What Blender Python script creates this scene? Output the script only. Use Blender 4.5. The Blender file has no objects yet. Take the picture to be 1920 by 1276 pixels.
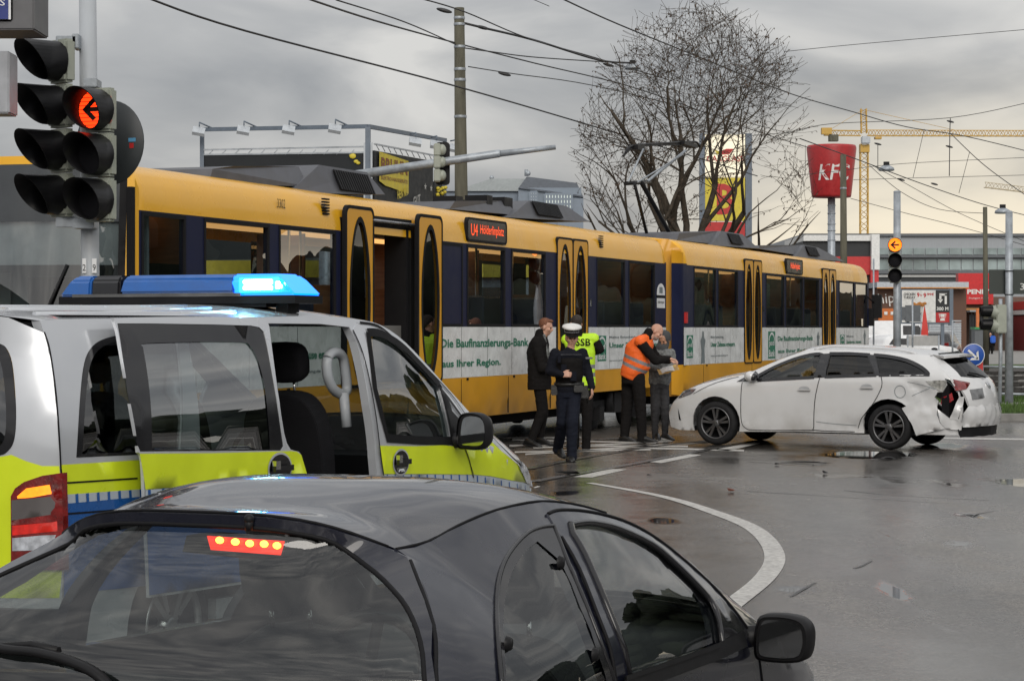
import bpy, bmesh, math, random
from mathutils import Vector, Matrix, noise
from mathutils.geometry import delaunay_2d_cdt
random.seed(7)
R = math.radians
SC = bpy.context.scene
COL = SC.collection
# ---------------------------------------------------------------- camera model (level camera, eye 1.68 m over the far road)
F, EYE, HV, CU = 4200.0, 1.68, 616.0, 960.0
def gz(y):                      # the road climbs a little from the viewer to the tram
    t = min(1, max(0, (y - 5) / 21)); return -0.16 + 0.16 * t * t * (3 - 2 * t)
def at(u, v, y): return Vector(((u - CU) / F * y, y, EYE - (v - HV) / F * y))
def gnd(u, v, lift=0.0):
    y = 20.0
    for _ in range(30): y = (EYE - gz(y)) * F / max(1, v - HV)
    return Vector(((u - CU) / F * y, y, gz(y) + lift))
class Frame:                    # local x = forward, y = left, z = up; a = heading away from the view axis, in degrees
    def __init__(s, x, y, z, a):
        s.o = Vector((x, y, z)); a = R(a); s.rz = math.pi / 2 - a
        s.d = Vector((math.sin(a), math.cos(a), 0)); s.l = Vector((-math.cos(a), math.sin(a), 0))
    def world(s, p): return s.o + s.d * p[0] + s.l * p[1] + Vector((0, 0, p[2]))
    def loc(s, w):
        q = Vector(w) - s.o; return Vector((q.dot(s.d), q.dot(s.l), q.z))
    def ray(s, u, v):
        o = s.loc((0, 0, EYE)); e = s.loc(at(u, v, 10.0)); return o, e - o
    def plane(s, u, v, axis, c):
        o, d = s.ray(u, v); return o + d * ((c - o[axis]) / d[axis])
    def hit(s, u, v, axis, fn, guess):
        o, d = s.ray(u, v); c = guess; i, j = [k for k in range(3) if k != axis]
        for _ in range(40):
            p = o + d * ((c - o[axis]) / d[axis]); c += (fn(p[i], p[j]) - c) * 0.6
        return o + d * ((c - o[axis]) / d[axis])
# ---------------------------------------------------------------- objects
def tag(o, label=None, cat=None, group=None, kind=None):
    if label: o['label'] = label
    if cat: o['category'] = cat
    if group: o['group'] = group
    if kind: o['kind'] = kind
    return o
def thing(name, label, cat, loc=(0, 0, 0), rz=0.0, group=None):
    o = bpy.data.objects.new(name, None); COL.objects.link(o); o.empty_display_size = .2
    o.location = loc; o.rotation_euler = (0, 0, rz); return tag(o, label, cat, group)
def inv(parent):
    M = Matrix()
    while parent is not None: M = Matrix.Translation(parent.location) @ Matrix.Rotation(parent.rotation_euler.z, 4, 'Z') @ M; parent = parent.parent
    return M.inverted()
def dup(o, parent=None):
    c = o.copy(); COL.objects.link(c)
    if parent: c.parent = parent
    for ch in o.children: dup(ch, c)
    return c
def lerp(a, b, t): return a + (b - a) * t
def pw(tab, x):                 # smooth piecewise curve through [(x, value)]
    if x <= tab[0][0]: return tab[0][1]
    if x >= tab[-1][0]: return tab[-1][1]
    n = len(tab)
    for i in range(n - 1):
        x0, y0 = tab[i]; x1, y1 = tab[i + 1]
        if x <= x1:
            h = x1 - x0; t = (x - x0) / h
            s = (y1 - y0) / h
            m0 = s if i == 0 else _sl(tab[i - 1], tab[i], tab[i + 1])
            m1 = s if i == n - 2 else _sl(tab[i], tab[i + 1], tab[i + 2])
            return ((2*t**3-3*t*t+1)*y0 + (t**3-2*t*t+t)*h*m0 + (-2*t**3+3*t*t)*y1 + (t**3-t*t)*h*m1)
def _sl(a, b, c):
    s0 = (b[1]-a[1])/(b[0]-a[0]); s1 = (c[1]-b[1])/(c[0]-b[0])
    if s0 * s1 <= 0: return 0.0
    return 2 * s0 * s1 / (s0 + s1)
def spl(pts, n=6, closed=False):  # Catmull-Rom through points of any dimension
    P = [Vector(p) for p in pts]; out = []; m = len(P)
    for i in range(m if closed else m - 1):
        a, b, c, d = (P[(i-1) % m], P[i], P[(i+1) % m], P[(i+2) % m]) if closed else (P[max(0,i-1)], P[i], P[i+1], P[min(m-1,i+2)])
        for k in range(n):
            t = k / n
            out.append(0.5 * ((2*b) + (c-a)*t + (2*a-5*b+4*c-d)*t*t + (3*b-a-3*c+d)*t**3))
    if not closed: out.append(P[-1])
    return out
def rrect(x0, x1, y0, y1, r, n=5):
    out = []
    for cx, cy, a0 in ((x1-r, y1-r, 0), (x0+r, y1-r, 90), (x0+r, y0+r, 180), (x1-r, y0+r, 270)):
        for k in range(n + 1):
            a = R(a0 + 90 * k / n); out.append((cx + r*math.cos(a), cy + r*math.sin(a)))
    return out
def ell(cx, cy, rx, ry, n=24): return [(cx + rx*math.cos(2*math.pi*k/n), cy + ry*math.sin(2*math.pi*k/n)) for k in range(n)]
def inside(p, poly):
    x, y = p[0], p[1]; c = False; j = len(poly) - 1
    for i in range(len(poly)):
        xi, yi = poly[i][0], poly[i][1]; xj, yj = poly[j][0], poly[j][1]
        if (yi > y) != (yj > y) and x < (xj-xi)*(y-yi)/(yj-yi) + xi: c = not c
        j = i
    return c
def resample(poly, step, closed=True):
    out = []; n = len(poly)
    for i in range(n if closed else n - 1):
        a = Vector(poly[i][:2]); b = Vector(poly[(i+1) % n][:2]); k = max(1, int((b-a).length / step + .5))
        for j in range(k): out.append(a.lerp(b, j / k))
    if not closed: out.append(Vector(poly[-1][:2]))
    return out
_cdt = {}
def fill(outer, holes=(), step=.08):
    loops = [resample(outer, step)] + [resample(h, step) for h in holes]
    V = []; E = []
    for L in loops:
        b = len(V); V += L; E += [(b+i, b+(i+1) % len(L)) for i in range(len(L))]
    xs = [p.x for p in loops[0]]; ys = [p.y for p in loops[0]]
    nx = int((max(xs)-min(xs))/step)+1; ny = int((max(ys)-min(ys))/step)+1
    bnd = {}
    for p in V: bnd.setdefault((int(p.x//step), int(p.y//step)), []).append(p)
    grid = []
    if nx * ny < 60000:
        for i in range(nx+1):
            for j in range(ny+1):
                p = Vector((min(xs)+(i+.5*(j % 2))*step, min(ys)+j*step))
                if not inside(p, loops[0]) or any(inside(p, h) for h in loops[1:]): continue
                kx, ky = int(p.x//step), int(p.y//step)
                if any((q-p).length < .55*step for ax in (-1,0,1) for ay in (-1,0,1) for q in bnd.get((kx+ax, ky+ay), ())): continue
                grid.append(p)
    r = delaunay_2d_cdt(V + grid, E, [], 0, 1e-6)
    vs, fs = r[0], r[2]; out = []
    for f in fs:
        c = sum((vs[i] for i in f), Vector((0, 0))) / len(f)
        if inside(c, loops[0]) and not any(inside(c, h) for h in loops[1:]): out.append(tuple(f))
    return vs, out
class MB:
    def __init__(s): s.v = []; s.f = []; s.m = []; s.s = []
    def add(s, V, Fc, mi=0, sm=False):
        b = len(s.v); s.v += [Vector(p) for p in V]
        for f in Fc: s.f.append(tuple(b+i for i in f)); s.m.append(mi); s.s.append(sm)
    def box(s, x0, x1, y0, y1, z0, z1, mi=0, M=None):
        V = [Vector(p) for p in ((x0,y0,z0),(x1,y0,z0),(x1,y1,z0),(x0,y1,z0),(x0,y0,z1),(x1,y0,z1),(x1,y1,z1),(x0,y1,z1))]
        if M is not None: V = [M @ p for p in V]
        s.add(V, [(3,2,1,0),(4,5,6,7),(0,1,5,4),(1,2,6,5),(2,3,7,6),(3,0,4,7)], mi)
    def tube(s, pts, r, n=8, mi=0, sm=True, caps=True, flat=1.0, up=None):
        P = [Vector(p) for p in pts]; m = len(P); rr = r if isinstance(r, (list, tuple)) else [r]*m
        V = []; ref = None
        for i in range(m):
            t = (P[min(m-1,i+1)] - P[max(0,i-1)])
            if t.length < 1e-9: t = Vector((0,0,1))
            t.normalize()
            if ref is None:
                ref = Vector(up) if up else (Vector((0,0,1)) if abs(t.z) < .9 else Vector((1,0,0)))
            a = (ref - t*ref.dot(t)); a.normalize(); b = t.cross(a); ref = a
            for k in range(n):
                an = 2*math.pi*(k+.5)/n; V.append(P[i] + (a*math.cos(an)*flat + b*math.sin(an))*rr[i])
        Fc = [(i*n+k, i*n+(k+1) % n, (i+1)*n+(k+1) % n, (i+1)*n+k) for i in range(m-1) for k in range(n)]
        s.add(V, Fc, mi, sm)
        if caps:
            b = len(s.v) - len(V)
            s.f += [tuple(b+k for k in range(n))[::-1], tuple(b+(m-1)*n+k for k in range(n))]; s.m += [mi, mi]; s.s += [False, False]
    def lathe(s, prof, M=None, n=24, mi=0, sm=True, caps=False):
        V = []; m = len(prof)
        for r, z in prof:
            for k in range(n):
                a = 2*math.pi*k/n; V.append(Vector((r*math.cos(a), r*math.sin(a), z)))
        if M is not None: V = [M @ p for p in V]
        s.add(V, [(i*n+k, i*n+(k+1) % n, (i+1)*n+(k+1) % n, (i+1)*n+k) for i in range(m-1) for k in range(n)], mi, sm)
        b = len(s.v) - len(V)
        for i in ((0, m-1) if caps else ()):
            if prof[i][0] > 1e-6: s.f.append(tuple(b+i*n+k for k in range(n))); s.m.append(mi); s.s.append(False)
    def ball(s, c, r, mi=0, nu=12, nv=8, M=None):
        r = r if isinstance(r, (list, tuple)) else (r, r, r); V = []
        for j in range(nv+1):
            p = math.pi*j/nv
            for k in range(nu):
                a = 2*math.pi*k/nu; q = Vector((r[0]*math.sin(p)*math.cos(a), r[1]*math.sin(p)*math.sin(a), r[2]*math.cos(p)))
                V.append(Vector(c) + (M @ q if M is not None else q))
        s.add(V, [(j*nu+k, (j+1)*nu+k, (j+1)*nu+(k+1) % nu, j*nu+(k+1) % nu) for j in range(nv) for k in range(nu)], mi, True)
    def prism(s, poly, h0, h1, M=None, mi=0, holes=(), step=10.0):   # polygon in local xy, extruded along z
        vs, fs = fill(poly, holes, step); n = len(vs); M = M or Matrix()
        V = [M @ Vector((p.x, p.y, h0)) for p in vs] + [M @ Vector((p.x, p.y, h1)) for p in vs]
        Fc = [tuple(reversed(f)) for f in fs] + [tuple(n+i for i in f) for f in fs]
        s.add(V, Fc + [(e[0], e[1], n+e[1], n+e[0]) for e in border(fs)], mi)
    def patch(s, fn, outer, holes=(), step=.08, mi=0, thick=0.0, inward=None, sm=True):
        vs, fs = fill(outer, holes, step); P = [Vector(fn(p.x, p.y)) for p in vs]
        s.add(P, fs, mi, sm)
        if thick:
            inn = Vector(inward) if inward is not None else Vector((0, 1, 0)); Q = [p + inn*thick for p in P]; n = len(P)
            s.add(P + Q, [(a, b, n+b, n+a) for a, b in border(fs)], mi, False)
    def ribbon(s, pts, w, fn=None, mi=0):           # thin band along a 2-D line, mapped by fn
        P = [Vector(p[:2]) for p in pts]; V = []
        for i in range(len(P)):
            t = P[min(len(P)-1,i+1)] - P[max(0,i-1)]; t.normalize(); q = Vector((-t.y, t.x))*w/2
            for k in (P[i]+q, P[i]-q): V.append(Vector(fn(k.x, k.y)) if fn else Vector((k.x, k.y, 0)))
        s.add(V, [(2*i, 2*i+1, 2*i+3, 2*i+2) for i in range(len(P)-1)], mi, True)
    def line3(s, pts, r, fn, mi=0, n=6, closed=False, k=2):   # round bead along a 2-D line, mapped by fn
        P = [Vector(fn(p[0], p[1])) for p in pts]; P = spl(P, k, closed); s.tube(P+([P[0]] if closed else []), r, n, mi, True, not closed)
    def text(s, t, size, M, mi=0, xs=1.0, bold=0.0, ext=.002, align='LEFT'):
        c = bpy.data.curves.new('lettering', 'FONT'); c.body = t; c.size = size; c.align_x = align; c.offset = bold; c.extrude = ext; c.resolution_u = 2
        o = bpy.data.objects.new('lettering', c); COL.objects.link(o)
        dg = bpy.context.evaluated_depsgraph_get(); me = bpy.data.meshes.new_from_object(o.evaluated_get(dg))
        s.add([M @ Vector((v.co.x*xs, v.co.y, v.co.z)) for v in me.vertices], [tuple(p.vertices) for p in me.polygons], mi)
        bpy.data.objects.remove(o); bpy.data.curves.remove(c); bpy.data.meshes.remove(me)
    def xform(s, M): s.v = [M @ p for p in s.v]; return s
    def mirror(s):                                     # add the copy mirrored in local y
        n = len(s.v); s.v += [Vector((p.x, -p.y, p.z)) for p in s.v]
        s.f += [tuple(n+i for i in reversed(f)) for f in s.f]; s.m += s.m; s.s += s.s; return s
    def build(s, name, mats, parent=None, bevel=0.0, world=False, segs=2, normals=False):
        me = bpy.data.meshes.new(name); V = s.v
        if world and parent is not None:
            I = inv(parent); V = [I @ p for p in V]
        me.from_pydata([tuple(p) for p in V], [], s.f)
        for m in (mats if isinstance(mats, (list, tuple)) else [mats]): me.materials.append(m)
        me.polygons.foreach_set('material_index', s.m); me.polygons.foreach_set('use_smooth', s.s)
        if bevel or normals:
            bm = bmesh.new(); bm.from_mesh(me)
            bmesh.ops.remove_doubles(bm, verts=bm.verts, dist=1e-5)
            if normals: bmesh.ops.recalc_face_normals(bm, faces=bm.faces)
            if bevel:
                ed = [e for e in bm.edges if len(e.link_faces) == 2 and e.calc_face_angle(0) > .5]
                bmesh.ops.bevel(bm, geom=ed, offset=bevel, segments=segs, affect='EDGES', clamp_overlap=True)
            bm.to_mesh(me); bm.free()
        me.update()
        o = bpy.data.objects.new(name, me); COL.objects.link(o)
        if parent is not None: o.parent = parent
        return o
def border(fs):
    cnt = {}
    for f in fs:
        for i in range(len(f)):
            a, b = f[i], f[(i+1) % len(f)]; k = (min(a, b), max(a, b)); cnt.setdefault(k, []).append((a, b))
    return [v[0] for v in cnt.values() if len(v) == 1]
# ---------------------------------------------------------------- materials
def _n(nt, t, **kw):
    n = nt.nodes.new(t)
    for k, v in kw.items(): setattr(n, k, v)
    return n
def ramp(nt, fac, stops):
    r = _n(nt, 'ShaderNodeValToRGB'); e = r.color_ramp.elements
    while len(e) < len(stops): e.new(.5)
    for i, (p, c) in enumerate(stops):
        e[i].position = p; e[i].color = (*c, 1) if len(c) == 3 else c
    nt.links.new(fac, r.inputs[0]); return r.outputs[0]
def mat(name, col, rough=.5, metal=0.0, var=.12, scale=6.0, bump=0.0, bscale=40.0, spec=.5, coat=0.0, rvar=.08, emit=None, es=0.0, stretch=None, dirt=None, wet=None):
    m = bpy.data.materials.new(name); m.use_nodes = True; nt = m.node_tree; p = nt.nodes['Principled BSDF']
    p.inputs['Metallic'].default_value = metal; p.inputs['Specular IOR Level'].default_value = spec; p.inputs['Coat Weight'].default_value = coat
    p.inputs['Coat Roughness'].default_value = .04
    tc = _n(nt, 'ShaderNodeTexCoord'); mp = _n(nt, 'ShaderNodeMapping'); nt.links.new(tc.outputs['Object'], mp.inputs[0])
    if stretch: mp.inputs['Scale'].default_value = stretch
    nz = _n(nt, 'ShaderNodeTexNoise'); nz.inputs['Scale'].default_value = scale; nz.inputs['Detail'].default_value = 6; nt.links.new(mp.outputs[0], nz.inputs[0])
    lo = tuple(max(0, c*(1-var)) for c in col); hi = tuple(min(1, c*(1+var)) for c in col)
    out = ramp(nt, nz.outputs['Fac'], [(.3, lo), (.7, hi)])
    if dirt:                    # (colour, scale, amount, height below which it is thick)
        dc, ds, da, dh = dirt
        d = _n(nt, 'ShaderNodeTexNoise'); d.inputs['Scale'].default_value = ds; d.inputs['Detail'].default_value = 8; nt.links.new(tc.outputs['Object'], d.inputs[0])
        sp = _n(nt, 'ShaderNodeSeparateXYZ'); nt.links.new(tc.outputs['Object'], sp.inputs[0])
        mr = _n(nt, 'ShaderNodeMapRange'); mr.inputs[1].default_value = 0; mr.inputs[2].default_value = dh; mr.inputs[3].default_value = 1; mr.inputs[4].default_value = .08; nt.links.new(sp.outputs[2], mr.inputs[0])
        mu = _n(nt, 'ShaderNodeMath', operation='MULTIPLY'); nt.links.new(mr.outputs[0], mu.inputs[0])
        r2 = ramp(nt, d.outputs['Fac'], [(.35, (0,0,0)), (.7, (da,da,da))]); nt.links.new(r2, mu.inputs[1])
        mx = _n(nt, 'ShaderNodeMix', data_type='RGBA'); nt.links.new(mu.outputs[0], mx.inputs['Factor']); nt.links.new(out, mx.inputs[6]); mx.inputs[7].default_value = (*dc, 1)
        out = mx.outputs[2]
    nt.links.new(out, p.inputs['Base Color'])
    rr = ramp(nt, nz.outputs['Fac'], [(.3, (max(.02,rough-rvar),)*3), (.7, (min(1,rough+rvar),)*3)]); nt.links.new(rr, p.inputs['Roughness'])
    if bump:
        b2 = _n(nt, 'ShaderNodeTexNoise'); b2.inputs['Scale'].default_value = bscale; b2.inputs['Detail'].default_value = 4; nt.links.new(mp.outputs[0], b2.inputs[0])
        bp = _n(nt, 'ShaderNodeBump'); bp.inputs['Strength'].default_value = bump; bp.inputs['Distance'].default_value = .02; nt.links.new(b2.outputs['Fac'], bp.inputs['Height']); nt.links.new(bp.outputs[0], p.inputs['Normal'])
    if emit: p.inputs['Emission Color'].default_value = (*emit, 1); p.inputs['Emission Strength'].default_value = es
    return m
def glass(name, tint, refl=1.0, ior=1.5, rough=.01, fmin=0.0, wob=0.0):  # thin pane: tinted see-through plus mirror by angle
    m = bpy.data.materials.new(name); m.use_nodes = True; nt = m.node_tree; nt.nodes.clear()
    o = _n(nt, 'ShaderNodeOutputMaterial'); mx = _n(nt, 'ShaderNodeMixShader'); t = _n(nt, 'ShaderNodeBsdfTransparent'); g = _n(nt, 'ShaderNodeBsdfGlossy')
    t.inputs[0].default_value = (*tint, 1); g.inputs['Roughness'].default_value = rough; g.inputs[0].default_value = (refl, refl, refl, 1)
    ge = _n(nt, 'ShaderNodeNewGeometry'); dt = _n(nt, 'ShaderNodeVectorMath', operation='DOT_PRODUCT'); nt.links.new(ge.outputs['Normal'], dt.inputs[0]); nt.links.new(ge.outputs['Incoming'], dt.inputs[1])
    def mt(op, a, b):
        n = _n(nt, 'ShaderNodeMath', operation=op, use_clamp=True)
        for i, q in enumerate((a, b)):
            if isinstance(q, (int, float)): n.inputs[i].default_value = q
            elif q is not None: nt.links.new(q, n.inputs[i])
        return n
    f0 = 2*((ior-1)/(ior+1))**2; one = mt('SUBTRACT', 1.0, mt('ABSOLUTE', dt.outputs['Value'], None).outputs[0])      # two faces of a pane
    ad = mt('ADD', mt('MULTIPLY', mt('POWER', one.outputs[0], 5.0).outputs[0], 1-f0).outputs[0], f0+fmin)
    if wob:
        tc = _n(nt, 'ShaderNodeTexCoord'); nz = _n(nt, 'ShaderNodeTexNoise'); nz.inputs['Scale'].default_value = 1.6; nz.inputs['Detail'].default_value = 0; nt.links.new(tc.outputs['Object'], nz.inputs[0])
        bp = _n(nt, 'ShaderNodeBump'); bp.inputs['Strength'].default_value = wob; bp.inputs['Distance'].default_value = .05; nt.links.new(nz.outputs['Fac'], bp.inputs['Height']); nt.links.new(bp.outputs[0], g.inputs['Normal'])
    nt.links.new(ad.outputs[0], mx.inputs[0]); nt.links.new(t.outputs[0], mx.inputs[1]); nt.links.new(g.outputs[0], mx.inputs[2]); nt.links.new(mx.outputs[0], o.inputs[0])
    return m
def glow(name, col, s): return mat(name, tuple(c*.5 for c in col), .4, emit=col, es=s, var=.05)
M_ = {}
def mm():
    g = M_
    g['black'] = mat('black_plastic', (.010,.010,.011), .45, bump=.05, bscale=200, spec=.2)
    g['gloss_black'] = mat('gloss_black', (.006,.006,.008), .15, coat=.5)
    g['rubber'] = mat('rubber', (.015,.015,.016), .75, spec=.2, var=.3, scale=12, bump=.2, bscale=60)
    g['dark'] = mat('dark_interior', (.010,.010,.011), .9, spec=.1)
    g['fabric'] = mat('dark_fabric', (.014,.014,.016), .95, spec=.1, bump=.3, bscale=120)
    g['galv'] = mat('galvanised_steel', (.33,.36,.39), .45, metal=.4, var=.2, scale=9, bump=.05)
    g['greypaint'] = mat('grey_paint', (.42,.45,.48), .45, var=.1, scale=5, dirt=((.12,.11,.1), 5, .6, 9))
    g['concrete'] = mat('weathered_concrete', (.105,.10,.075), .9, spec=.2, var=.3, scale=2.2, bump=.3, bscale=30, stretch=(3,3,.5))
    g['steel'] = mat('steel', (.35,.35,.36), .3, metal=.9)
    g['rim'] = mat('alloy_rim', (.34,.34,.35), .32, metal=.8)
    g['wire'] = mat('wire_dark', (.03,.03,.032), .6)
    g['chrome'] = mat('chrome', (.7,.7,.7), .12, metal=1)
    g['white'] = mat('white_paint', (.75,.76,.77), .35, var=.05)
    g['red'] = mat('red_paint', (.45,.02,.02), .4)
    g['skin'] = mat('skin', (.50,.28,.20), .5, var=.15, scale=14, spec=.4)
mm()
def wheel(parent, c, r, w, side, rimmat=None, spokes=10, steer=0.0, name='wheel'):
    """side -1: outer face looks to local -y. The tyre is the part, the rim its sub-part."""
    M = Matrix.Translation(c) @ Matrix.Rotation(steer, 4, 'Z') @ Matrix.Rotation(R(90) if side < 0 else R(-90), 4, 'X')
    t = MB(); k = r*.72
    t.lathe([(k*.97, -w*.45), (r*.86, -w*.5), (r*.965, -w*.42), (r, -w*.25), (r, w*.25), (r*.965, w*.42), (r*.86, w*.5), (k, w*.46), (k*.97, w*.40)], M, 40)
    to = t.build(name, M_['rubber'], parent)
    b = MB(); b.lathe([(k, w*.47), (k*1.0, w*.44), (k*.93, w*.40), (k*.9, w*.1), (k*.86, -w*.3), (0.001, -w*.3)], M, 40, mi=1)
    b.lathe([(k*1.015, w*.42), (k*1.015, w*.49), (k*.93, w*.47), (k*.92, w*.36)], M, 40)
    b.lathe([(0.001, w*.44), (k*.13, w*.44), (k*.24, w*.40), (k*.26, w*.2)], M, 20)
    for i in range(spokes):
        a = 2*math.pi*i/spokes + (.13 if i % 2 else -.13)*(1 if spokes == 10 else 0)
        Q = M @ Matrix.Rotation(a, 4, 'Z')
        b.add([Q @ Vector(p) for p in ((k*.18,-k*.055,w*.42),(k*.94,-k*.085,w*.46),(k*.94,k*.085,w*.46),(k*.18,k*.055,w*.42),(k*.18,-k*.055,w*.2),(k*.94,-k*.085,w*.3),(k*.94,k*.085,w*.3),(k*.18,k*.055,w*.2))],
              [(0,1,2,3),(0,4,5,1),(3,2,6,7),(4,7,6,5)])
    for i in range(5):
        Q = M @ Matrix.Rotation(2*math.pi*(i+.5)/5, 4, 'Z') @ Matrix.Translation((k*.3,0,0)); b.lathe([(.001,w*.43),(k*.035,w*.43),(k*.04,w*.3)], Q, 8, mi=1)
    b.build('rim', [rimmat or M_['rim'], M_['dark']], to)
    return to
# ================================================================ world, sun, camera
cam = bpy.data.cameras.new('camera'); co = bpy.data.objects.new('camera', cam); COL.objects.link(co); SC.camera = co
co.location = (0, 0, EYE); co.rotation_euler = (R(90), 0, 0)
cam.sensor_width = 36; cam.lens = F/1920*36; cam.shift_y = -(638-HV)/1920; cam.clip_end = 6000; cam.clip_start = .05
SC.view_settings.view_transform = 'Standard'; SC.view_settings.look = 'None'; SC.view_settings.exposure = 0.0
SUN_EL, SUN_AZ = 30.0, 176.0         # azimuth clockwise from the view axis (+Y): light comes from behind the viewer, a little left
W = bpy.data.worlds.new('World'); SC.world = W; W.use_nodes = True; nt = W.node_tree
bg = nt.nodes['Background']; sky = _n(nt, 'ShaderNodeTexSky', sky_type='NISHITA', sun_disc=False)
sky.sun_elevation = R(SUN_EL); sky.sun_rotation = R(SUN_AZ); sky.dust_density = 3
sk = _n(nt, 'ShaderNodeMix', data_type='RGBA', blend_type='MULTIPLY'); sk.inputs['Factor'].default_value = 1
nt.links.new(sky.outputs[0], sk.inputs[6]); sk.inputs[7].default_value = (1,1,1,1)
tc = _n(nt, 'ShaderNodeTexCoord'); sep = _n(nt, 'ShaderNodeSeparateXYZ'); nt.links.new(tc.outputs['Generated'], sep.inputs[0])
def mth(op, a, b=None, c=None, clamp=False):
    n = _n(nt, 'ShaderNodeMath', operation=op, use_clamp=clamp)
    for i, q in enumerate((a, b, c)):
        if q is None: continue
        if isinstance(q, (int, float)): n.inputs[i].default_value = q
        else: nt.links.new(q, n.inputs[i])
    return n.outputs[0]
def mixc(f, a, b, bt='MIX'):
    n = _n(nt, 'ShaderNodeMix', data_type='RGBA', blend_type=bt)
    for k, q in (('Factor', f), (6, a), (7, b)):
        if isinstance(q, (int, float)): n.inputs[k].default_value = q
        elif isinstance(q, tuple): n.inputs[k].default_value = (*q, 1)
        else: nt.links.new(q, n.inputs[k])
    return n.outputs[2]
mp = _n(nt, 'ShaderNodeMapping'); mp.inputs['Scale'].default_value = (3.4, 3.4, 9.0); nt.links.new(tc.outputs['Generated'], mp.inputs[0])
n1 = _n(nt, 'ShaderNodeTexNoise'); n1.inputs['Scale'].default_value = 2.2; n1.inputs['Detail'].default_value = 7; n1.inputs['Roughness'].default_value = .48; n1.inputs['Distortion'].default_value = .5; nt.links.new(mp.outputs[0], n1.inputs[0])
K = 6.0                              # clouds are written in the sky texture's bright units; the Background strength scales both
cl = ramp(nt, n1.outputs['Fac'], [(.32, (.33*K,.337*K,.352*K)), (.50, (.47*K,.470*K,.472*K)), (.68, (.70*K,.685*K,.66*K))])
# the cloud deck is thicker towards the tram and thinner behind the viewer and overhead
front = mth('MULTIPLY_ADD', sep.outputs[1], .5, .5, True); up = mth('MAXIMUM', sep.outputs[2], 0.0)
br = mth('ADD', mth('MULTIPLY', mth('SUBTRACT', 1.0, front), .75), mth('MULTIPLY', up, .75)); br = mth('ADD', br, 1.0)
cl = mixc(1.0, cl, _n(nt, 'ShaderNodeCombineColor').outputs[0], 'MULTIPLY') if False else cl
vm = _n(nt, 'ShaderNodeVectorMath', operation='SCALE'); nt.links.new(cl, vm.inputs[0]); nt.links.new(br, vm.inputs['Scale']); cl = vm.outputs[0]
# bright yellowish gap low on the right
hz = mth('SUBTRACT', 1.0, mth('MULTIPLY', mth('ABSOLUTE', mth('SUBTRACT', sep.outputs[2], .026)), 10.5), None, True)
rt = mth('MULTIPLY_ADD', sep.outputs[0], 8.5, -.15, True); n2 = ramp(nt, n1.outputs['Fac'], [(.35, (.35,)*3), (.6, (1,)*3)])
gap = mth('MULTIPLY', mth('MULTIPLY', mth('POWER', hz, 1.1), rt), mth('MULTIPLY', sepf if False else 1.0, mth('GREATER_THAN', sep.outputs[1], 0.0)))
gap = mth('MULTIPLY', gap, n2)
cl = mixc(gap, cl, (1.15*K,1.04*K,.82*K))
warm = mth('MULTIPLY', mth('MULTIPLY_ADD', sep.outputs[0], 4.0, .2, True), mth('SUBTRACT', 1.0, mth('MULTIPLY', up, 7.0), None, True))
cl = mixc(mth('MULTIPLY', warm, .45), cl, mixc(1.0, cl, (1.12,1.02,.88), 'MULTIPLY'))
fin = mixc(.94, sk.outputs[2], cl)
nt.links.new(fin, bg.inputs[0]); bg.inputs[1].default_value = .15
sl = bpy.data.lights.new('sun', 'SUN'); sl.energy = 1.5; sl.angle = R(36); sl.color = (1,.95,.88); so = bpy.data.objects.new('sun', sl); COL.objects.link(so)
_e, _a = R(SUN_EL), R(SUN_AZ); sd = Vector((math.sin(_a)*math.cos(_e), math.cos(_a)*math.cos(_e), math.sin(_e)))
so.rotation_euler = (-sd).to_track_quat('-Z', 'Y').to_euler(); so.location = sd*50
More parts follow.
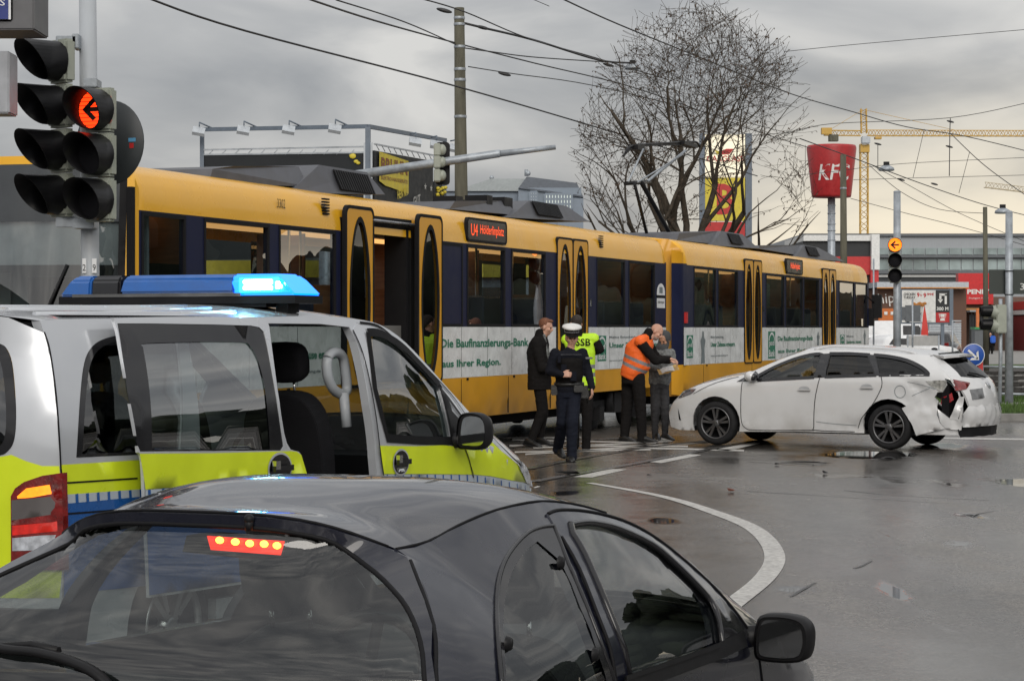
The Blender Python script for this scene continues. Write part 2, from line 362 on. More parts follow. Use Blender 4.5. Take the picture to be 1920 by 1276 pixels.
# ================================================================ ground
def sheet(name, poly, mat_, lift, kind='structure', step=1.2, fn=None):
    b = MB(); f = fn or (lambda x, y: (x, y, gz(y)+lift)); b.patch(f, poly, step=step); o = b.build(name, mat_)
    if kind: o['kind'] = kind
    return o
def road_mat():
    m = bpy.data.materials.new('wet_asphalt'); m.use_nodes = True; nt = m.node_tree; p = nt.nodes['Principled BSDF']
    tc = _n(nt, 'ShaderNodeTexCoord')
    def nz(sc, det=6, stretch=None, dist=0.0):
        mp = _n(nt, 'ShaderNodeMapping'); nt.links.new(tc.outputs['Object'], mp.inputs[0])
        if stretch: mp.inputs['Scale'].default_value = stretch
        n = _n(nt, 'ShaderNodeTexNoise'); n.inputs['Scale'].default_value = sc; n.inputs['Detail'].default_value = det; n.inputs['Distortion'].default_value = dist; nt.links.new(mp.outputs[0], n.inputs[0]); return n.outputs['Fac']
    big = nz(.45, 5, (1, .5, 1), .6); mid = nz(3.0, 8); grain = nz(28, 6)
    mt_ = _n(nt, 'ShaderNodeMapping'); nt.links.new(tc.outputs['Object'], mt_.inputs[0]); mt_.inputs['Rotation'].default_value = (0, 0, R(38)); mt_.inputs['Scale'].default_value = (1.5, .10, 1)
    tn = _n(nt, 'ShaderNodeTexNoise'); tn.inputs['Scale'].default_value = 1.0; tn.inputs['Detail'].default_value = 5; nt.links.new(mt_.outputs[0], tn.inputs[0]); track = tn.outputs['Fac']; fine = nz(75, 5); patchn = nz(.16, 3, (1,.35,1))
    c = ramp(nt, mid, [(.3, (.075,.069,.063)), (.7, (.122,.112,.101))])
    def mul(a, b):
        x = _n(nt, 'ShaderNodeMix', data_type='RGBA', blend_type='MULTIPLY'); x.inputs['Factor'].default_value = 1; nt.links.new(a, x.inputs[6]); nt.links.new(b, x.inputs[7]); return x.outputs[2]
    c = mul(c, ramp(nt, fine, [(.36, (.38,)*3), (.64, (1.6,)*3)])); c = mul(c, ramp(nt, patchn, [(.42, (.72,)*3), (.50, (1.1,)*3)])); c = mul(c, ramp(nt, grain, [(.38, (.7,)*3), (.62, (1.25,)*3)])); c = mul(c, ramp(nt, track, [(.36, (.70,.70,.71)), (.62, (1.12,1.1,1.07))]))
    c = mul(c, ramp(nt, big, [(.35, (.72,)*3), (.6, (1.05,)*3)]))
    wet = None                     # shallow puddles where water stands: soft-edged ellipses broken up by noise
    for cx, cy, rx, ry, am in PUDDLES:
        vm = _n(nt, 'ShaderNodeVectorMath', operation='SUBTRACT'); nt.links.new(tc.outputs['Object'], vm.inputs[0]); vm.inputs[1].default_value = (cx, cy, 0)
        v2 = _n(nt, 'ShaderNodeVectorMath', operation='MULTIPLY'); nt.links.new(vm.outputs[0], v2.inputs[0]); v2.inputs[1].default_value = (1/rx, 1/ry, 0)
        ln = _n(nt, 'ShaderNodeVectorMath', operation='LENGTH'); nt.links.new(v2.outputs[0], ln.inputs[0])
        mr = _n(nt, 'ShaderNodeMapRange'); mr.inputs[1].default_value = 1.25; mr.inputs[2].default_value = .1; mr.inputs[3].default_value = 0; mr.inputs[4].default_value = am; nt.links.new(ln.outputs['Value'], mr.inputs[0])
        if wet is None: wet = mr.outputs[0]
        else:
            mx_ = _n(nt, 'ShaderNodeMath', operation='MAXIMUM'); nt.links.new(wet, mx_.inputs[0]); nt.links.new(mr.outputs[0], mx_.inputs[1]); wet = mx_.outputs[0]
    wn = nz(1.6, 7, (1, .45, 1), .4); ws_ = _n(nt, 'ShaderNodeMath', operation='MULTIPLY_ADD'); nt.links.new(wn, ws_.inputs[0]); ws_.inputs[1].default_value = 1.7; ws_.inputs[2].default_value = -.95
    wa = _n(nt, 'ShaderNodeMath', operation='ADD'); nt.links.new(wet, wa.inputs[0]); nt.links.new(ws_.outputs[0], wa.inputs[1])
    wetf = ramp(nt, wa.outputs[0], [(.28, (0,)*3), (.46, (1,)*3)])
    dk = _n(nt, 'ShaderNodeMix', data_type='RGBA'); nt.links.new(wetf, dk.inputs['Factor']); nt.links.new(c, dk.inputs[6]); dk.inputs[7].default_value = (.022,.021,.020,1); c = dk.outputs[2]
    nt.links.new(c, p.inputs['Base Color'])
    def add(a, b, op='ADD'):
        x = _n(nt, 'ShaderNodeMath', operation=op, use_clamp=True); nt.links.new(a, x.inputs[0]); nt.links.new(b, x.inputs[1]); return x.outputs[0]
    r = ramp(nt, big, [(.30, (.09,)*3), (.44, (.17,)*3), (.6, (.30,)*3), (.75, (.42,)*3)])
    r = add(r, ramp(nt, mid, [(.3, (0,)*3), (.75, (.10,)*3)])); r = add(r, ramp(nt, track, [(.35, (.74,)*3), (.65, (1.0,)*3)]), 'MULTIPLY')
    rm = _n(nt, 'ShaderNodeMix', data_type='RGBA'); nt.links.new(wetf, rm.inputs['Factor']); nt.links.new(r, rm.inputs[6]); rm.inputs[7].default_value = (.035,.035,.035,1); r = rm.outputs[2]
    nt.links.new(r, p.inputs['Roughness']); p.inputs['Specular IOR Level'].default_value = .5
    inv_ = _n(nt, 'ShaderNodeMath', operation='SUBTRACT'); inv_.inputs[0].default_value = 1; nt.links.new(wetf, inv_.inputs[1])
    bs = add(ramp(nt, big, [(.32, (.25,)*3), (.55, (1,)*3)]), inv_.outputs[0], 'MULTIPLY')
    bp = _n(nt, 'ShaderNodeBump'); bp.inputs['Distance'].default_value = .003; nt.links.new(add(fine, bs, 'MULTIPLY'), bp.inputs['Height']); bp.inputs['Strength'].default_value = .8
    b2 = _n(nt, 'ShaderNodeBump'); b2.inputs['Distance'].default_value = .012; b2.inputs['Strength'].default_value = .22; nt.links.new(add(mid, inv_.outputs[0], 'MULTIPLY'), b2.inputs['Height']); nt.links.new(bp.outputs[0], b2.inputs['Normal'])
    nt.links.new(b2.outputs[0], p.inputs['Normal']); return m
PUDDLES = []
for u, v, ru, rv, am in ((1625,852,120,10,1),(1775,836,70,9,.95),(1240,975,34,9,.72),(1790,1022,55,13,.85),(1664,1003,30,14,.7),(1830,968,60,12,.7),(1905,905,80,16,.8),(1500,868,120,9,.7),(1060,925,60,10,.6),(1700,900,260,22,.45),(1682,1112,44,95,.58),(1480,1105,90,16,.62),(1330,940,120,14,.4)):
    p, q = gnd(u, v), gnd(u, v-rv); PUDDLES.append((p.x, p.y, ru/F*p.y, (q.y-p.y), am))
M_['asphalt'] = road_mat()
g = MB()
ys = [-300,-60,-20,0,3,5]+[5+i*.75 for i in range(1,29)]+[30,40,60,90,140,250,500,1200,3000]
xs = [-2500,-600,-150,-40,-15,0,15,40,150,600,2500]
g.add([(x, y, gz(y)) for y in ys for x in xs], [(j*11+i, j*11+i+1, (j+1)*11+i+1, (j+1)*11+i) for j in range(len(ys)-1) for i in range(10)], 0, True)
tag(g.build('road', M_['asphalt']), kind='structure')
M_['paint'] = mat('road_paint', (.56,.55,.52), .45, var=.10, scale=3, bump=.2, bscale=90, dirt=((.2,.19,.18), 26, .75, 50))
def mark(pix, lift=.004, name='lane_marking'):
    return sheet(name, [gnd(u, v)[:2] for u, v in pix], M_['paint'], lift, step=.5)
# curved guide line
mid_ = spl([(1105,905),(1240,930),(1330,957),(1415,992),(1452,1038),(1436,1080),(1376,1130),(1310,1178),(1200,1240)], 8)
cw = [gnd(p.x, p.y) for p in mid_]; g = MB(); n_ = len(cw)
wd = [.075+.062*min(1, i/20) for i in range(n_)]
V = []
for i in range(n_):
    t = cw[min(n_-1,i+1)]-cw[max(0,i-1)]; t.z = 0; t.normalize(); q = Vector((-t.y, t.x, 0))*wd[i]/2*1.15
    for k in (cw[i]+q, cw[i]-q): V.append((k.x, k.y, gz(k.y)+.004))
g.add(V, [(2*i,2*i+1,2*i+3,2*i+2) for i in range(n_-1)]); tag(g.build('lane_marking', M_['paint']), kind='structure')
for q in ([(1075,894),(1145,879),(1176,880),(1110,895)], [(1218,866),(1292,851),(1315,853),(1240,868)], [(1340,843),(1408,828),(1425,831),(1365,845)], [(1000,914),(1008,911),(1014,912),(1003,915)]): mark(q)
for q in ([(985,850),(1340,826),(1340,829),(985,853)], [(1000,838),(1260,826),(1260,828),(1000,841)], [(960,823),(1230,829),(1230,831),(960,826)], [(955,834),(1290,835),(1290,838),(955,837)],
          [(965,846),(1220,841),(1220,844),(965,849)], [(1195,838),(1395,843),(1395,846),(1195,841)], [(930,820),(1090,819),(1090,821),(930,822)], [(1770,820),(1920,822),(1920,825),(1770,823)]): mark(q)
# grooved tram rails crossing the asphalt
M_['rail'] = mat('rail_steel', (.09,.085,.08), .3, metal=.6, var=.3)
for q in ([(985,880),(1100,857),(1220,838),(1330,826)], [(1000,903),(1170,873),(1300,848),(1420,826)], [(930,842),(1060,829),(1180,820)]):
    w = [gnd(*p) for p in spl(q, 6)]; g = MB(); V = []
    for i in range(len(w)):
        t = w[min(len(w)-1,i+1)]-w[max(0,i-1)]; t.z = 0; t.normalize(); c = Vector((-t.y, t.x, 0))
        for k, h in ((.075,.004),(.03,.005),(.02,-.0),(-.02,-.0),(-.03,.005),(-.075,.004)): V.append((w[i].x+c.x*k, w[i].y+c.y*k, gz(w[i].y)+.004+h))
    g.add(V, [(6*i+k,6*i+k+1,6*i+k+7,6*i+k+6) for i in range(len(w)-1) for k in range(5)]); tag(g.build('tram_rail', M_['rail']), kind='structure')
# puddles and a repaired trench
def blob(u, v, ru, rv, k=9, n=26, sq=.35):
    out = []
    for i in range(n):
        a = 2*math.pi*i/n; f = 1+sq*noise.noise(Vector((math.cos(a)*1.5+k, math.sin(a)*1.5, k*.7)))*1.6
        out.append((u+ru*f*math.cos(a), v+rv*f*math.sin(a)))
    return out
M_['tar'] = mat('tar_seam', (.032,.031,.03), .4, var=.4)
for q in ([(1390,917),(1500,910),(1640,925),(1800,935),(1920,940)], [(1480,1118),(1520,1095),(1580,1070),(1640,1052)], [(1770,998),(1830,965),(1860,958)], [(1400,920),(1560,930),(1750,942),(1920,948)]):
    w = [gnd(*p) for p in spl(q, 8)]; g = MB(); V = []
    for i in range(len(w)):
        t = w[min(len(w)-1,i+1)]-w[max(0,i-1)]; t.z = 0; t.normalize(); k = .006+.016*abs(noise.noise(w[i]*1.3)); c = Vector((-t.y, t.x, 0))*k
        j = Vector((noise.noise(w[i]*2.1), noise.noise(w[i]*2.7+Vector((5,0,0))), 0))*.05
        for p in (w[i]+c+j, w[i]-c+j): V.append((p.x, p.y, gz(p.y)+(.0028 if noise.noise(w[i]*.9+Vector((3,1,0))) > -.12 else -.02)))
    g.add(V, [(2*i,2*i+1,2*i+3,2*i+2) for i in range(len(w)-1)]); tag(g.build('tar_seam', M_['tar']), kind='structure')
# ================================================================ tram (two coupled cars)
def textbox(mb, t, M, w, h, mi=0, bold=0.0, ext=.002):
    """fit the string into a w x h box with its lower left corner at M's origin"""
    q = MB(); q.text(t, 1.0, Matrix(), 0, 1.0, bold, 0.0)
    if not q.v: return
    x0 = min(p.x for p in q.v); x1 = max(p.x for p in q.v); y0 = min(p.y for p in q.v); y1 = max(p.y for p in q.v)
    V = [M @ Vector(((p.x-x0)/(x1-x0)*w, (p.y-y0)/(y1-y0)*h, ext)) for p in q.v]; mb.add(V, q.f, mi)
MSIDE = Matrix(((1,0,0,0),(0,0,-1,0),(0,1,0,0),(0,0,0,1)))      # text plane -> side plane facing local -y
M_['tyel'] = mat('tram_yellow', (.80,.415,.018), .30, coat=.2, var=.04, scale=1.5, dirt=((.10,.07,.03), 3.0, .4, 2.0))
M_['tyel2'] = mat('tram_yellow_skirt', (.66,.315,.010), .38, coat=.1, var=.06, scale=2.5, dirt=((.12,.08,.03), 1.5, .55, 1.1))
M_['tblue'] = mat('tram_blue', (.011,.014,.042), .45, coat=.0, spec=.15, var=.1, scale=3)
M_['advert'] = mat('advert_white', (.76,.78,.78), .3, var=.05, scale=3, dirt=((.2,.2,.19), 5, .5, 3))
M_['green'] = mat('advert_green', (.015,.17,.10), .4, var=.05)
M_['greyink'] = mat('advert_grey', (.16,.19,.2), .4)
M_['tglass'] = glass('tram_glass', (.56,.63,.66), .95, 1.6, .0, .13, .04)
M_['tglass_d'] = glass('tram_glass_dark', (.35,.38,.40), .8, 1.5, .0, .05, .05)
M_['seal'] = mat('rubber_seal', (.008,.008,.009), .6, spec=.15)
M_['roofgrey'] = mat('roof_box_grey', (.085,.09,.105), .5, var=.2, scale=4, dirt=((.05,.045,.04), 5, .5, 8))
M_['wood'] = mat('interior_wood', (.26,.12,.055), .45, var=.2, scale=3, stretch=(1,1,8))
M_['inlight'] = glow('interior_lamp', (1,.50,.16), 1.2)
M_['inwall'] = mat('interior_grey', (.14,.135,.125), .6)
M_['led'] = glow('led_red', (1,.09,.02), 1.3)
M_['ledbg'] = mat('display_black', (.012,.009,.008), .2)
M_['seatblue'] = mat('tram_seat', (.03,.035,.06), .9)
T1 = Frame(-3.69, 21.8, 0.0, 19.5); T2 = Frame(3.10, 40.5, 0.0, 19.8)
tram = thing('tram', 'yellow and dark blue two-car tram with advert panels stopped across the junction', 'tram', T1.o, T1.rz)
PROF = [(.05,.46),(.012,.60),(0,1.02),(0,2.84),(.006,2.95),(.03,3.08),(.085,3.19),(.18,3.265),(.36,3.315),(.8,3.36),(1.325,3.38)]
PROF = PROF + [(2.65-y, z) for y, z in reversed(PROF[:-1])]
def tram_car(fr, root, L, wins, doors, panels, nose, cut, first):
    """every part is written in this car's frame and carried over to the tram's"""
    MT = inv(root) @ Matrix.Translation(fr.o) @ Matrix.Rotation(fr.rz, 4, 'Z')
    X = lambda u: fr.plane(u, 616, 1, 0).x
    def put(b, name, mats, parent=root, **k): return b.xform(MT).build(name, mats, parent, **k)
    r0 = .10 if nose else .18
    # shell: roof and cant rail
    b = MB(); P = PROF[3:-3]; xs = [0, .03, .10, .25] + [L*i/12 for i in range(1, 12)] + [L-.25, L-.10, L-.03, L]
    def ins(x):
        d = min(x, L-x); return 0 if d > r0 else r0*(1-math.sqrt(max(0, 1-((r0-d)/r0)**2)))
    V = []
    for x in xs:
        k = ins(x)
        for y, z in P:
            yy = 1.325+(y-1.325)*(1-k/1.6); V.append((x, yy, z-k*.8*max(0,(z-2.84)/.5)))
    n = len(P); b.add(V, [(i*n+j, i*n+j+1, (i+1)*n+j+1, (i+1)*n+j) for i in range(len(xs)-1) for j in range(n-1)], 0, True)
    for x, s in ((0, 1), (L, -1)):
        e = [(1.325+(y-1.325)*(1-ins(x)/1.6), z-ins(x)*.8*max(0,(z-2.84)/.5)) for y, z in P]; b.add([(x, y, z) for y, z in e], [tuple(range(len(e)))[::s]], 0)
    # skirt with bogie openings
    c0, c1 = cut; fy = lambda x, z: (x, .05*max(0,(.62-z)/.16)**2*1.0 + .10*max(0, 1-min(x+.0, L-x)/.12)**2, z)
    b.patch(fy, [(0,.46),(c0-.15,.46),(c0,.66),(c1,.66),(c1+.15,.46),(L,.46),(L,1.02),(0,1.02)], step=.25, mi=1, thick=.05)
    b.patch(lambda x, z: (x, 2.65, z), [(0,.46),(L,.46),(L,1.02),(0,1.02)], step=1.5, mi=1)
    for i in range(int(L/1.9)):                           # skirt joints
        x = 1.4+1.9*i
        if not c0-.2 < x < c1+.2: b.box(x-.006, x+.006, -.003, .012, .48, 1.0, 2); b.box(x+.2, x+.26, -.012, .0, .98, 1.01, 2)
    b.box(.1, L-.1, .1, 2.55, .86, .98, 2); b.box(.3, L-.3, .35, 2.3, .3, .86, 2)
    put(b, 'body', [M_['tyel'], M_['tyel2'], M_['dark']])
    # blue window band, both sides, with holes
    zt, zb = 2.80, 1.735; holes = []
    for u0, u1, *r in wins: holes.append((X(u0), X(u1)))
    dx = [(X(a), X(c)) for a, c, *_ in doors]
    segs_ = []; x = .08 if nose else 0.0
    for a, c in dx: segs_.append((x, a)); x = c
    segs_.append((x, L))
    b = MB()
    for a, c in segs_:
        hs = [[(p, zb),(q, zb),(q, zt),(p, zt)] for p, q in holes if p > a and q < c]
        for yy, tk in ((.002, .06), (2.648, 0)):
            b = MB(); b.patch(lambda x, z: (x, yy, z), [(a,1.70),(c,1.70),(c,2.86),(a,2.86)], hs, .6, 0, tk); put(b, 'window_band', [M_['tblue']])
    for p, q in holes:
        b = MB(); b.patch(lambda x, z: (x, 2.63, z), [(p,zb),(q,zb),(q,zt),(p,zt)], (), .5); put(b, 'far_side_window', [M_['tglass']])
        b = MB(); b.patch(lambda x, z: (x, .012, z), [(p,zb),(q,zb),(q,zt),(p,zt)], (), .5)
        g_ = put(b, 'window', [M_['tglass']])
        b = MB(); w = .028
        b.patch(lambda x, z: (x, -.006, z), [(p-w,zb-w),(q+w,zb-w),(q+w,zt+w),(p-w,zt+w)], [[(p+w*.4,zb+w*.4),(q-w*.4,zb+w*.4),(q-w*.4,zt-w*.4),(p+w*.4,zt-w*.4)]], .5, 0, .02)
        put(b, 'frame', [M_['seal']], g_)
    # advert panels between the doors
    for (a, c), lines in zip([(s, e) for s, e in segs_], panels):
        b = MB(); b.patch(lambda x, z: (x, -.003, z), [(a+.02,1.02),(c-.02,1.02),(c-.02,1.705),(a+.02,1.705)], (), .6)
        k = int((c-a)/1.25)
        for i in range(1, k+1): x = a+(c-a)*i/(k+1); b.box(x-.004, x+.004, -.0045, 0, 1.03, 1.70, 3)
        for kind, u0, v0, u1, v1, s in lines:
            p = fr.plane(u0, v1, 1, 0); q = fr.plane(u1, v0, 1, 0)
            Mx = Matrix.Translation((p.x, -.006, p.z)) @ MSIDE; w, h = q.x-p.x, q.z-p.z
            if kind == 'text': textbox(b, s, Mx, w, h, 1, .027)
            elif kind == 'grey': textbox(b, s, Mx, w, h, 2, .02)
            elif kind == 'logo':
                b.box(p.x, q.x, -.006, 0, p.z, q.z, 1)
                textbox(b, 'Bank', Matrix.Translation((p.x+w*.08, -.007, p.z+h*.06)) @ MSIDE, w*.84, h*.26, 0, .02)
                textbox(b, 'psd', Matrix.Translation((p.x+w*.12, -.007, p.z+h*.42)) @ MSIDE, w*.74, h*.26, 0, .02)
                arc = [(p.x+w*(.5+.40*math.cos(R(t))), p.z+h*(.60+.32*math.sin(R(t)))) for t in range(10, 171, 10)]
                b.ribbon(arc, w*.08, lambda x, z: (x, -.0085, z), 0)
            elif kind == 'figure':                        # a small standing figure in the picture
                b.patch(lambda x, z: (x, -.007, z), [(p.x+w*a_, p.z+h*c_) for a_, c_ in ((.1,0),(.9,0),(.8,.45),(1,.7),(.7,.82),(.66,.98),(.4,1),(.32,.84),(.0,.7),(.2,.4))], (), .5, 2)
        put(b, 'advert_panel', [M_['advert'], M_['green'], M_['greyink'], M_['seal']])
    # door leaves: yellow with a tall oval pane
    def leaf(a, c, off, name='door_leaf'):
        b = MB(); m_ = (a+c)/2; w = (c-a)
        ov = ell(m_, 2.02, w*.33, .93, 36); fn = lambda x, z: (x, off, z)
        b.patch(fn, rrect(a+.012, c-.012, 1.0, 3.06, .07), [ov], .15, 0, .05)
        b.patch(lambda x, z: (x, off-.004, z), rrect(a-.008, c+.008, .98, 3.085, .09), [rrect(a+.018, c-.018, 1.006, 3.055, .07)], .3, 1, .04)
        b.patch(lambda x, z: (x, off-.005, z), ell(m_, 2.02, w*.37, .965, 36), [ell(m_, 2.02, w*.31, .90, 36)], .2, 1, .02)
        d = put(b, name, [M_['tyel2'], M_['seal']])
        b = MB(); b.patch(lambda x, z: (x, off+.015, z), ov, (), .3); put(b, 'window', [M_['tglass_d']], d)
    for a, c, *o in doors:
        xa, xc = X(a), X(c)
        if o: continue
        leaf(xa+.02, (xa+xc)/2-.012, -.012); leaf((xa+xc)/2+.012, xc-.02, -.012)
        b = MB(); b.patch(lambda x, z: (x, .05, z), [(xa,1.0),(xc,1.0),(xc,3.0),(xa,3.0)], [rrect(xa+.08, xc-.08, 1.05, 2.95, .1)], .5); put(b, 'door_frame', [M_['seal']])
        b = MB(); p = xc+.12; b.box(p-.03, p+.03, -.02, .0, 2.03, 2.15); put(b, 'door_button', [M_['chrome']], bevel=.006)
    # interior
    b = MB(); b.box(.3, L-.1, .08, 2.57, .95, 1.0, 0); b.box(.3, L-.1, .1, 2.55, 2.98, 3.02, 1)
    b.box(.3, L-.1, 2.56, 2.60, 1.0, 1.73, 1); b.box(.9, L-.1, .55, .75, 2.93, 2.975, 2); b.box(.9, L-.1, 1.9, 2.1, 2.93, 2.975, 2)
    b.box(.3, L-.1, .07, .10, 1.0, 1.72, 1)
    for a, c in [(x1, x1) for x1, _ in dx]+[(x2, x2) for _, x2 in dx]:
        b.box(a-.02, a+.02, .12, .85, 1.0, 2.2, 3); b.box(a-.02, a+.02, 1.85, 2.55, 1.0, 2.95, 3)
    if nose: b.box(1.55, 1.6, .1, 2.55, 1.0, 2.95, 3)
    b.box(L-.14, L-.1, .1, 2.55, 1.0, 2.97, 3); b.box(L*.62, L*.62+.04, 1.2, 2.55, 1.0, 2.95, 3)
    put(b, 'interior_lining', [M_['dark'], M_['inwall'], M_['inlight'], M_['wood']])
    x = 2.2
    while x < L-.9:
        if not any(a-.5 < x < c+.5 for a, c in dx):
            for y in (.14, 1.62):
                b = MB(); b.box(x-.06, x+.02, y, y+.9, 1.4, 2.12, 0); b.box(x-.02, x+.42, y, y+.9, 1.35, 1.45, 0); b.box(x-.04, x+.0, y+.03, y+.87, 2.12, 2.15, 1)
                put(b, 'seat', [M_['seatblue'], M_['steel']])
        x += 1.15
    for a, c in dx:
        b = MB(); b.tube([(a+.25, .8, 1.0), (a+.25, .8, 2.97)], .02, 6); b.tube([(c-.25, 1.8, 1.0), (c-.25, 1.8, 2.97)], .02, 6); put(b, 'grab_pole', [M_['steel']])
    # bogies
    for bx in (((c0+c1)/2), L-(c0+c1)/2):
        b = MB()
        for s in (-.95, .95):
            for y in (.35, 2.3): b.lathe([(.001,-.07),(.30,-.07),(.36,-.05),(.36,.05),(.30,.07),(.001,.07)], Matrix.Translation((bx+s, y, .38)) @ Matrix.Rotation(R(90), 4, 'X'), 24)
        for s in (-.95, .95): b.tube([(bx+s,.2,.38),(bx+s,2.4,.38)], .07, 8)
        b.box(bx-1.3, bx+1.3, .2, .32, .34, .5); b.box(bx-.35, bx+.35, .12, .35, .28, .62); b.tube([(bx-.6,.15,.3),(bx-.6,.15,.62)], .07, 8); b.tube([(bx+.6,.15,.3),(bx+.6,.15,.62)], .07, 8)
        b.box(bx-1.25, bx-1.0, .1, .3, .18, .4); b.box(bx+.95, bx+1.2, .1, .3, .16, .36)
        put(b, 'bogie', [M_['rubber']])
    return X, put, MT
AD1 = [('text',826,633,990,657,'Die Baufinanzierungs-Bank'),('text',828,671,938,693,'aus Ihrer Region.')]
AD2 = [('logo',1120,629,1136,677,''),('text',1142,640,1250,652,'Unser Zuhause erneuern.'),('grey',1142,629,1200,635,'Meine Entscheidung'),('grey',1142,671,1215,678,'www.psd-entscheidung.de')]
AD0 = [('text',520,655,640,675,'Unser Zuhause erneuern.'),('text',430,640,560,650,'Meine Entscheidung'),('grey',545,692,600,702,'entscheidung.de')]
X1, put1, MT1 = tram_car(T1, tram, 19.3, [(268,346),(385,503),(525,628),(812,866),(877,946),(960,1022),(1120,1171),(1180,1227)], [(640,813,1),(1043,1102)], [AD0, AD1, AD2], True, (T1.plane(1112,616,1,0).x, T1.plane(1235,616,1,0).x), True)
AD3 = [('logo',1287,628,1299,671,''),('figure',1313,620,1322,681,''),('grey',1332,629,1356,635,'Meine Entscheidung'),('text',1332,640,1378,650,'Unser Zuhause erneuern.'),('grey',1332,664,1364,669,'www.psd-entscheidung.de')]
AD4 = [('logo',1440,621,1453,672,''),('text',1458,629,1524,642,'Die Baufinanzierungs-Bank'),('text',1458,652,1520,664,'aus Ihrer Region.'),('figure',1531,622,1536,650,'')]
AD5 = [('logo',1575,627,1583,650,''),('text',1587,637,1614,645,'Sanieren, bauen'),('grey',1587,628,1600,632,'Meine'),('figure',1619,618,1623,650,'')]
tram2 = tram
X2, put2, MT2 = tram_car(T2, tram, 17.75, [(1302,1342),(1347,1383),(1437,1470),(1474,1505),(1508,1535),(1574,1601),(1604,1625)], [(1395,1428),(1541,1567)], [AD3, AD4, AD5], False, (1.6, 4.6), False)
# destination displays, vents, number
for fr, put, u0, u1, v0, v1, words in ((T1, put1, 874, 947, 414, 453, (('U4',.08,.17),('Hölderlinplatz',.31,.64))), (T2, put2, 1473, 1503, 488, 512, (('Hölderlinplatz',.25,.6),))):
    p = fr.plane(u0, (v0+v1)/2+10, 1, 0); q = fr.plane(u1, (v0+v1)/2-6, 1, 0); zc = fr.plane((u0+u1)/2, (v0+v1)/2, 1, 0).z; x0, x1 = p.x, q.x; h = .30
    b = MB(); b.patch(lambda x, z: (x, -.022, z), rrect(x0, x1, zc-h/2, zc+h/2, .06), (), .4, 0, .05); b.patch(lambda x, z: (x, -.026, z), rrect(x0-.015, x1+.015, zc-h/2-.015, zc+h/2+.015, .07), [rrect(x0+.015, x1-.015, zc-h/2+.015, zc+h/2-.015, .05)], .4, 2, .05)
    for t, a, w in words: textbox(b, t, Matrix.Translation((x0+(x1-x0)*a, -.025, zc-h*.28)) @ MSIDE, (x1-x0)*w*.95, h*.55, 1, .0)
    put(b, 'destination_display', [M_['ledbg'], M_['led'], M_['seal']])
for u, v in ((612,386),(1128,452)):
    c = T1.plane(u, v, 1, 0); b = MB()
    for i in range(6): b.box(c.x-.08, c.x+.08, -.006, .03, c.z-.10+i*.034, c.z-.082+i*.034)
    put1(b, 'vent', [M_['dark']])
b = MB(); c = T1.plane(521, 389, 1, 0); textbox(b, '3302', Matrix.Translation((c.x, .010, c.z)) @ MSIDE, .21, .10, 0)
put1(b, 'lettering', [M_['seal']])
b = MB(); c = T1.plane(1231, 577, 1, 0); q = T1.plane(1251, 532, 1, 0); w = min(q.x, 19.2)-c.x; h = q.z-c.z
b.patch(lambda x, z: (x, -.006, z), [(c.x,c.z),(c.x+w,c.z),(c.x+w,c.z+h*.62)]+[(c.x+w/2+w/2*math.cos(R(t)), c.z+h*.62+h*.38*math.sin(R(t))) for t in range(15,180,15)]+[(c.x,c.z+h*.62)], (), .5, 0)
b.box(c.x, c.x+w, -.008, 0, c.z+h*.40, c.z+h*.52, 1); b.box(c.x+w*.3, c.x+w*.7, -.008, 0, c.z+h*.6, c.z+h*.85, 2); textbox(b, 'Lindenmuseum', Matrix.Translation((c.x+.04,-.009,c.z+.08)) @ MSIDE, w*.8, .06, 1)
put1(b, 'sticker', [M_['white'], M_['seal'], M_['greyink']])
# open door: dark portal, sliding mechanism, two leaves standing proud
xa, xb, xc, xd = X1(640), X1(691), X1(765), X1(815)
b = MB(); b.patch(lambda x, z: (x, .0, z), [(xa-.02,1.0),(xd+.02,1.0),(xd+.02,3.0),(xa-.02,3.0)], [[(xb-.12,1.04),(xc+.1,1.04),(xc+.1,2.93),(xb-.12,2.93)]], .5, 0, .12)
b.box(xb-.05, xc+.05, -.03, .05, 2.96, 3.06, 0); b.tube([(xb,-.05,3.0),(xc+.2,-.05,3.0)], .02, 6, 1); b.box(xb-.1, xc+.1, .0, .12, .93, 1.0, 1)
b.box(xc-.06, xc+.02, .0, .3, 1.0, 2.95, 0)
put1(b, 'door_frame', [M_['seal'], M_['steel']])
def oleaf(a, c, off):
    b = MB(); m_ = (a+c)/2; w = c-a; ov = ell(m_, 2.03, w*.34, .96, 36)
    b.patch(lambda x, z: (x, off, z), rrect(a+.02, c-.02, 1.0, 3.12, .09), [ov], .15, 0, .05); b.patch(lambda x, z: (x, off-.004, z), rrect(a-.012, c+.012, .97, 3.15, .11), [rrect(a+.03, c-.03, 1.01, 3.11, .08)], .3, 1, .05)
    b.patch(lambda x, z: (x, off-.006, z), ell(m_, 2.03, w*.375, .995, 36), [ell(m_, 2.03, w*.32, .93, 36)], .2, 1, .02)
    d = put1(b, 'door_leaf', [M_['tyel2'], M_['seal']]); b = MB(); b.patch(lambda x, z: (x, off+.02, z), ov, (), .3); put1(b, 'window', [M_['tglass_d']], d)
oleaf(xa+.0, xb+.02, -.06); oleaf(xc+.1, xd+.02, -.10)
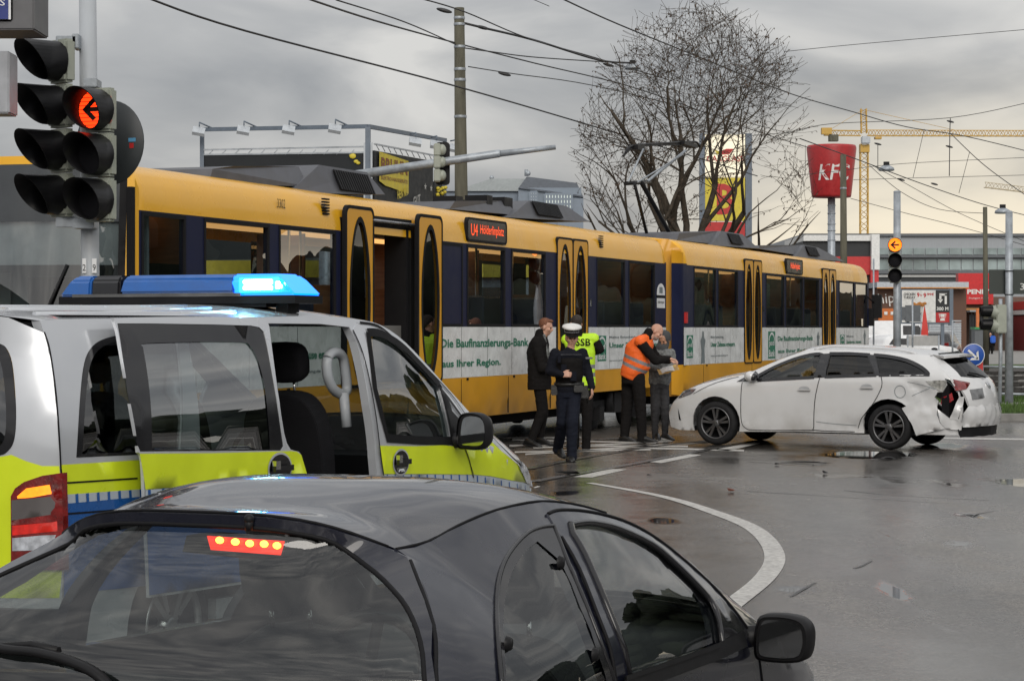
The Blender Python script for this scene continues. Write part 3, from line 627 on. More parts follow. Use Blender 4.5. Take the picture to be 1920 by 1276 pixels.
# front of the leading car: raked, slightly bowed windscreen with a display above it
fx = lambda y, z: -.42*(1-((y-1.325)/1.325)**2) - .03 + .05*(z-1.7)
b = MB(); FN = lambda y, z: (fx(y, z), y, z)
b.patch(FN, [(0.0,.46),(2.65,.46),(2.65,1.5),(0.0,1.5)], (), .2, 0)
b.patch(FN, [(0.0,1.5),(.10,1.5),(.10,3.17),(.35,3.28),(2.3,3.28),(2.55,3.17),(2.55,1.5),(2.65,1.5),(2.65,3.1),(2.4,3.36),(.25,3.36),(0.0,3.1)], (), .12, 0)
b.patch(lambda y, z: (fx(0,z)*(1-y)+.0*y + (.12*y), 0.001, z), [(0,.46),(1,.46),(1,3.05),(0,3.15)], (), .3, 0)
for y0, y1 in ((.06,.12),):
    b.patch(lambda y, z: (fx(y, z)-.006, y, z), [(y0,1.45),(y1,1.45),(y1,3.16),(.4,3.27),(.4,3.31),(y0,3.2)], (), .1, 1)
b.box(-.035, .035, -.006, .05, .46, 3.06, 1); tfr = put1(b, 'cab_front', [M_['tyel'], M_['seal']])
b = MB(); b.patch(lambda y, z: (fx(y, z)+.006, y, z), [(.10,1.5),(2.55,1.5),(2.55,2.72),(.10,2.72)], (), .15); put1(b, 'windscreen', [glass('cab_glass', (.45,.5,.5), .9, 1.5, .0, .06, .0)])
b = MB(); b.patch(lambda y, z: (fx(y, z)+.004, y, z), [(.10,2.72),(2.55,2.72),(2.55,3.17),(2.3,3.28),(.35,3.28),(.10,3.17)], (), .15)
for i in range(2):
    for j in range(7):
        for k in range(3):
            y = 1.75+.35*i-.04*k; b.add([FN(y, 2.83+.03*j+.0), FN(y-.028, 2.83+.03*j), FN(y-.028, 2.85+.03*j), FN(y, 2.85+.03*j)], [(0,1,2,3)], 1) if (j+k+i) % 3 else None
b.v = [p+Vector((-.002 if i >= 0 else 0, 0, 0)) for i, p in enumerate(b.v)]
put1(b, 'destination_display', [mat('dark_glass', (.05,.055,.06), .12), M_['led']])
b = MB()
for y, k in ((.9,.35),(1.75,.4)):
    b = MB(); b.tube([(fx(y,1.5)-.04, y, 1.5), (fx(y-.2,1.9)-.05, y-.2, 1.9), (fx(y-k,2.35)-.03, y-k, 2.3)], .014, 6); put1(b, 'wiper', [M_['black']])
b = MB(); b.box(1.1, 1.55, .3, .9, 1.5, 2.35); b.box(.2, .9, .2, 2.3, 1.0, 1.75); put1(b, 'driver_desk', [M_['dark']])
b = MB(); b.patch(lambda y, z: (fx(y, z)+.05, y, z), [(.12,2.30),(2.5,2.30),(2.5,2.74),(.12,2.74)], (), .2, 0, .02, (1,0,0)); put1(b, 'sun_blind', [mat('blind_pale', (.50,.50,.52), .7)])
b = MB(); b.box(.55, .6, .15, 2.5, 1.0, 2.9, 0); b.box(.53, .55, .5, 1.5, 1.3, 2.2, 1); b.box(.52, .54, 1.7, 2.2, 1.5, 2.25, 2); put1(b, 'cab_reflection_panel', [mat('reflection_grey', (.26,.30,.30), .5), M_['dark'], M_['advert']])  # added panel; windscreen reflections put into its grey, dark and pale tones
# bellows, coupling and the yellow end faces between the cars
b = MB(); b.box(19.3, 19.36, .18, 2.47, .7, 3.25, 0)
for i in range(7): b.box(19.36+.07*i, 19.40+.07*i, .26, 2.4, .75, 3.12, 0); b.box(19.40+.07*i, 19.43+.07*i, .34, 2.3, .8, 3.05, 0)
put1(b, 'bellows', [M_['seal']])
b = MB(); b.patch(lambda y, z: (-.05-.25*(1-((y-1.325)/1.325)**2), y, z), [(0.02,.46),(2.63,.46),(2.63,3.1),(2.4,3.3),(.25,3.3),(.02,3.1)], [[(.5,1.7),(2.15,1.7),(2.15,2.85),(.5,2.85)]], .2, 0)
b.patch(lambda x, z: (x-.30*(1-(x+.3)/.3)*0, .001+.14*(1-(x+.30)/.30)**2, z), [(-.30,.5),(0,.46),(0,1.03),(-.3,1.03)], (), .1, 0); b.patch(lambda x, z: (x, .001+.14*(1-(x+.30)/.30)**2, z), [(-.30,2.86),(0,2.86),(0,3.05),(-.3,3.1)], (), .1, 0)
b.patch(lambda x, z: (x, .001+.14*(1-(x+.30)/.30)**2, z), [(-.30,1.03),(0,1.03),(0,2.86),(-.3,2.86)], (), .1, 1)
b.patch(lambda y, z: (-.04-.25*(1-((y-1.325)/1.325)**2), y, z), [(.5,1.7),(2.15,1.7),(2.15,2.85),(.5,2.85)], (), .3, 1)
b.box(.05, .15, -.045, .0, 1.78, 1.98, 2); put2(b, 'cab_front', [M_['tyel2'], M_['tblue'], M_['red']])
b = MB(); b.box(17.74, 17.9, -.12, .05, 1.75, 2.2, 0); b.tube([(17.5,0,2.5),(17.9,-.15,2.3)], .02, 6, 0); b.box(17.8, 18.0, -.3, -.06, 1.95, 2.55, 0); put2(b, 'wing_mirror', [M_['black']], bevel=.02)
# roof boxes: outline on the near face, carried across the roof
def rbox(fr, put, pix, y0, y1, panel=None, name='roof_equipment'):
    P = [fr.plane(u, v, 1, y0) for u, v in pix]; b = MB(); n = len(P)
    cx = sum(p.x for p in P)/n; zt = max(p.z for p in P)
    A = [(p.x, y0-(.12 if p.z < zt-.12 else 0), p.z) for p in P]; B = [(p.x, y1+(.12 if p.z < zt-.12 else 0), p.z) for p in P]
    b.add(A+B, [tuple(range(n)), tuple(range(2*n-1, n-1, -1))] + [(i, (i+1) % n, n+(i+1) % n, n+i) for i in range(n)], 0)
    if panel:
        Q = [fr.plane(u, v, 1, y0-.05) for u, v in panel]; x0 = min(q.x for q in Q); x1 = max(q.x for q in Q); z0 = min(q.z for q in Q); z1 = max(q.z for q in Q); k = int((x1-x0)/.07)
        b.add([(x0,y0-.13,z0),(x1,y0-.13,z0),(x1,y0-.02,z1),(x0,y0-.02,z1)], [(0,1,2,3)], 1)
        for i in range(k): x = x0+(x1-x0)*i/k; b.add([(x,y0-.15,z0),(x+.02,y0-.15,z0),(x+.02,y0-.04,z1),(x,y0-.04,z1)], [(0,1,2,3)], 2)
    put(b, name, [M_['roofgrey'], M_['dark'], M_['black']])
rbox(T1, put1, [(372,345),(380,317),(419,312),(560,312),(560,350)], .5, 2.1)
rbox(T1, put1, [(525,362),(598,309),(688,323),(706,365)], .45, 2.2, [(628,355),(694,328)])
rbox(T1, put1, [(828,392),(838,377),(945,376),(960,404)], .6, 2.0)
b = MB()
for u, v, s in ((842,376,.12),(900,374,.1),(935,378,.16),(880,384,.1)):
    c = T1.plane(u, v, 1, .7); b.box(c.x-s, c.x+s*1.3, .55, .9, c.z-.1, c.z+.06)
c0_ = T1.plane(832,374,1,.9); c1_ = T1.plane(955,372,1,.9); b.tube([c0_, c0_.lerp(c1_,.5)+Vector((0,0,-.04)), c1_], .015, 6)
put1(b, 'roof_equipment', [M_['black']])
rbox(T1, put1, [(940,408),(992,376),(1062,386),(1092,416)], .5, 2.1, [(1000,402),(1048,384)])
rbox(T2, put2, [(1258,450),(1262,437),(1352,433),(1352,460)], .6, 2.0)
rbox(T2, put2, [(1322,460),(1353,433),(1392,439),(1412,466)], .5, 2.1, [(1366,456),(1388,440)])
rbox(T2, put2, [(1412,466),(1414,460),(1508,459),(1508,482)], .6, 2.0)
rbox(T2, put2, [(1480,484),(1507,459),(1534,464),(1575,490)], .5, 2.1, [(1512,478),(1532,464)])
# pantograph
b = MB(); P = lambda u, v, y=1.3: T1.plane(u, v, 1, y)
b.tube([P(1262,448), P(1203,343)], .045, 8); b.tube([P(1213,440,1.0), P(1190,345,1.0)], .03, 8); b.tube([P(1173,344,1.0), P(1218,341,1.6)], .04, 8)
put1(b, 'pantograph_arm', [M_['black']])
b = MB(); b.tube([P(1178,341,1.0), P(1206,280,1.1)], .02, 6); b.tube([P(1214,340,1.5), P(1285,283,1.6)], .03, 6); b.tube([P(1195,342,1.2), P(1280,290,1.5)], .015, 6); put1(b, 'pantograph_arm', [M_['galv']])
b = MB()
b.tube(spl([P(1172,288), P(1180,276), P(1205,271), P(1240,269), P(1290,266), P(1306,267), P(1312,276)], 5), .025, 6); b.tube(spl([P(1168,293), P(1184,279), P(1210,273), P(1300,271)], 5), .02, 6)
b.box(P(1187,276).x, P(1200,276).x, 1.2, 1.4, P(1190,281).z, P(1190,272).z); b.box(P(1275,276).x, P(1300,276).x, 1.2, 1.4, P(1290,275).z, P(1290,268).z)
put1(b, 'contact_strip', [M_['black']])
# ================================================================ car shells: side y = S(x, z), top z = T(x, y), rear x = Rr(y, z)
class Body:
    def __init__(s, fr, W, yg, belt, pwr=1.7, low=.06, sg=-1):
        s.sg = sg; s.dent = None; s.tp = 2.2
        s.fr, s.W, s.yg, s.belt, s.pwr, s.low = fr, W, yg, belt, pwr, low
    def groove(s, pix, extra=()):                          # roof rail / pillar / bonnet edge traced on the near side
        P = [s.fr.hit(u, v, 1, lambda x, z: s.sg*s.yg(x), s.sg*.75) for u, v in pix]
        s.ztab = sorted([(p.x, p.z) for p in P] + list(extra)); s.zg = lambda x: pw(s.ztab, x)
    def S(s, x, z):
        g = s.zg(x); b = min(s.belt(x), g-.10); w = s.W(x)
        if z >= b:
            q = min(1.15, (z-b)/(g-b)); return w-(w-s.yg(x))*q**s.pwr
        return w-s.low*(max(0, (b-z)/max(.2, b)))**2.2
    def side(s, off=0.0): return lambda x, z: (x, s.sg*(s.S(x, z)+off-(s.dent(x, z) if s.dent else 0)), z)
    def T(s, x, y): return s.zg(x)+s.crown(x)*(1-min(1.2, abs(y)/s.yg(x))**s.tp)
    def top(s, off=0.0): return lambda x, y: (x, y, s.T(x, y)+off)
    def px(s, pix, off=0.0):                               # photograph outline -> (x, z) on the side
        out = []
        for u, v in pix:
            p = s.fr.hit(u, v, 1, lambda x, z: s.sg*(s.S(x, z)+off), s.sg*.8); out.append((p.x, p.z))
        return out
    def rear(s, xe, bow, k=3.0):
        s.xe = xe
        s.Rr = lambda y, z: xe(z)-bow*(1-min(1.0, abs(y)/max(.05, s.S(xe(z), min(z, s.zg(xe(z))))))**k)
    def rfn(s, off=0.0): return lambda y, z: (s.Rr(y, z)-off, y, z)
    def pxr(s, pix, off=0.0):
        out = []
        for u, v in pix:
            p = s.fr.hit(u, v, 0, lambda y, z: s.Rr(y, z)-off, 0.0); out.append((p.y, p.z))
        return out
    def pxt(s, pix, off=0.0):
        out = []
        for u, v in pix:
            p = s.fr.hit(u, v, 2, lambda x, y: s.T(x, y)+off, 1.3); out.append((p.x, p.y))
        return out
def arch(cx, cz, r, x0, x1, z):    # sill line from x0 to x1 (rear to front) broken by a wheel arch: returns points
    dx = math.sqrt(max(0, r*r-(z-cz)**2)); a0 = math.atan2(z-cz, -dx); n = 14; out = [(x0, z), (cx-dx, z)]
    a1 = math.pi-a0
    for k in range(1, n): a = a0+(a1-a0-0)*0+( (math.pi - a0) - a0)*0; 
    th0 = math.pi-math.asin(max(-1, min(1, (z-cz)/r))); th1 = math.asin(max(-1, min(1, (z-cz)/r)))
    for k in range(1, n): t = th0+(th1-th0)*k/n; out.append((cx+r*math.cos(t), cz+r*math.sin(t)))
    out += [(cx+dx, z), (x1, z)]; return out
# ================================================================ police van
_l = Vector((-math.cos(R(25.5)), math.sin(R(25.5)), 0)); _r0 = Vector((-2.064, 10.2, 0))+_l*.95
VF = Frame(_r0.x, _r0.y, gz(12), 25.5)
van = thing('police_van', 'silver van with bright yellow and blue bands, open sliding door, lit blue roof beacon', 'police van', VF.o, VF.rz)
VW = lambda x: pw([(-.2,.93),(.3,.95),(4.3,.95),(4.8,.92),(5.3,.82),(5.6,.69),(5.85,.50)], x)
VB = Body(VF, VW, lambda x: pw([(0,.78),(2.9,.79),(4.3,.81),(4.8,.77),(5.3,.66),(5.6,.54),(5.85,.38)], x), lambda x: pw([(0,1.10),(3.2,1.05),(4.2,.98),(5.0,.90),(5.8,.70)], x), 1.9, .05)
VB.groove([(120,598),(300,597),(500,594),(603,592),(660,597),(700,604),(730,618),(755,637),(790,672),(835,722),(880,772),(917,808),(945,836),(972,864)], [(-.3,1.80),(5.86,.80)])
VB.crown = lambda x: pw([(-.3,.07),(2.6,.07),(3.6,.06),(5.8,.05)], x)
M_['vsil'] = mat('van_silver', (.50,.52,.55), .22, metal=.25, coat=.6, var=.04, scale=2, dirt=((.2,.19,.18), 3, .35, 1.2))
M_['vyel'] = mat('reflective_yellow', (.62,.74,.015), .35, coat=.3, var=.05, dirt=((.15,.15,.05), 4, .4, 1.0))
M_['vblue'] = mat('police_blue', (.010,.085,.30), .3, coat=.4, var=.08, dirt=((.04,.05,.07), 4, .4, .9))
M_['vtick'] = mat('reflective_silver', (.40,.45,.50), .35, var=.08)
M_['vglass'] = glass('van_glass', (.50,.56,.55), .95, 1.6, .0, .16, .02)
M_['vglass_d'] = glass('van_glass_dark', (.10,.115,.12), .9, 1.5, .0, .07, .03)
M_['frit'] = mat('glass_border', (.016,.016,.018), .12, coat=.1, spec=.4)
M_['lining'] = mat('grey_lining', (.22,.23,.24), .7)
BL = Body.px
vq = VB.px(spl([(143,857),(145,828),(151,735),(158,680),(170,653),(190,637),(225,627)], 4)+[(330,622),(338,848)])
vo = VB.px([(345,610),(510,606),(600,607),(655,613),(668,640),(692,760),(704,860),(712,960),(716,1075),(352,1130)])
vfw = VB.px(spl([(687,623),(708,624),(735,637),(757,653),(778,674),(800,697),(822,722)], 3)+spl([(822,722),(832,758),(841,795),(846,826)], 3)+[(785,825),(724,821),(712,775),(700,727)])
rear_tab = sorted((p.z, p.x) for p in [VB.fr.hit(u, v, 1, lambda x, z: -(VB.S(x, z)), -.9) for u, v in ((82,622),(91,650),(101,713),(109,800),(113,873),(117,980),(118,1070))])
rear_tab = [(.2, rear_tab[0][1]-.02)]+rear_tab+[(1.9, rear_tab[-1][1])]
VB.rear(lambda z: pw(rear_tab, z), .13, 4)
xr = lambda z: pw(rear_tab, z)
rearline = [(xr(z), z) for z in (.32,.5,.7,.9,1.1,1.3,1.5,1.65,1.75)]; xg = xr(1.8)
topline = [(x, VB.zg(x)) for x in [5.82-.1*i for i in range(int((5.82-xg)/.1))]+[xg]]
outer = arch(.95, .33, .39, rearline[0][0], 2.4, .32)+arch(4.75, .33, .39, 2.41, 5.80, .32)[1:]+[(5.82,.5)]+topline+rearline[::-1][:-1]
b = MB(); b.patch(VB.side(), outer, [vq, vo, vfw], .09, 0, .05)
# far side, mirrored: same openings glazed, sliding door shut
far = MB(); far.patch(VB.side(), outer, [vq, VB.px([(350,622),(655,622),(680,700),(700,815),(356,845)]), vfw], .12, 0, .03); far.v = [Vector((p.x,-p.y,p.z)) for p in far.v]
b.add(far.v, far.f, 0, True)
# roof (with windscreen opening), bonnet, rear
xw0 = VF.hit(690, 600, 1, lambda x, z: -VB.yg(x), -.8).x; xw1 = VF.hit(905, 797, 1, lambda x, z: -VB.yg(x), -.8).x
ws = [(x, VB.yg(x)-.05) for x in [lerp(xw0+.02, xw1, i/8) for i in range(9)]]; ws = [(x, -y) for x, y in ws]+[(x, y) for x, y in ws[::-1]]
tops = [(x, VB.yg(x)) for x in [5.82-.15*i for i in range(int((5.82-xg)/.15))]+[xg]]
bowl = lambda y: xg-.11*(1-abs(y/VB.yg(xg))**4)
topo = [(x, -y) for x, y in tops]+[(bowl(y), y) for y in [lerp(-VB.yg(xg), VB.yg(xg), i/10) for i in range(1, 10)]]+tops[::-1]
b.patch(VB.top(), topo, [ws], .1, 0)
for k in range(3):                                      # pressed roof beads
    for s in (-1, 1): b.tube([(x, s*(.62-.16*k), VB.T(x, .62-.16*k)-.004) for x in (.25,.6,1.0,1.5,2.0)], .014, 6)
rs = [lerp(-1, 1, i/16) for i in range(17)]
def rl(z, s=1): return [(s*t*VB.S(xr(z), z), z) for t in rs]
rout = [(-VB.S(xr(z), z), z) for z in (1.78,1.6,1.4,1.2,1.0,.8,.6,.4,.3)]; rout = rout+[(-y, z) for y, z in rout[::-1]]
rtop = [(y, VB.T(bowl(y), y)-.003) for y in [lerp(VB.yg(xg), -VB.yg(xg), i/12) for i in range(1, 12)]]
rw_r = VB.pxr(spl([(0,644),(12,652),(23,680),(29,740),(30,795),(25,830),(12,848),(0,853)], 4)); rw = [(y, z) for y, z in rw_r]+[(-y, z) for y, z in rw_r[::-1]]
b.patch(VB.rfn(), rout+rtop, [rw], .08, 0)
b.patch(lambda y, z: (5.90-.08*(y/.5)**2+.05*(.6-z), y, z), [(-.52,.3),(.52,.3),(.42,.80),(0,.86),(-.42,.80)], (), .15, 0)
b.box(.1, 5.4, -.78, .85, .30, .36, 1)
b.build('body', [M_['vsil'], M_['dark']], van)
b = MB(); b.patch(VB.rfn(.002), rw, (), .12); o = b.build('rear_window', M_['vglass_d'], van)
b = MB(); b.patch(VB.rfn(.004), rw, [[(y*.94, 1.4+(z-1.4)*.9) for y, z in rw]], .1); b.build('seal', M_['frit'], o)
b = MB(); b.patch(VB.top(-.006), ws, (), .15); o = b.build('windscreen', M_['vglass'], van)
b = MB(); b.patch(VB.top(.001), ws, [[(lerp(x, (xw0+xw1)/2, .07), y*.93) for x, y in ws]], .1); b.build('seal', M_['frit'], o)
for pts, nm, m in ((vq, 'quarter_window', 'vglass_d'), (vfw, 'front_door_window', 'vglass')):
    pass
def zone(nm, pix, m, off, parent=van, holes=(), step=.09, thick=.0, body=VB):
    b = MB(); b.patch(body.side(off), body.px(pix, off), [body.px(h, off) for h in holes], step, 0, thick); return b.build(nm, M_[m], parent)
def seam(pix, w=.010, off=.006, parent=van, body=VB, nm='door_seam', n=5):
    b = MB(); q = body.px(pix, off); b.ribbon(spl(q, n), w, body.side(off)); return b.build(nm, M_['seal'], parent)
b = MB(); b.patch(lambda x, z: (x, VB.S(x, z)-.012, z), vq, (), .2); b.build('far_side_window', M_['vglass_d'], van)
b = MB(); b.patch(VB.side(-.012), vq, (), .15); o = b.build('quarter_window', M_['vglass_d'], van)
b = MB(); b.patch(VB.side(.002), [(x, z) for x, z in vq], [[(lerp(x, 1.0, .05), lerp(z, 1.4, .07)) for x, z in vq]], .1); b.build('seal', M_['frit'], o)
farw = VB.px([(350,622),(655,622),(680,700),(700,815),(356,845)])
b = MB(); b.patch(lambda x, z: (x, VB.S(x, z)-.012, z), farw, (), .2); b.build('far_side_window', M_['vglass'], van)
b = MB(); b.patch(lambda x, z: (x, VB.S(x, z)-.012, z), vfw, (), .2); b.build('far_side_window', M_['vglass'], van)
# livery bands on the rear quarter and on the back
zone('yellow_band', [(113,871),(258,862),(345,858),(345,912),(258,917),(118,927)], 'vyel', .003)
zone('reflective_strip', [(118,927),(258,917),(345,912),(345,926),(258,931),(118,944)], 'vtick', .003)
zone('blue_band', [(118,944),(258,931),(345,926),(345,1090),(150,1110),(120,1120)], 'vblue', .003)
b = MB()
for u in range(124, 345, 20): b.ribbon(VB.px([(u, 927-(u-118)*.07), (u+1, 944-(u-118)*.07)], .005), .02, VB.side(.005))
b.build('strip_tick', M_['vblue'], van)
seam([(118,905),(258,896)], .008); seam([(120,963),(262,952)], .008); seam([(83,622),(92,650),(102,713),(110,800),(114,873),(118,900)], .012)
ry = VB.pxr([(0,856),(22,852),(50,864),(80,873),(112,873),(117,930),(117,1070),(112,1120),(0,1120)]); ry = ry+[(-y, z) for y, z in ry[::-1]]
b = MB(); b.patch(VB.rfn(.003), ry, (), .08); b.build('yellow_band', M_['vyel'], van)
b = MB(); b.patch(lambda y, z: (VB.Rr(y, z)-.05, y, z), [(-.95,.25),(.95,.25),(.95,.52),(-.95,.52)], (), .1, 0, .08, (1,0,0)); b.build('bumper', M_['black'], van)
M_['lred'] = mat('lens_red', (.13,.003,.003), .08, coat=1, var=.6, scale=18, bump=.3, bscale=60, emit=(1,.02,.01), es=.03)
M_['lamb'] = mat('lens_amber', (.7,.16,.01), .1, coat=1, var=.5, scale=40, emit=(1,.24,.008), es=1.8)
M_['lclr'] = mat('lens_clear', (.42,.44,.48), .08, coat=1, var=.4, scale=30)
M_['lrho'] = mat('lens_red_lit', (.3,.006,.006), .1, coat=1, var=.6, scale=30, emit=(1,.03,.01), es=.32)
M_['lgrey'] = mat('lens_smoke', (.10,.09,.09), .1, coat=1)
for s in (-1, 1):
    def lz(pix, off=.02): return [(s*-y if s > 0 else y, z) for y, z in VB.pxr(pix, off)]
    b = MB(); b.patch(VB.rfn(.020), lz([(20,930),(28,915),(45,903),(80,891),(116,886),(119,1068),(20,1068)]), (), .05, 0, .04, (1,0,0)); t = b.build('tail_light', M_['lred'], van)
    b = MB(); b.patch(VB.rfn(.024), lz([(33,930),(50,915),(94,908),(98,925),(60,932),(34,934)]), (), .05); b.build('indicator_lens', M_['lamb'], t)
    b = MB(); b.patch(VB.rfn(.024), lz([(24,1008),(78,1003),(108,1002),(104,1020),(90,1030),(24,1032)]), (), .05); b.build('reversing_lens', M_['lclr'], t)
    b = MB(); b.patch(VB.rfn(.024), lz([(24,985),(100,978),(112,975),(108,995),(24,1003)]), (), .05); b.patch(VB.rfn(.024), lz([(45,1040),(70,1040),(70,1060),(45,1060)]), (), .05); b.build('brake_lens', M_['lrho'], t)
    b = MB(); b.patch(VB.rfn(.022), lz([(22,937),(100,930),(112,940),(110,962),(22,975)]), (), .05); b.build('smoke_lens', M_['lgrey'], t)
# sliding door, slid half back and standing proud
def door_outline(): return spl([(213,596),(300,594),(420,594),(500,598)], 3)+spl([(505,612),(515,690),(533,812),(545,842)], 3)+spl([(555,845),(563,849),(570,870),(576,895),(580,960),(584,1075)], 3)+[(280,1120)]+spl([(272,960),(268,865),(260,848)], 3)+spl([(258,830),(240,730),(222,625)], 3)
DO = .10
gl = [(220,606),(280,606),(340,607),(400,608),(470,610),(486,613)]+spl([(495,622),(502,650),(518,740),(532,836)], 3)+[(527,844),(263,846),(258,834),(240,735),(230,670)]
dp = MB(); q = VB.px(door_outline(), DO); gq = VB.px(gl, DO)
dp.patch(VB.side(DO), q, [gq], .08, 0, .018); sd_ = dp.build('sliding_door', M_['vsil'], van)
zone('yellow_band', [(262,850),(400,849),(545,845),(556,846),(565,852),(572,875),(577,893),(400,908),(273,917)], 'vyel', DO+.004, sd_)
zone('reflective_strip', [(273,918),(400,909),(577,894),(578,908),(400,924),(273,934)], 'vtick', DO+.004, sd_)
zone('blue_band', [(273,934),(400,924),(578,908),(583,1070),(280,1115)], 'vblue', DO+.004, sd_)
b = MB()
for u in range(280, 577, 26): b.ribbon(VB.px([(u, 918-(u-273)*.079), (u+1, 934-(u-273)*.086)], DO+.006), .022, VB.side(DO+.006))
b.build('strip_tick', M_['vblue'], sd_)
cl_ = spl([(268,650),(280,643),(440,641),(470,650),(488,690),(498,740),(504,800)], 4)+[(506,842),(285,842)]
b = MB(); b.patch(VB.side(DO-.008), gq, (), .15); w_ = b.build('window', M_['vglass'], sd_)
b = MB(); b.patch(VB.side(DO-.004), gq, [VB.px(cl_, DO-.004)], .08); b.build('seal', M_['frit'], w_)
def handle(u, v, parent, off, W_=.15, H_=.12):
    c = VF.hit(u, v, 1, lambda x, z: -(VB.S(x, z)+off), -.9); q = ell(c.x, c.z, W_*.72, H_*.62, 28)
    b = MB(); b.patch(VB.side(off+.004), ell(c.x, c.z, W_*.80, H_*.72, 28), (), .03, 2); b.patch(lambda x, z: (x, -(VB.S(x, z)+off+.006), z), q, (), .03, 0)
    b.box(c.x-W_*.62, c.x+W_*.60, c.y-.035, c.y-.015, c.z-.012, c.z+.018, 0); b.box(c.x-W_*.60, c.x-W_*.30, c.y-.036, c.y-.012, c.z+.0, c.z+.045, 1)
    b.patch(lambda x, z: (x, -(VB.S(x, z)+off+.008), z), [(c.x-W_*.4,c.z-.055),(c.x+W_*.4,c.z-.055),(c.x+W_*.5,c.z-.03),(c.x-W_*.5,c.z-.03)], (), .03, 1)
    return b.build('handle', [M_['gloss_black'], M_['chrome'], M_['vsil']], parent)
handle(524, 878, sd_, DO+.004)
# front door: bands, frame, pane, handle
b = MB(); fdo = spl([(662,618),(675,605),(710,612),(745,640),(795,686),(845,738),(868,775)], 4)+spl([(870,790),(872,838),(880,862),(888,892)], 3)+spl([(890,960),(880,1070)], 3)+[(740,1080)]+spl([(722,960),(720,893),(712,835),(700,748),(680,660)], 3)
b.patch(VB.side(.005), VB.px(fdo, .005), [vfw], .08, 0, .05); fd = b.build('front_door', M_['vsil'], van)
zone('yellow_band', [(712,835),(780,836),(830,834),(868,838),(873,842),(880,862),(888,889),(800,888),(720,888)], 'vyel', .009, fd)
zone('reflective_strip', [(720,889),(800,889),(888,890),(889,906),(800,905),(721,905)], 'vtick', .009, fd)
zone('blue_band', [(721,905),(800,905),(889,906),(884,1070),(742,1075)], 'vblue', .009, fd)
b = MB()
for u in range(726, 888, 15): b.ribbon(VB.px([(u, 889), (u+1, 905)], .011), .016, VB.side(.011))
b.build('strip_tick', M_['vblue'], fd); handle(751, 866, fd, .010, .125, .11)
b = MB(); b.patch(VB.side(-.01), vfw, (), .15); w_ = b.build('window', M_['vglass'], fd)
b = MB(); b.ribbon(vfw+[vfw[0]], .05, VB.side(.012)); b.build('seal', M_['seal'], w_)
seam([(662,618),(680,660),(700,748),(712,835),(720,893)], .012, .01); seam([(872,840),(880,862),(888,895)], .010, .012)
seam([(675,604),(710,611),(745,639),(795,685),(845,737),(872,775),(890,800)], .014, .012)
b = MB(); b.patch(VB.side(.014), VB.px([(824,722),(842,744),(862,772),(880,800),(880,822),(850,828)], .014), [VB.px([(843,752),(862,778),(866,790),(848,770)], .014)], .05); b.build('mirror_base', M_['black'], fd)
# wing with yellow, strip, headlamp
zone('yellow_band', [(873,842),(895,829),(918,824),(940,845),(962,863),(974,874),(985,888),(995,910),(960,900),(920,892),(889,889),(880,862)], 'vyel', .004)
zone('reflective_strip', [(889,890),(920,893),(960,901),(996,914),(996,928),(960,916),(889,906)], 'vtick', .004)
zone('blue_band', [(889,906),(960,916),(996,928),(996,990),(960,985),(889,980)], 'vblue', .004)
b = MB()
for i, u in enumerate(range(895, 996, 15)): b.ribbon(VB.px([(u, 890+max(0,u-889)*.2), (u+1, 906+max(0,u-889)*.2)], .006), .016, VB.side(.006))
b.build('strip_tick', M_['vblue'], van)
b = MB(); b.patch(VB.top(.004), [(x, -y) for x, y in [(p, VB.yg(p)) for p in (xw1+.06, xw1+.3, xw1+.6, 5.7)]]+[(x, y) for x, y in [(p, VB.yg(p)) for p in (5.7, xw1+.6, xw1+.3, xw1+.06)]], (), .1); b.build('bonnet', M_['vyel'], van)
seam([(917,812),(940,836),(962,858),(978,872)], .014, .012, nm='bonnet_seam')
b = MB(); b.patch(VB.side(.012), VB.px(spl([(968,860),(982,868),(992,885),(999,912)], 4)+[(988,905),(976,880)], .012), (), .04); hl = b.build('headlight', M_['lclr'], van)
# big black door mirror with its glass, facing back at the viewer
c = VF.hit(882, 806, 1, lambda x, z: -(VB.S(x, z)+.16), -1.1)
b = MB(); k = Matrix.Translation(c) @ Matrix.Rotation(R(-8), 4, 'Z')
out_ = spl([(-.11,-.10),(-.10,.06),(-.05,.105),(.06,.10),(.105,.05),(.11,-.06),(.07,-.115),(-.04,-.12)], 4, True)
V = []; n = len(out_)
for d, s_ in ((0,.94),(.015,1),(.06,1),(.11,.85),(.15,.5)):
    for p in out_: V.append(k @ Vector((d, -p.x*s_*1.0, p.y*s_)))
b.add(V, [(i*n+j, i*n+(j+1) % n, (i+1)*n+(j+1) % n, (i+1)*n+j) for i in range(4) for j in range(n)], 0, True); b.add(V[-n:], [tuple(range(n))], 0)
b.add([k @ Vector((.012, -p.x*.9, p.y*.9)) for p in out_], [tuple(range(n))[::-1]], 0)
b.tube([k @ Vector((.06,.08,-.06)), k @ Vector((.05,.24,-.08))], .05, 8)
mr = b.build('wing_mirror', M_['black'], van)
b = MB(); b.add([k @ Vector((.006, -p.x*.78-.012, p.y*.78)) for p in out_], [tuple(range(n))[::-1]], 0); b.build('mirror_glass', mat('mirror_glass', (.5,.53,.55), .02, metal=1, var=.02), mr)
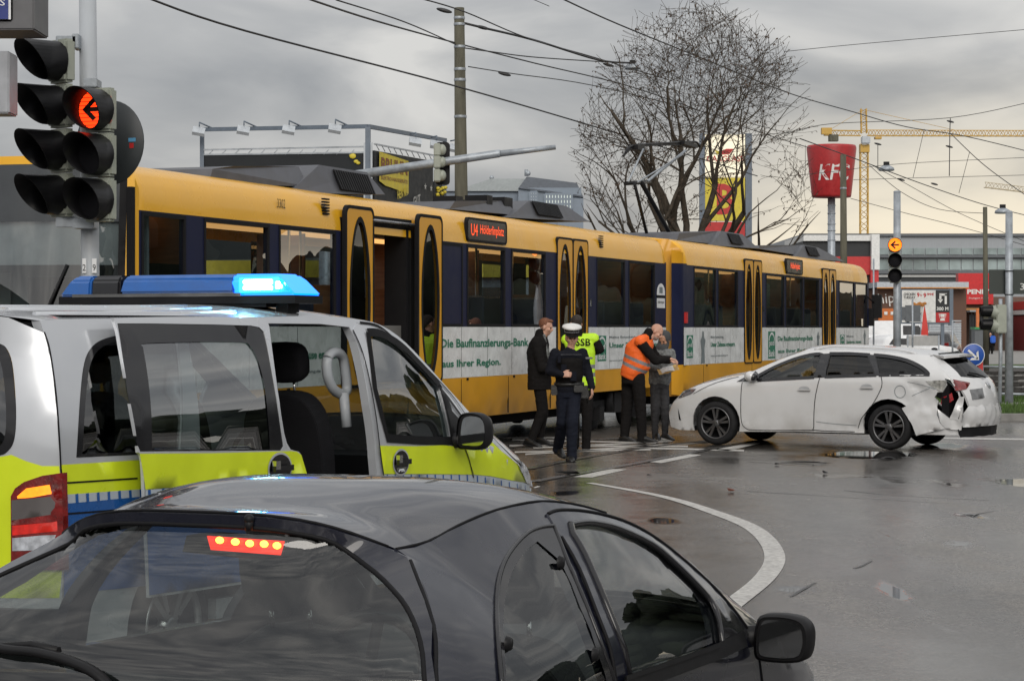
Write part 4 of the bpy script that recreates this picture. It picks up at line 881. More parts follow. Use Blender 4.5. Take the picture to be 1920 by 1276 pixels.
# light bar across the roof
M_['bblue'] = mat('beacon_blue', (.012,.10,.36), .12, coat=.6, var=.1, scale=9)
M_['blit'] = mat('beacon_lit', (.02,.2,.8), .1, coat=.5, emit=(.0,.16,1), es=2.6)
M_['bmid'] = glow('beacon_glow', (.02,.55,1), 7)
M_['bcore'] = mat('beacon_core', (.8,.95,1), .2, emit=(.45,.95,1), es=30)
c_r = VF.hit(600, 580, 1, lambda x, z: -.80, -.8); xb = c_r.x-.12; zr = VB.T(xb, 0)
def bar(y0, y1, z0, z1, w0, w1, e0=0.0, e1=0.0, n=5):     # tapered lens block along y
    b = MB(); V = []
    for y, e in ((y0, e0), (y1, e1)):
        for x, z, top in ((-w0,z0,0),(w0,z0,0),(w0*.96,lerp(z0,z1,.75),.75),(w1,z1,1),(-w1,z1,1),(-w0*.96,lerp(z0,z1,.75),.75)):
            V.append((xb+x, y-e*top, zr+z))
    b.add(V, [(0,1,7,6),(1,2,8,7),(2,3,9,8),(3,4,10,9),(4,5,11,10),(5,0,6,11),(5,4,3,2,1,0),(6,7,8,9,10,11)]); return b
b = MB(); b.box(xb-.15, xb+.15, -.80, .80, zr+.0, zr+.045, 0); b.box(xb-.156, xb-.15, -.45, .70, zr+.04, zr+.058, 1)
b.box(xb-.06, xb+.06, -.70, -.62, zr-.05, zr+.01, 0); b.box(xb-.06, xb+.06, .62, .70, zr-.05, zr+.01, 0); b.box(xb-.13, xb+.13, -.6, .6, zr-.02, zr+.01, 0)
lb = b.build('light_bar', [M_['black'], M_['chrome']], van)
bar(.58, .80, .045, .165, .15, .11, 0, .10).build('blue_dome', M_['bblue'], lb, bevel=.012)
bar(.38, .575, .045, .165, .145, .11).build('black_cover', M_['gloss_black'], lb, bevel=.012)
bar(-.40, .375, .06, .165, .15, .11, 0, .03).build('blue_dome', M_['bblue'], lb, bevel=.012)
bar(-.80, -.405, .045, .165, .15, .11, -.13, -.06).build('lit_dome', M_['blit'], lb, bevel=.015)
b = MB(); b.box(xb-.158, xb-.15, -.70, -.44, zr+.062, zr+.142); b.build('lamp_reflector', M_['bmid'], lb, bevel=.004)
for y0, y1, z0, z1 in ((-.66,-.47,.075,.098),(-.66,-.47,.106,.132),(-.71,-.68,.08,.12)):
    b = MB(); b.box(xb-.165, xb-.155, y0, y1, zr+z0, zr+z1); b.build('lamp_core', M_['bcore'], lb, bevel=.004)
# inside: seats, bulkhead, wheel, handle
def seat(parent, x, y, z, w=.48, hr=True, m='fabric', tilt=.18):
    b = MB(); sp = spl([(-.16,0),(-.02,0),(.1,-.02),(.48,.03)], 3)
    b.box(x-.05, x+.48, y-w/2, y+w/2, z, z+.16)
    Mb = Matrix.Translation((x, y, z+.12)) @ Matrix.Rotation(-tilt, 4, 'Y'); ol = [(q.y, q.x) for q in spl([(0,-w*.46),(.25,-w*.5),(.48,-w*.47),(.60,-w*.34),(.64,-w*.15),(.64,w*.15),(.60,w*.34),(.48,w*.47),(.25,w*.5),(0,w*.46)], 3)]
    b.prism([(y_, z_) for y_, z_ in ol], -.13, .02, Mb @ Matrix(((0,0,1,0),(1,0,0,0),(0,1,0,0),(0,0,0,1))))
    o = b.build('seat', M_[m], parent, bevel=.045, segs=3)
    if hr:
        b = MB(); n8 = 20; V = []
        for xx, sc in ((-.085,.72),(-.075,.92),(-.03,1),(.02,.95),(.04,.75)):
            for k_ in range(n8): t_ = 2*math.pi*k_/n8; cs, sn = math.cos(t_), math.sin(t_); V.append(Mb @ Vector((xx, math.copysign(abs(cs)**.6, cs)*w*.30*sc, .815+math.copysign(abs(sn)**.6, sn)*.12*sc)))
        b.add(V, [(i_*n8+k_, i_*n8+(k_+1) % n8, (i_+1)*n8+(k_+1) % n8, (i_+1)*n8+k_) for i_ in range(4) for k_ in range(n8)]+[tuple(range(n8))[::-1], tuple(range(4*n8, 5*n8))], 0, True); h = b.build('headrest', M_[m], o)
        b = MB(); b.tube([Mb @ Vector((-.03,-.06,.6)), Mb @ Vector((-.03,-.06,.72))], .008, 6); b.tube([Mb @ Vector((-.03,.06,.6)), Mb @ Vector((-.03,.06,.72))], .008, 6); b.build('headrest_post', M_['chrome'], h)
    return o
ps = VF.hit(560, 780, 1, lambda x, z: -.42, -.4); zs = ps.z-.60
seat(van, ps.x, -.42, zs, .52); seat(van, ps.x, .42, zs, .52)
for y in (-.35,.35): seat(van, 1.25, y, .72, .46)
b = MB(); b.tube(spl([VF.plane(u, v, 1, -.72) for u, v in ((614,672),(626,660),(642,668),(648,700),(650,730),(640,738),(624,728),(614,702))], 4, True)+[VF.plane(614,672,1,-.72)], .030, 8); b.tube([VF.plane(644,736,1,-.74), VF.plane(650,800,1,-.76)], .03, 8)
b.build('grab_handle', M_['greypaint'], van)
b = MB(); b.box(.15, 4.6, -.80, .84, .42, .46, 0); b.box(.3, 3.0, -.74, .74, VB.T(1.5,0)-.09, VB.T(1.5,0)-.06, 0); b.box(4.05, 4.6, -.76, .76, .5, 1.0, 0); b.box(.22, .3, -.7, .7, .46, .95, 0)
b.build('interior_lining', M_['dark'], van)
b = MB(); Ms = Matrix.Translation((3.9,.42,1.02)) @ Matrix.Rotation(R(-62), 4, 'Y'); b.tube([Ms @ Vector((.19*math.cos(t), .19*math.sin(t), 0)) for t in [2*math.pi*i/20 for i in range(21)]], .017, 6); b.build('steering_wheel', M_['black'], van)
for x in (.95, 4.75):
    for s in (-1, 1): wheel(van, (x, s*.83, .33), .33, .22, s, spokes=10)
# ================================================================ black hatchback in front
_d = Vector((math.sin(R(22)), math.cos(R(22)), 0)); _p = Vector((-.624, 5.4, 0))-_d*.5
KF = Frame(_p.x, _p.y, gz(5.4), 22)
bcar = thing('black_hatchback', 'small black hatchback with lit brake light, cut off by the lower edge', 'car', KF.o, KF.rz)
KW = lambda x: pw([(0,.70),(.35,.77),(1.2,.80),(2.4,.80),(2.9,.77),(3.35,.60)], x)
KB = Body(KF, KW, lambda x: pw([(.3,.44),(.6,.48),(1.2,.545),(1.8,.60),(2.3,.66),(2.6,.68),(2.9,.66),(3.35,.48)], x), lambda x: pw([(.3,1.0),(1.3,.93),(2.6,.84),(3.3,.7)], x), 1.9, .06)
KB.groove([(790,1020),(838,993),(885,972),(930,954),(968,945),(1010,938),(1052,940),(1100,949),(1135,960),(1170,975),(1197,988),(1260,1026),(1322,1076),(1364,1118),(1404,1166)], [])
z_ = KB.ztab; KB.ztab = z_+[(z_[-1][0]+.25, z_[-1][1]-.06), (z_[-1][0]+.5, z_[-1][1]-.15), (z_[-1][0]+.72, z_[-1][1]-.32)]; KB.zg = lambda x: pw(KB.ztab, x)
XN = KB.ztab[-1][0]
KB.tp = 3.4; KB.crown = lambda x: pw([(.3,.082),(.6,.062),(1.2,.052),(2.0,.06),(2.6,.05),(3.3,.04)], x)
M_['kpaint'] = mat('black_car_paint', (.007,.008,.016), .30, metal=0, coat=.85, var=.15, scale=3, spec=.2)
M_['kglass'] = glass('hatch_glass', (.50,.55,.53), .85, 1.42, .0, .03, .0)
M_['kglass_s'] = glass('side_glass', (.62,.66,.65), .85, 1.5, .0, .02, .0)
kt = [(785,1077),(802,1118),(812,1172),(816,1230),(818,1276)]
ktab = sorted((p.z, p.x) for p in [KF.hit(u, v, 1, lambda x, z: -KB.S(x, z), -.6) for u, v in [(762,1041)]+kt])
print('black groove', [tuple(round(q,2) for q in p) for p in KB.ztab], 'xe', ktab)
ztop = ktab[-1][0]
ktab = [(.2, -.02), (.55, -.0), (.75, min(.06, ktab[0][1]-.02))]+[k for k in ktab if k[0] > .8]
KB.rear(lambda z: pw(ktab, z), .16, 2.6); kx = KB.xe
def yr(z): return KB.S(kx(z), min(z, KB.zg(max(kx(z), KB.ztab[0][0]))))
def mirror2(p): return p+[(-y, z) for y, z in p[::-1]]
kq = KB.px(spl([(1035,985),(1010,988),(985,999),(958,1027),(940,1058),(930,1098),(928,1152),(931,1214),(938,1290)], 3)+spl([(960,1330),(1165,1330)], 2)+spl([(1152,1290),(1141,1252),(1122,1202),(1093,1127),(1062,1055)], 3))
kd = KB.px(spl([(1066,983),(1090,979),(1114,980),(1156,990),(1218,1019),(1260,1053),(1302,1094),(1331,1128),(1345,1165),(1352,1212)], 3)+[(1270,1240),(1177,1272)]+spl([(1166,1216),(1127,1118),(1093,1039),(1070,1000)], 3))
zs_ = [.3,.5,.7,.85,1.0,1.1,1.2,1.28,ztop]; xgk = kx(ztop)
kout = arch(.55,.29,.35, .05, 1.6, .28)+arch(2.88,.29,.35, 1.61, XN-.02, .28)[1:]+[(XN, .45)]+[(x, KB.zg(x)) for x in [XN-.05-.08*i for i in range(int((XN-.05-xgk)/.08))]+[xgk]]+[(kx(z), z) for z in zs_[::-1]]
b = MB(); b.patch(KB.side(), kout, [kq, kd], .06, 0, .04)
fr_ = MB(); fr_.patch(KB.side(), kout, [kq, kd], .09, 0, .03); b.add([Vector((p.x,-p.y,p.z)) for p in fr_.v], fr_.f, 0, True)
# roof + windscreen + bonnet
kw0 = KF.hit(1150, 966, 1, lambda x, z: -KB.yg(x), -.6).x; kw1 = KF.hit(1396, 1156, 1, lambda x, z: -KB.yg(x), -.6).x
kws = [(lerp(kw0, kw1, i/8), KB.yg(lerp(kw0, kw1, i/8))-.06) for i in range(9)]; kws = [(x, -y) for x, y in kws]+[(x, y) for x, y in kws[::-1]]
kts = [(x, KB.yg(x)) for x in [XN-.01-.1*i for i in range(int((XN-xgk)/.1))]+[xgk]]
hb = lambda y: xgk-.13*(1-abs(y/KB.yg(xgk))**2.6)
b.patch(KB.top(), [(x, -y) for x, y in kts]+[(hb(y), y) for y in [lerp(-KB.yg(xgk), KB.yg(xgk), i/14) for i in range(1, 14)]]+kts[::-1], [kws], .07, 0)
b.patch(lambda y, z: (XN+.03*(.6-z)-.10*(y/.5)**2+.1, y, z), [(-.5,.25),(.5,.25),(.48,.62),(-.48,.62)], (), .15, 0); b.box(.1, XN-.1, -.68, .68, .25, .3, 1)
b.build('body', [M_['kpaint'], M_['dark']], bcar)
# tailgate: painted rim round one large pane
rl_ = [(-yr(z), z) for z in (ztop-.002,1.28,1.2,1.1,1.0,.85,.7,.55)]; rt_ = [(y, KB.T(hb(y), y)-.004) for y in [lerp(KB.yg(xgk), -KB.yg(xgk), i/14) for i in range(1, 14)]]
ygk = KB.yg(xgk); tz = lambda y: KB.T(hb(y), y)-.030
hside = [(yr(z)-m, z) for z, m in ((.90,.02),(1.0,.02),(1.1,.02),(1.17,.025),(1.23,.042),(1.28,.068))]
hr = [(.25,.742),(.45,.75),(.62,.775),(.675,.82)]+hside+[(ygk-.072, tz(ygk-.06)-.012),(ygk-.13, tz(ygk-.13)-.001)]+[(y, tz(y)) for y in (.22,.12)]
hcl = spl([(0,.740)]+hr+[(0, tz(0))]+[(-y, z) for y, z in hr[::-1]], 3, True); hgl = [(p[0], p[1]) for p in hcl]
b = MB(); b.patch(KB.rfn(.004), rl_+[(-y, z) for y, z in rl_[::-1]]+rt_, [hgl], .05, 0, .025, (1,0,0)); hatch = b.build('tailgate', M_['kpaint'], bcar)
b = MB(); b.patch(KB.rfn(.002), hgl, (), .06); hw = b.build('rear_window', M_['kglass'], hatch)
b = MB(); b.line3(hgl, .006, KB.rfn(.002), closed=True, k=1); b.build('seal', M_['seal'], hw)
b = MB(); b.patch(lambda y, z: (KB.Rr(y, .6)-.10, y, z), [(-.74,.3),(.74,.3),(.74,.56),(-.74,.56)], (), .1, 0, .1, (1,0,0)); b.build('bumper', M_['kpaint'], bcar)
for s in (-1, 1):
    b = MB(); b.patch(KB.rfn(.012), [(s*y, z) for y, z in ((.56,.62),(.70,.62),(.71,.84),(.62,.86))], (), .05); b.build('tail_light', M_['lred'], bcar)
# high brake light inside the glass, its five lamps, wiper, aerial
def hp(u, v, off): y, z = KB.pxr([(u, v)], off)[0]; return Vector(KB.rfn(off)(y, z))
def quad(b, pix, off, mi=0, back=.0):
    q = [hp(u, v, off) for u, v in pix]; n = len(q); b.add(q, [tuple(range(n))], mi)
    if back: b.add(q+[p+Vector((back,0,0)) for p in q], [(i,(i+1)%n,n+(i+1)%n,n+i) for i in range(n)], mi)
b = MB(); quad(b, [(350,1003),(395,1001),(540,1012),(528,1046),(455,1046),(342,1034)], -.012, 0, .06); bl = b.build('brake_light', M_['black'], bcar)
b = MB(); quad(b, [(388,1004),(532,1014),(526,1040),(395,1030)], -.006, 0, .006); b.build('lens', mat('brake_lens', (.5,.02,.01), .2, emit=(1,.035,.012), es=2.2), bl)
for u, v in ((412,1012),(441,1015),(468,1018),(495,1019),(519,1022)):
    b = MB(); c = hp(u, v, .001); b.ball(c, (.004,.011,.008)); b.build('lamp', glow('brake_lamp', (1,.30,.03), 9), bl)
b = MB(); b.tube(spl([hp(u, v, .03) for u, v in ((-60,1200),(10,1216),(70,1222),(130,1238),(180,1262),(215,1300),(240,1340))], 4), .016, 6, flat=.7); b.tube([hp(u, v, .022) for u, v in ((0,1212),(60,1208),(110,1220))], .010, 6); b.build('rear_wiper', M_['black'], hatch)
b = MB(); c = hp(467, 984, .012); b.tube([c+Vector((.0,0,-.012)), c+Vector((0,0,.012))], .010, 8); b.ball(c+Vector((0,0,.014)), .012); b.build('washer_jet', M_['black'], hatch)
# side panes
b = MB(); b.patch(KB.side(.004), kq, (), .08); kqo = b.build('quarter_window', M_['kglass_s'], bcar)
inner = [(lerp(x, 1.02, .0), z) for x, z in KB.px(spl([(1003,1043),(985,1060),(968,1090),(950,1150),(945,1214),(950,1300)], 3)+[(1128,1300),(1120,1235),(1080,1130)], .004)]
inner = KB.px(spl([(1008,1014),(985,1034),(965,1062),(950,1105),(944,1160),(946,1214),(952,1300)], 3)+[(1142,1300),(1121,1225),(1088,1138),(1050,1050)], .006)
b = MB(); b.patch(KB.side(.006), kq, [inner], .06); b.line3(kq, .006, KB.side(.005), closed=True, k=1); b.build('seal', M_['frit'], kqo)
for u, v in ((1050,1054),(952,1206),(1115,1226)):
    b = MB(); x, z = KB.px([(u, v)], .01)[0]; c = Vector(KB.side(.008)(x, z)); b.lathe([(.001,.012),(.014,.010),(.018,0)], Matrix.Translation(c) @ Matrix.Rotation(R(90), 4, 'X'), 12); b.build('hinge', M_['black'], kqo)
b = MB(); b.patch(lambda x, z: (x, KB.S(x, z)-.004, z), kq, (), .1); b.build('far_side_window', M_['kglass_s'], bcar)
b = MB(); b.patch(lambda x, z: (x, KB.S(x, z)-.004, z), kd, (), .1); b.build('far_side_window', M_['kglass_s'], bcar)
# door: frame, pane, seams, waist strip
kdo = KB.px(spl([(1027,963),(1040,957),(1060,955),(1093,957),(1135,965),(1177,979),(1222,1003),(1270,1039),(1330,1092),(1372,1138),(1400,1176)], 3)+[(1420,1215),(1430,1290),(1430,1340)]+[(1180,1340)]+spl([(1154,1276),(1143,1214),(1118,1147),(1085,1064),(1052,1006)], 3), .004)
b = MB(); b.patch(KB.side(.005), kdo, [kd], .05, 0, .03); kdoor = b.build('front_door', M_['kpaint'], bcar)
b = MB(); b.patch(KB.side(-.004), kd, (), .08); w_ = b.build('window', M_['kglass_s'], kdoor)
b = MB(); b.line3(kd, .010, KB.side(.005), closed=True, k=1); b.patch(KB.side(.009), KB.px([(1331,1128),(1346,1165),(1354,1214),(1405,1188),(1378,1150),(1352,1120)], .009), (), .05); b.build('seal', M_['frit'], w_)
b = MB(); b.ribbon(KB.px([(1175,1284),(1260,1254),(1352,1220),(1402,1196)], .02), .045, KB.side(.016)); b.ribbon(KB.px([(1175,1271),(1260,1241),(1352,1209)], .02), .012, KB.side(.02)); b.build('waist_strip', M_['black'], kdoor)
b = MB(); b.line3(kdo, .005, KB.side(.005), k=1); b.build('seal', M_['seal'], kdoor)
b = MB(); b.tube(spl([(x, -KB.yg(x)-.001, KB.zg(x)-.001) for x in [lerp(xgk, kw0-.05, i/8) for i in range(9)]], 3), .0035, 6); b.build('roof_seam', M_['seal'], bcar)
ks = KB.pxr([(269,968),(384,960),(470,963),(598,981),(705,1002),(775,1018)], .0)
b = MB(); b.tube(spl([(hb(y)-.006+.004, y, KB.T(hb(y), y)-.002) for y in [lerp(-.97, .97, i/12)*KB.yg(xgk) for i in range(13)]], 2), .004, 5); b.build('roof_seam', M_['seal'], bcar)
b = MB(); b.line3([(kx(z)+.002, z) for z in (ztop-.01,1.2,1.1,1.0,.9,.8)], .005, KB.side(.0), k=4); b.build('roof_seam', M_['seal'], bcar)
b = MB(); b.patch(KB.top(-.004), kws, (), .12); o = b.build('windscreen', M_['kglass_s'], bcar)
b = MB(); b.patch(KB.top(.001), kws, [[(lerp(x, (kw0+kw1)/2, .08), y*.92) for x, y in kws]], .1); b.build('seal', M_['frit'], o)
# door mirror
c = KF.hit(1466, 1196, 1, lambda x, z: -.90, -.9); k = Matrix.Translation(c) @ Matrix.Rotation(R(-4), 4, 'Z')
om = spl([(-.085,-.05),(-.075,.05),(-.03,.068),(.05,.062),(.082,.03),(.08,-.035),(.05,-.066),(-.05,-.07)], 4, True); n = len(om); b = MB(); V = []
for dx_, sc in ((-.01,.90),(.0,1),(.05,1),(.09,.85),(.12,.45)):
    for p in om: V.append(k @ Vector((dx_, -p.x*sc, p.y*sc)))
b.add(V, [(i*n+j, i*n+(j+1) % n, (i+1)*n+(j+1) % n, (i+1)*n+j) for i in range(4) for j in range(n)], 0, True); b.add(V[-n:], [tuple(range(n))]); b.add([k @ Vector((-.004, -p.x*.9, p.y*.9)) for p in om], [tuple(range(n))[::-1]])
b.tube([k @ Vector((.04,.05,-.0)), k @ Vector((.05,.17,-.01)), k @ Vector((.06,.24,-.04))], [.035,.03,.045], 8)
mr = b.build('wing_mirror', M_['black'], bcar); b = MB(); b.add([k @ Vector((-.0115, -p.x*.78, p.y*.78)) for p in om], [tuple(range(n))[::-1]]); b.build('mirror_glass', mat('dark_mirror', (.25,.26,.27), .03, metal=1), mr)
# seats, shelf, dashboard, steering wheel
M_['kseat'] = mat('grey_seat_cloth', (.035,.037,.04), .9, bump=.3, bscale=90)
for y in (-.33,.33): seat(bcar, 1.5, y, .26, .44, True, 'kseat', .22)
b = MB(); b.box(.75, 1.15, -.6, .6, .40, .55); b.box(-.06, .06, -.55, .55, 0, .48, 0, Matrix.Translation((.75,0,.5)) @ Matrix.Rotation(-.25, 4, 'Y')); sb = b.build('rear_bench', M_['kseat'], bcar, bevel=.05, segs=3)
b = MB(); b.box(.16, .62, -.6, .6, .84, .86); b.build('parcel_shelf', M_['fabric'], bcar)
b = MB(); b.patch(lambda y, z: (KB.Rr(y, .9)+.10, y, z), [(-.62,.3),(.62,.3),(.62,.86),(-.62,.86)], (), .2, 0, .03, (1,0,0)); b.patch(lambda x, y: (x, y, KB.T(x, y)-.035), [(xgk+.06,-.40),(kw0-.03,-.50),(kw0-.03,.50),(xgk+.06,.40)], (), .15); b.build('interior_lining', M_['fabric'], bcar)
xd0 = kw1-.1
b = MB(); b.box(.2, kw1+.2, -.66, .66, .28, .32); b.patch(lambda x, y: (x, y, .80+.12*math.sin(max(0, min(1, (x-(xd0-.42))/.45))*math.pi*.6)), [(xd0-.42,-.62),(xd0+.2,-.62),(xd0+.2,.62),(xd0-.42,.62)], (), .08, 0, .35, (0,0,-1))
b.lathe([(.001,.02),(.05,.02),(.06,0)], Matrix.Translation((xd0-.40,-.45,.80)) @ Matrix.Rotation(R(-70), 4, 'Y'), 14); b.build('dashboard', mat('dashboard_plastic', (.03,.032,.034), .55, bump=.1, bscale=200), bcar)
b = MB(); Ms = Matrix.Translation((xd0-.5,.33,.80)) @ Matrix.Rotation(R(-65), 4, 'Y'); b.tube([Ms @ Vector((.18*math.cos(t), .18*math.sin(t), 0)) for t in [2*math.pi*i/20 for i in range(21)]], .016, 6); b.tube([Ms @ Vector((-.17,0,0)), Ms @ Vector((.17,0,0))], .02, 6); b.ball(Ms @ Vector((0,0,0)), (.05,.05,.05)); b.build('steering_wheel', M_['black'], bcar)
b = MB(); b.box(-.01, .01, -.11, .11, -.035, .035, 0, Matrix.Translation((kw0+.22, 0, KB.T(kw0+.22, 0)-.09))); b.build('rear_view_mirror', M_['black'], bcar, bevel=.008)
for x in (.55, 2.88):
    for s in (-1, 1): wheel(bcar, (x, s*.68, .28), .28, .17, s, spokes=7)
# ================================================================ crashed white estate car
_a = -60.7; _d = Vector((math.sin(R(_a)), math.cos(R(_a)), 0)); _l = Vector((-math.cos(R(_a)), math.sin(R(_a)), 0)); _p = Vector((5.28, 31.2, 0))-_d*.95-_l*.80
WF = Frame(_p.x, _p.y, 0.0, _a)
wcar = thing('white_estate_car', 'dirty white estate car with a smashed rear corner, standing broadside on the junction', 'car', WF.o, WF.rz)
WB_ = Body(WF, lambda x: pw([(-.15,.74),(.25,.86),(1.0,.885),(3.4,.885),(4.1,.82),(4.45,.66),(4.62,.46)], x), lambda x: pw([(-.1,.50),(.3,.55),(1.0,.60),(2.2,.62),(2.9,.68),(3.35,.74),(4.0,.70),(4.4,.54),(4.62,.36)], x),
           lambda x: pw([(0,.94),(2,.90),(3.4,.84),(4.5,.62)], x), 1.8, .07, sg=1)
WB_.groove([(1262,762),(1266,750),(1277,739),(1295,727),(1325,717),(1357,709),(1391,703),(1438,684),(1488,664.5),(1512,658),(1551,656),(1600,657),(1650,659.5),(1700,663.5),(1743,666),(1758,669)], [])
xn = max(p[0] for p in WB_.ztab); xb_ = min(p[0] for p in WB_.ztab)
WB_.crown = lambda x: pw([(0,.05),(1.0,.075),(2.2,.08),(3.3,.07),(4.0,.07),(4.5,.05)], x)
def dent(x, z):
    k = math.exp(-((x-.42)/.34)**2-((z-.72)/.26)**2); n = noise.noise(Vector((x*6, z*7, 3)))+.6*noise.noise(Vector((x*14, z*15, 8)))
    e = math.exp(-((x-1.35)/.22)**2-((z-.30)/.10)**2)
    c = math.exp(-((z-.80-.5*(x-.4))/.028)**2)*math.exp(-((x-.55)/.25)**2)
    return k*(.055+.04*n)+e*.035*(1+n)+.03*c
WB_.dent = dent
wt = [(1743,666),(1760,685),(1778,706),(1792,724),(1802,750),(1805,780),(1800,803)]
wtab = sorted((p.z, p.x) for p in [WF.hit(u, v, 1, lambda x, z: WB_.S(x, z), .8) for u, v in wt]); print('white', [tuple(round(q,2) for q in p) for p in WB_.ztab], wtab)
WB_.rear(lambda z: pw(wtab, z), .22, 2.2); wx = WB_.xe
M_['wpaint'] = mat('white_car_paint', (.60,.605,.61), .22, coat=.8, var=.02, scale=2, dirt=((.26,.24,.21), 3.0, .85, .62))
M_['wglass'] = glass('car_glass', (.50,.55,.55), .7, 1.45, .0, .02, .0); M_['wglass_d'] = glass('privacy_glass', (.035,.04,.042), .6, 1.45, .0, .01, .0)
wf = WB_.px(spl([(1421,704),(1452,687.5),(1488,673),(1520,664.5),(1541,663)], 3)+[(1536,685),(1526,707),(1421,712.5)])
wr = WB_.px([(1555,662.5),(1592,662.5),(1629,664.5),(1637,684),(1643,703),(1547,706),(1551,681)])
wq = WB_.px(spl([(1638,665),(1665,667.5),(1700,675),(1728,688.5),(1743,702)], 3)+[(1649,703),(1643,684)])
fw = WF.hit(1345, 791, 1, lambda x, z: .80, .8); rw_ = WF.hit(1669, 805, 1, lambda x, z: .80, .8); print('wheels', fw, rw_)
sx0 = wx(.3)
wout = arch(rw_.x,.32,.385, sx0+.02, (fw.x+rw_.x)/2, .22)+arch(fw.x,.32,.385,(fw.x+rw_.x)/2+.01, xn-.22, .20)[1:]+[(xn-.04,.24),(xn-.01,.40),(xn,.55)]
gx_ = [xn-.01-.08*i for i in range(int((xn-wtab[-1][1])/.08))]; wout += [(x, WB_.zg(x)) for x in gx_]+[(wx(z), z) for z in (wtab[-1][0],1.2,1.1,1.0,.9,.8,.6,.45,.3)]
hole = WB_.px([(1771,709),(1786,712),(1799,735),(1803,760),(1798,785),(1780,784),(1764,772),(1753,766),(1757,752),(1750,745),(1756,735),(1766,735),(1774,722)])
hole = [(max(x, wx(z)+.012), z) for x, z in hole]
b = MB(); b.patch(WB_.side(), wout, [wf, wr, wq, hole], .05, 0, -.04)
f_ = MB(); WB_.dent = None; f_.patch(WB_.side(), wout, [wf, wr, wq], .1, 0, -.03); WB_.dent = dent; b.add([Vector((p.x,-p.y,p.z)) for p in f_.v], f_.f, 0, True)
ww0 = WF.hit(1506, 659, 1, lambda x, z: WB_.yg(x), .6).x; ww1 = WF.hit(1396, 701, 1, lambda x, z: WB_.yg(x), .6).x
wws = [(lerp(ww0, ww1, i/8), WB_.yg(lerp(ww0, ww1, i/8))-.06) for i in range(9)]; wws = [(x, -y) for x, y in wws]+[(x, y) for x, y in wws[::-1]]
xr0 = wtab[-1][1]; hbw = lambda y: xr0-.22*(1-abs(y/WB_.yg(xr0))**2.2)
wts = [(x, WB_.yg(x)) for x in gx_+[xr0]]
b.patch(WB_.top(), [(x, -y) for x, y in wts]+[(hbw(y)-.05, y) for y in [lerp(-WB_.yg(xr0), WB_.yg(xr0), i/12) for i in range(1, 12)]]+wts[::-1], [wws], .09, 0)
nz_ = WB_.yg(xn); b.patch(lambda y, z: (xn+.10*(1-(y/.5)**2)-.12*max(0,(z-.45))**2-.0, y, z), [(-.62,.2),(.62,.2),(nz_+.04,.56),(nz_,WB_.zg(xn)-.01),(-nz_,WB_.zg(xn)-.01),(-nz_-.04,.56)], (), .1, 0)
b.box(.3, xn-.4, -.78, .78, .2, .26, 1); b.box(.12, .22, -.7, .80, .32, .9, 1)
body = b.build('body', [M_['wpaint'], M_['dark']], wcar)
def wseam(pix, w=.010, nm='door_seam', m='seal', off=.006, n=5):
    b = MB(); b.ribbon(spl(WB_.px(pix, off), n), w, WB_.side(off)); return b.build(nm, M_[m], wcar)
wseam([(1392,716),(1389,749),(1390,788),(1398,802),(1420,806),(1526,806)]); wseam([(1537,708),(1528,749),(1526,798),(1530,806),(1602,809)]); wseam([(1652,704),(1653,724),(1637,756),(1615,784),(1607,804)])
wseam([(1300,738),(1330,722),(1362,711),(1385,706)], .008, 'bonnet_seam')
for pts, nm, m in ((wf, 'front_window', 'wglass'), (wr, 'rear_door_window', 'wglass_d'), (wq, 'quarter_window', 'wglass_d')):
    b = MB(); b.patch(WB_.side(-.01), pts, (), .1); o = b.build(nm, M_[m], wcar)
    b = MB(); b.ribbon(pts+[pts[0]], .045, WB_.side(.006)); b.build('seal', M_['frit'], o)
    b = MB(); b.patch(lambda x, z: (x, -(WB_.S(x, z)-.01), z), pts, (), .2); b.build(nm, M_[m], wcar)
for q in ([(1541,663),(1556,662),(1548,707),(1526,708)], [(1629,664),(1640,665),(1650,703),(1642,704)], [(1381,715),(1417,695),(1424,703),(1421,713)]):
    b = MB(); b.patch(WB_.side(.008), WB_.px(q, .008), (), .05); b.build('pillar_cover', M_['gloss_black'], wcar)
b = MB(); b.patch(WB_.top(-.004), wws, (), .12); o = b.build('windscreen', M_['wglass'], wcar)
for u, v in ((1509,731),(1626,727)):
    b = MB(); x, z = WB_.px([(u, v)])[0]; y = WB_.S(x, z); b.box(x-.10, x+.10, y+.015, y+.035, z-.012, z+.016); b.build('handle', M_['wpaint'], wcar, bevel=.01)
    b = MB(); b.patch(WB_.side(.002), ell(x+.01, z+.02, .08, .035, 18), (), .03); b.build('handle_recess', mat('handle_recess', (.35,.36,.37), .4), wcar)
b = MB(); x, z = WB_.px([(1687,734)])[0]; b.ribbon(ell(x, z, .075, .085, 26)+[(x+.075, z)], .008, WB_.side(.006)); b.build('fuel_flap', M_['greyink'], wcar)
b = MB(); c = WF.hit(1407, 705, 1, lambda x, z: WB_.S(x, z)+.12, 1.0); b.ball(c, (.09,.09,.075), 0); b.tube([c+Vector((.02,-.05,-.04)), c+Vector((.05,-.16,-.07))], .03, 8); m_ = b.build('wing_mirror', M_['wpaint'], wcar); b = MB(); b.ball(c+Vector((-.045,.0,-.01)), (.06,.075,.065)); b.build('mirror_glass', M_['gloss_black'], m_)
b = MB(); b.patch(WB_.side(.006), WB_.px(spl([(1272,746),(1279,735),(1290,729.5),(1305,728)], 3)+spl([(1305,728),(1298,737),(1286,742)], 3), .006), (), .03); b.build('headlight', mat('headlight_glass', (.10,.10,.11), .05, coat=1, var=.5, scale=25), wcar)
b = MB(); b.patch(WB_.side(.005), WB_.px([(1271,764),(1274,775),(1277,788),(1273,786)], .005), (), .03); b.build('fog_light_slot', M_['dark'], wcar)
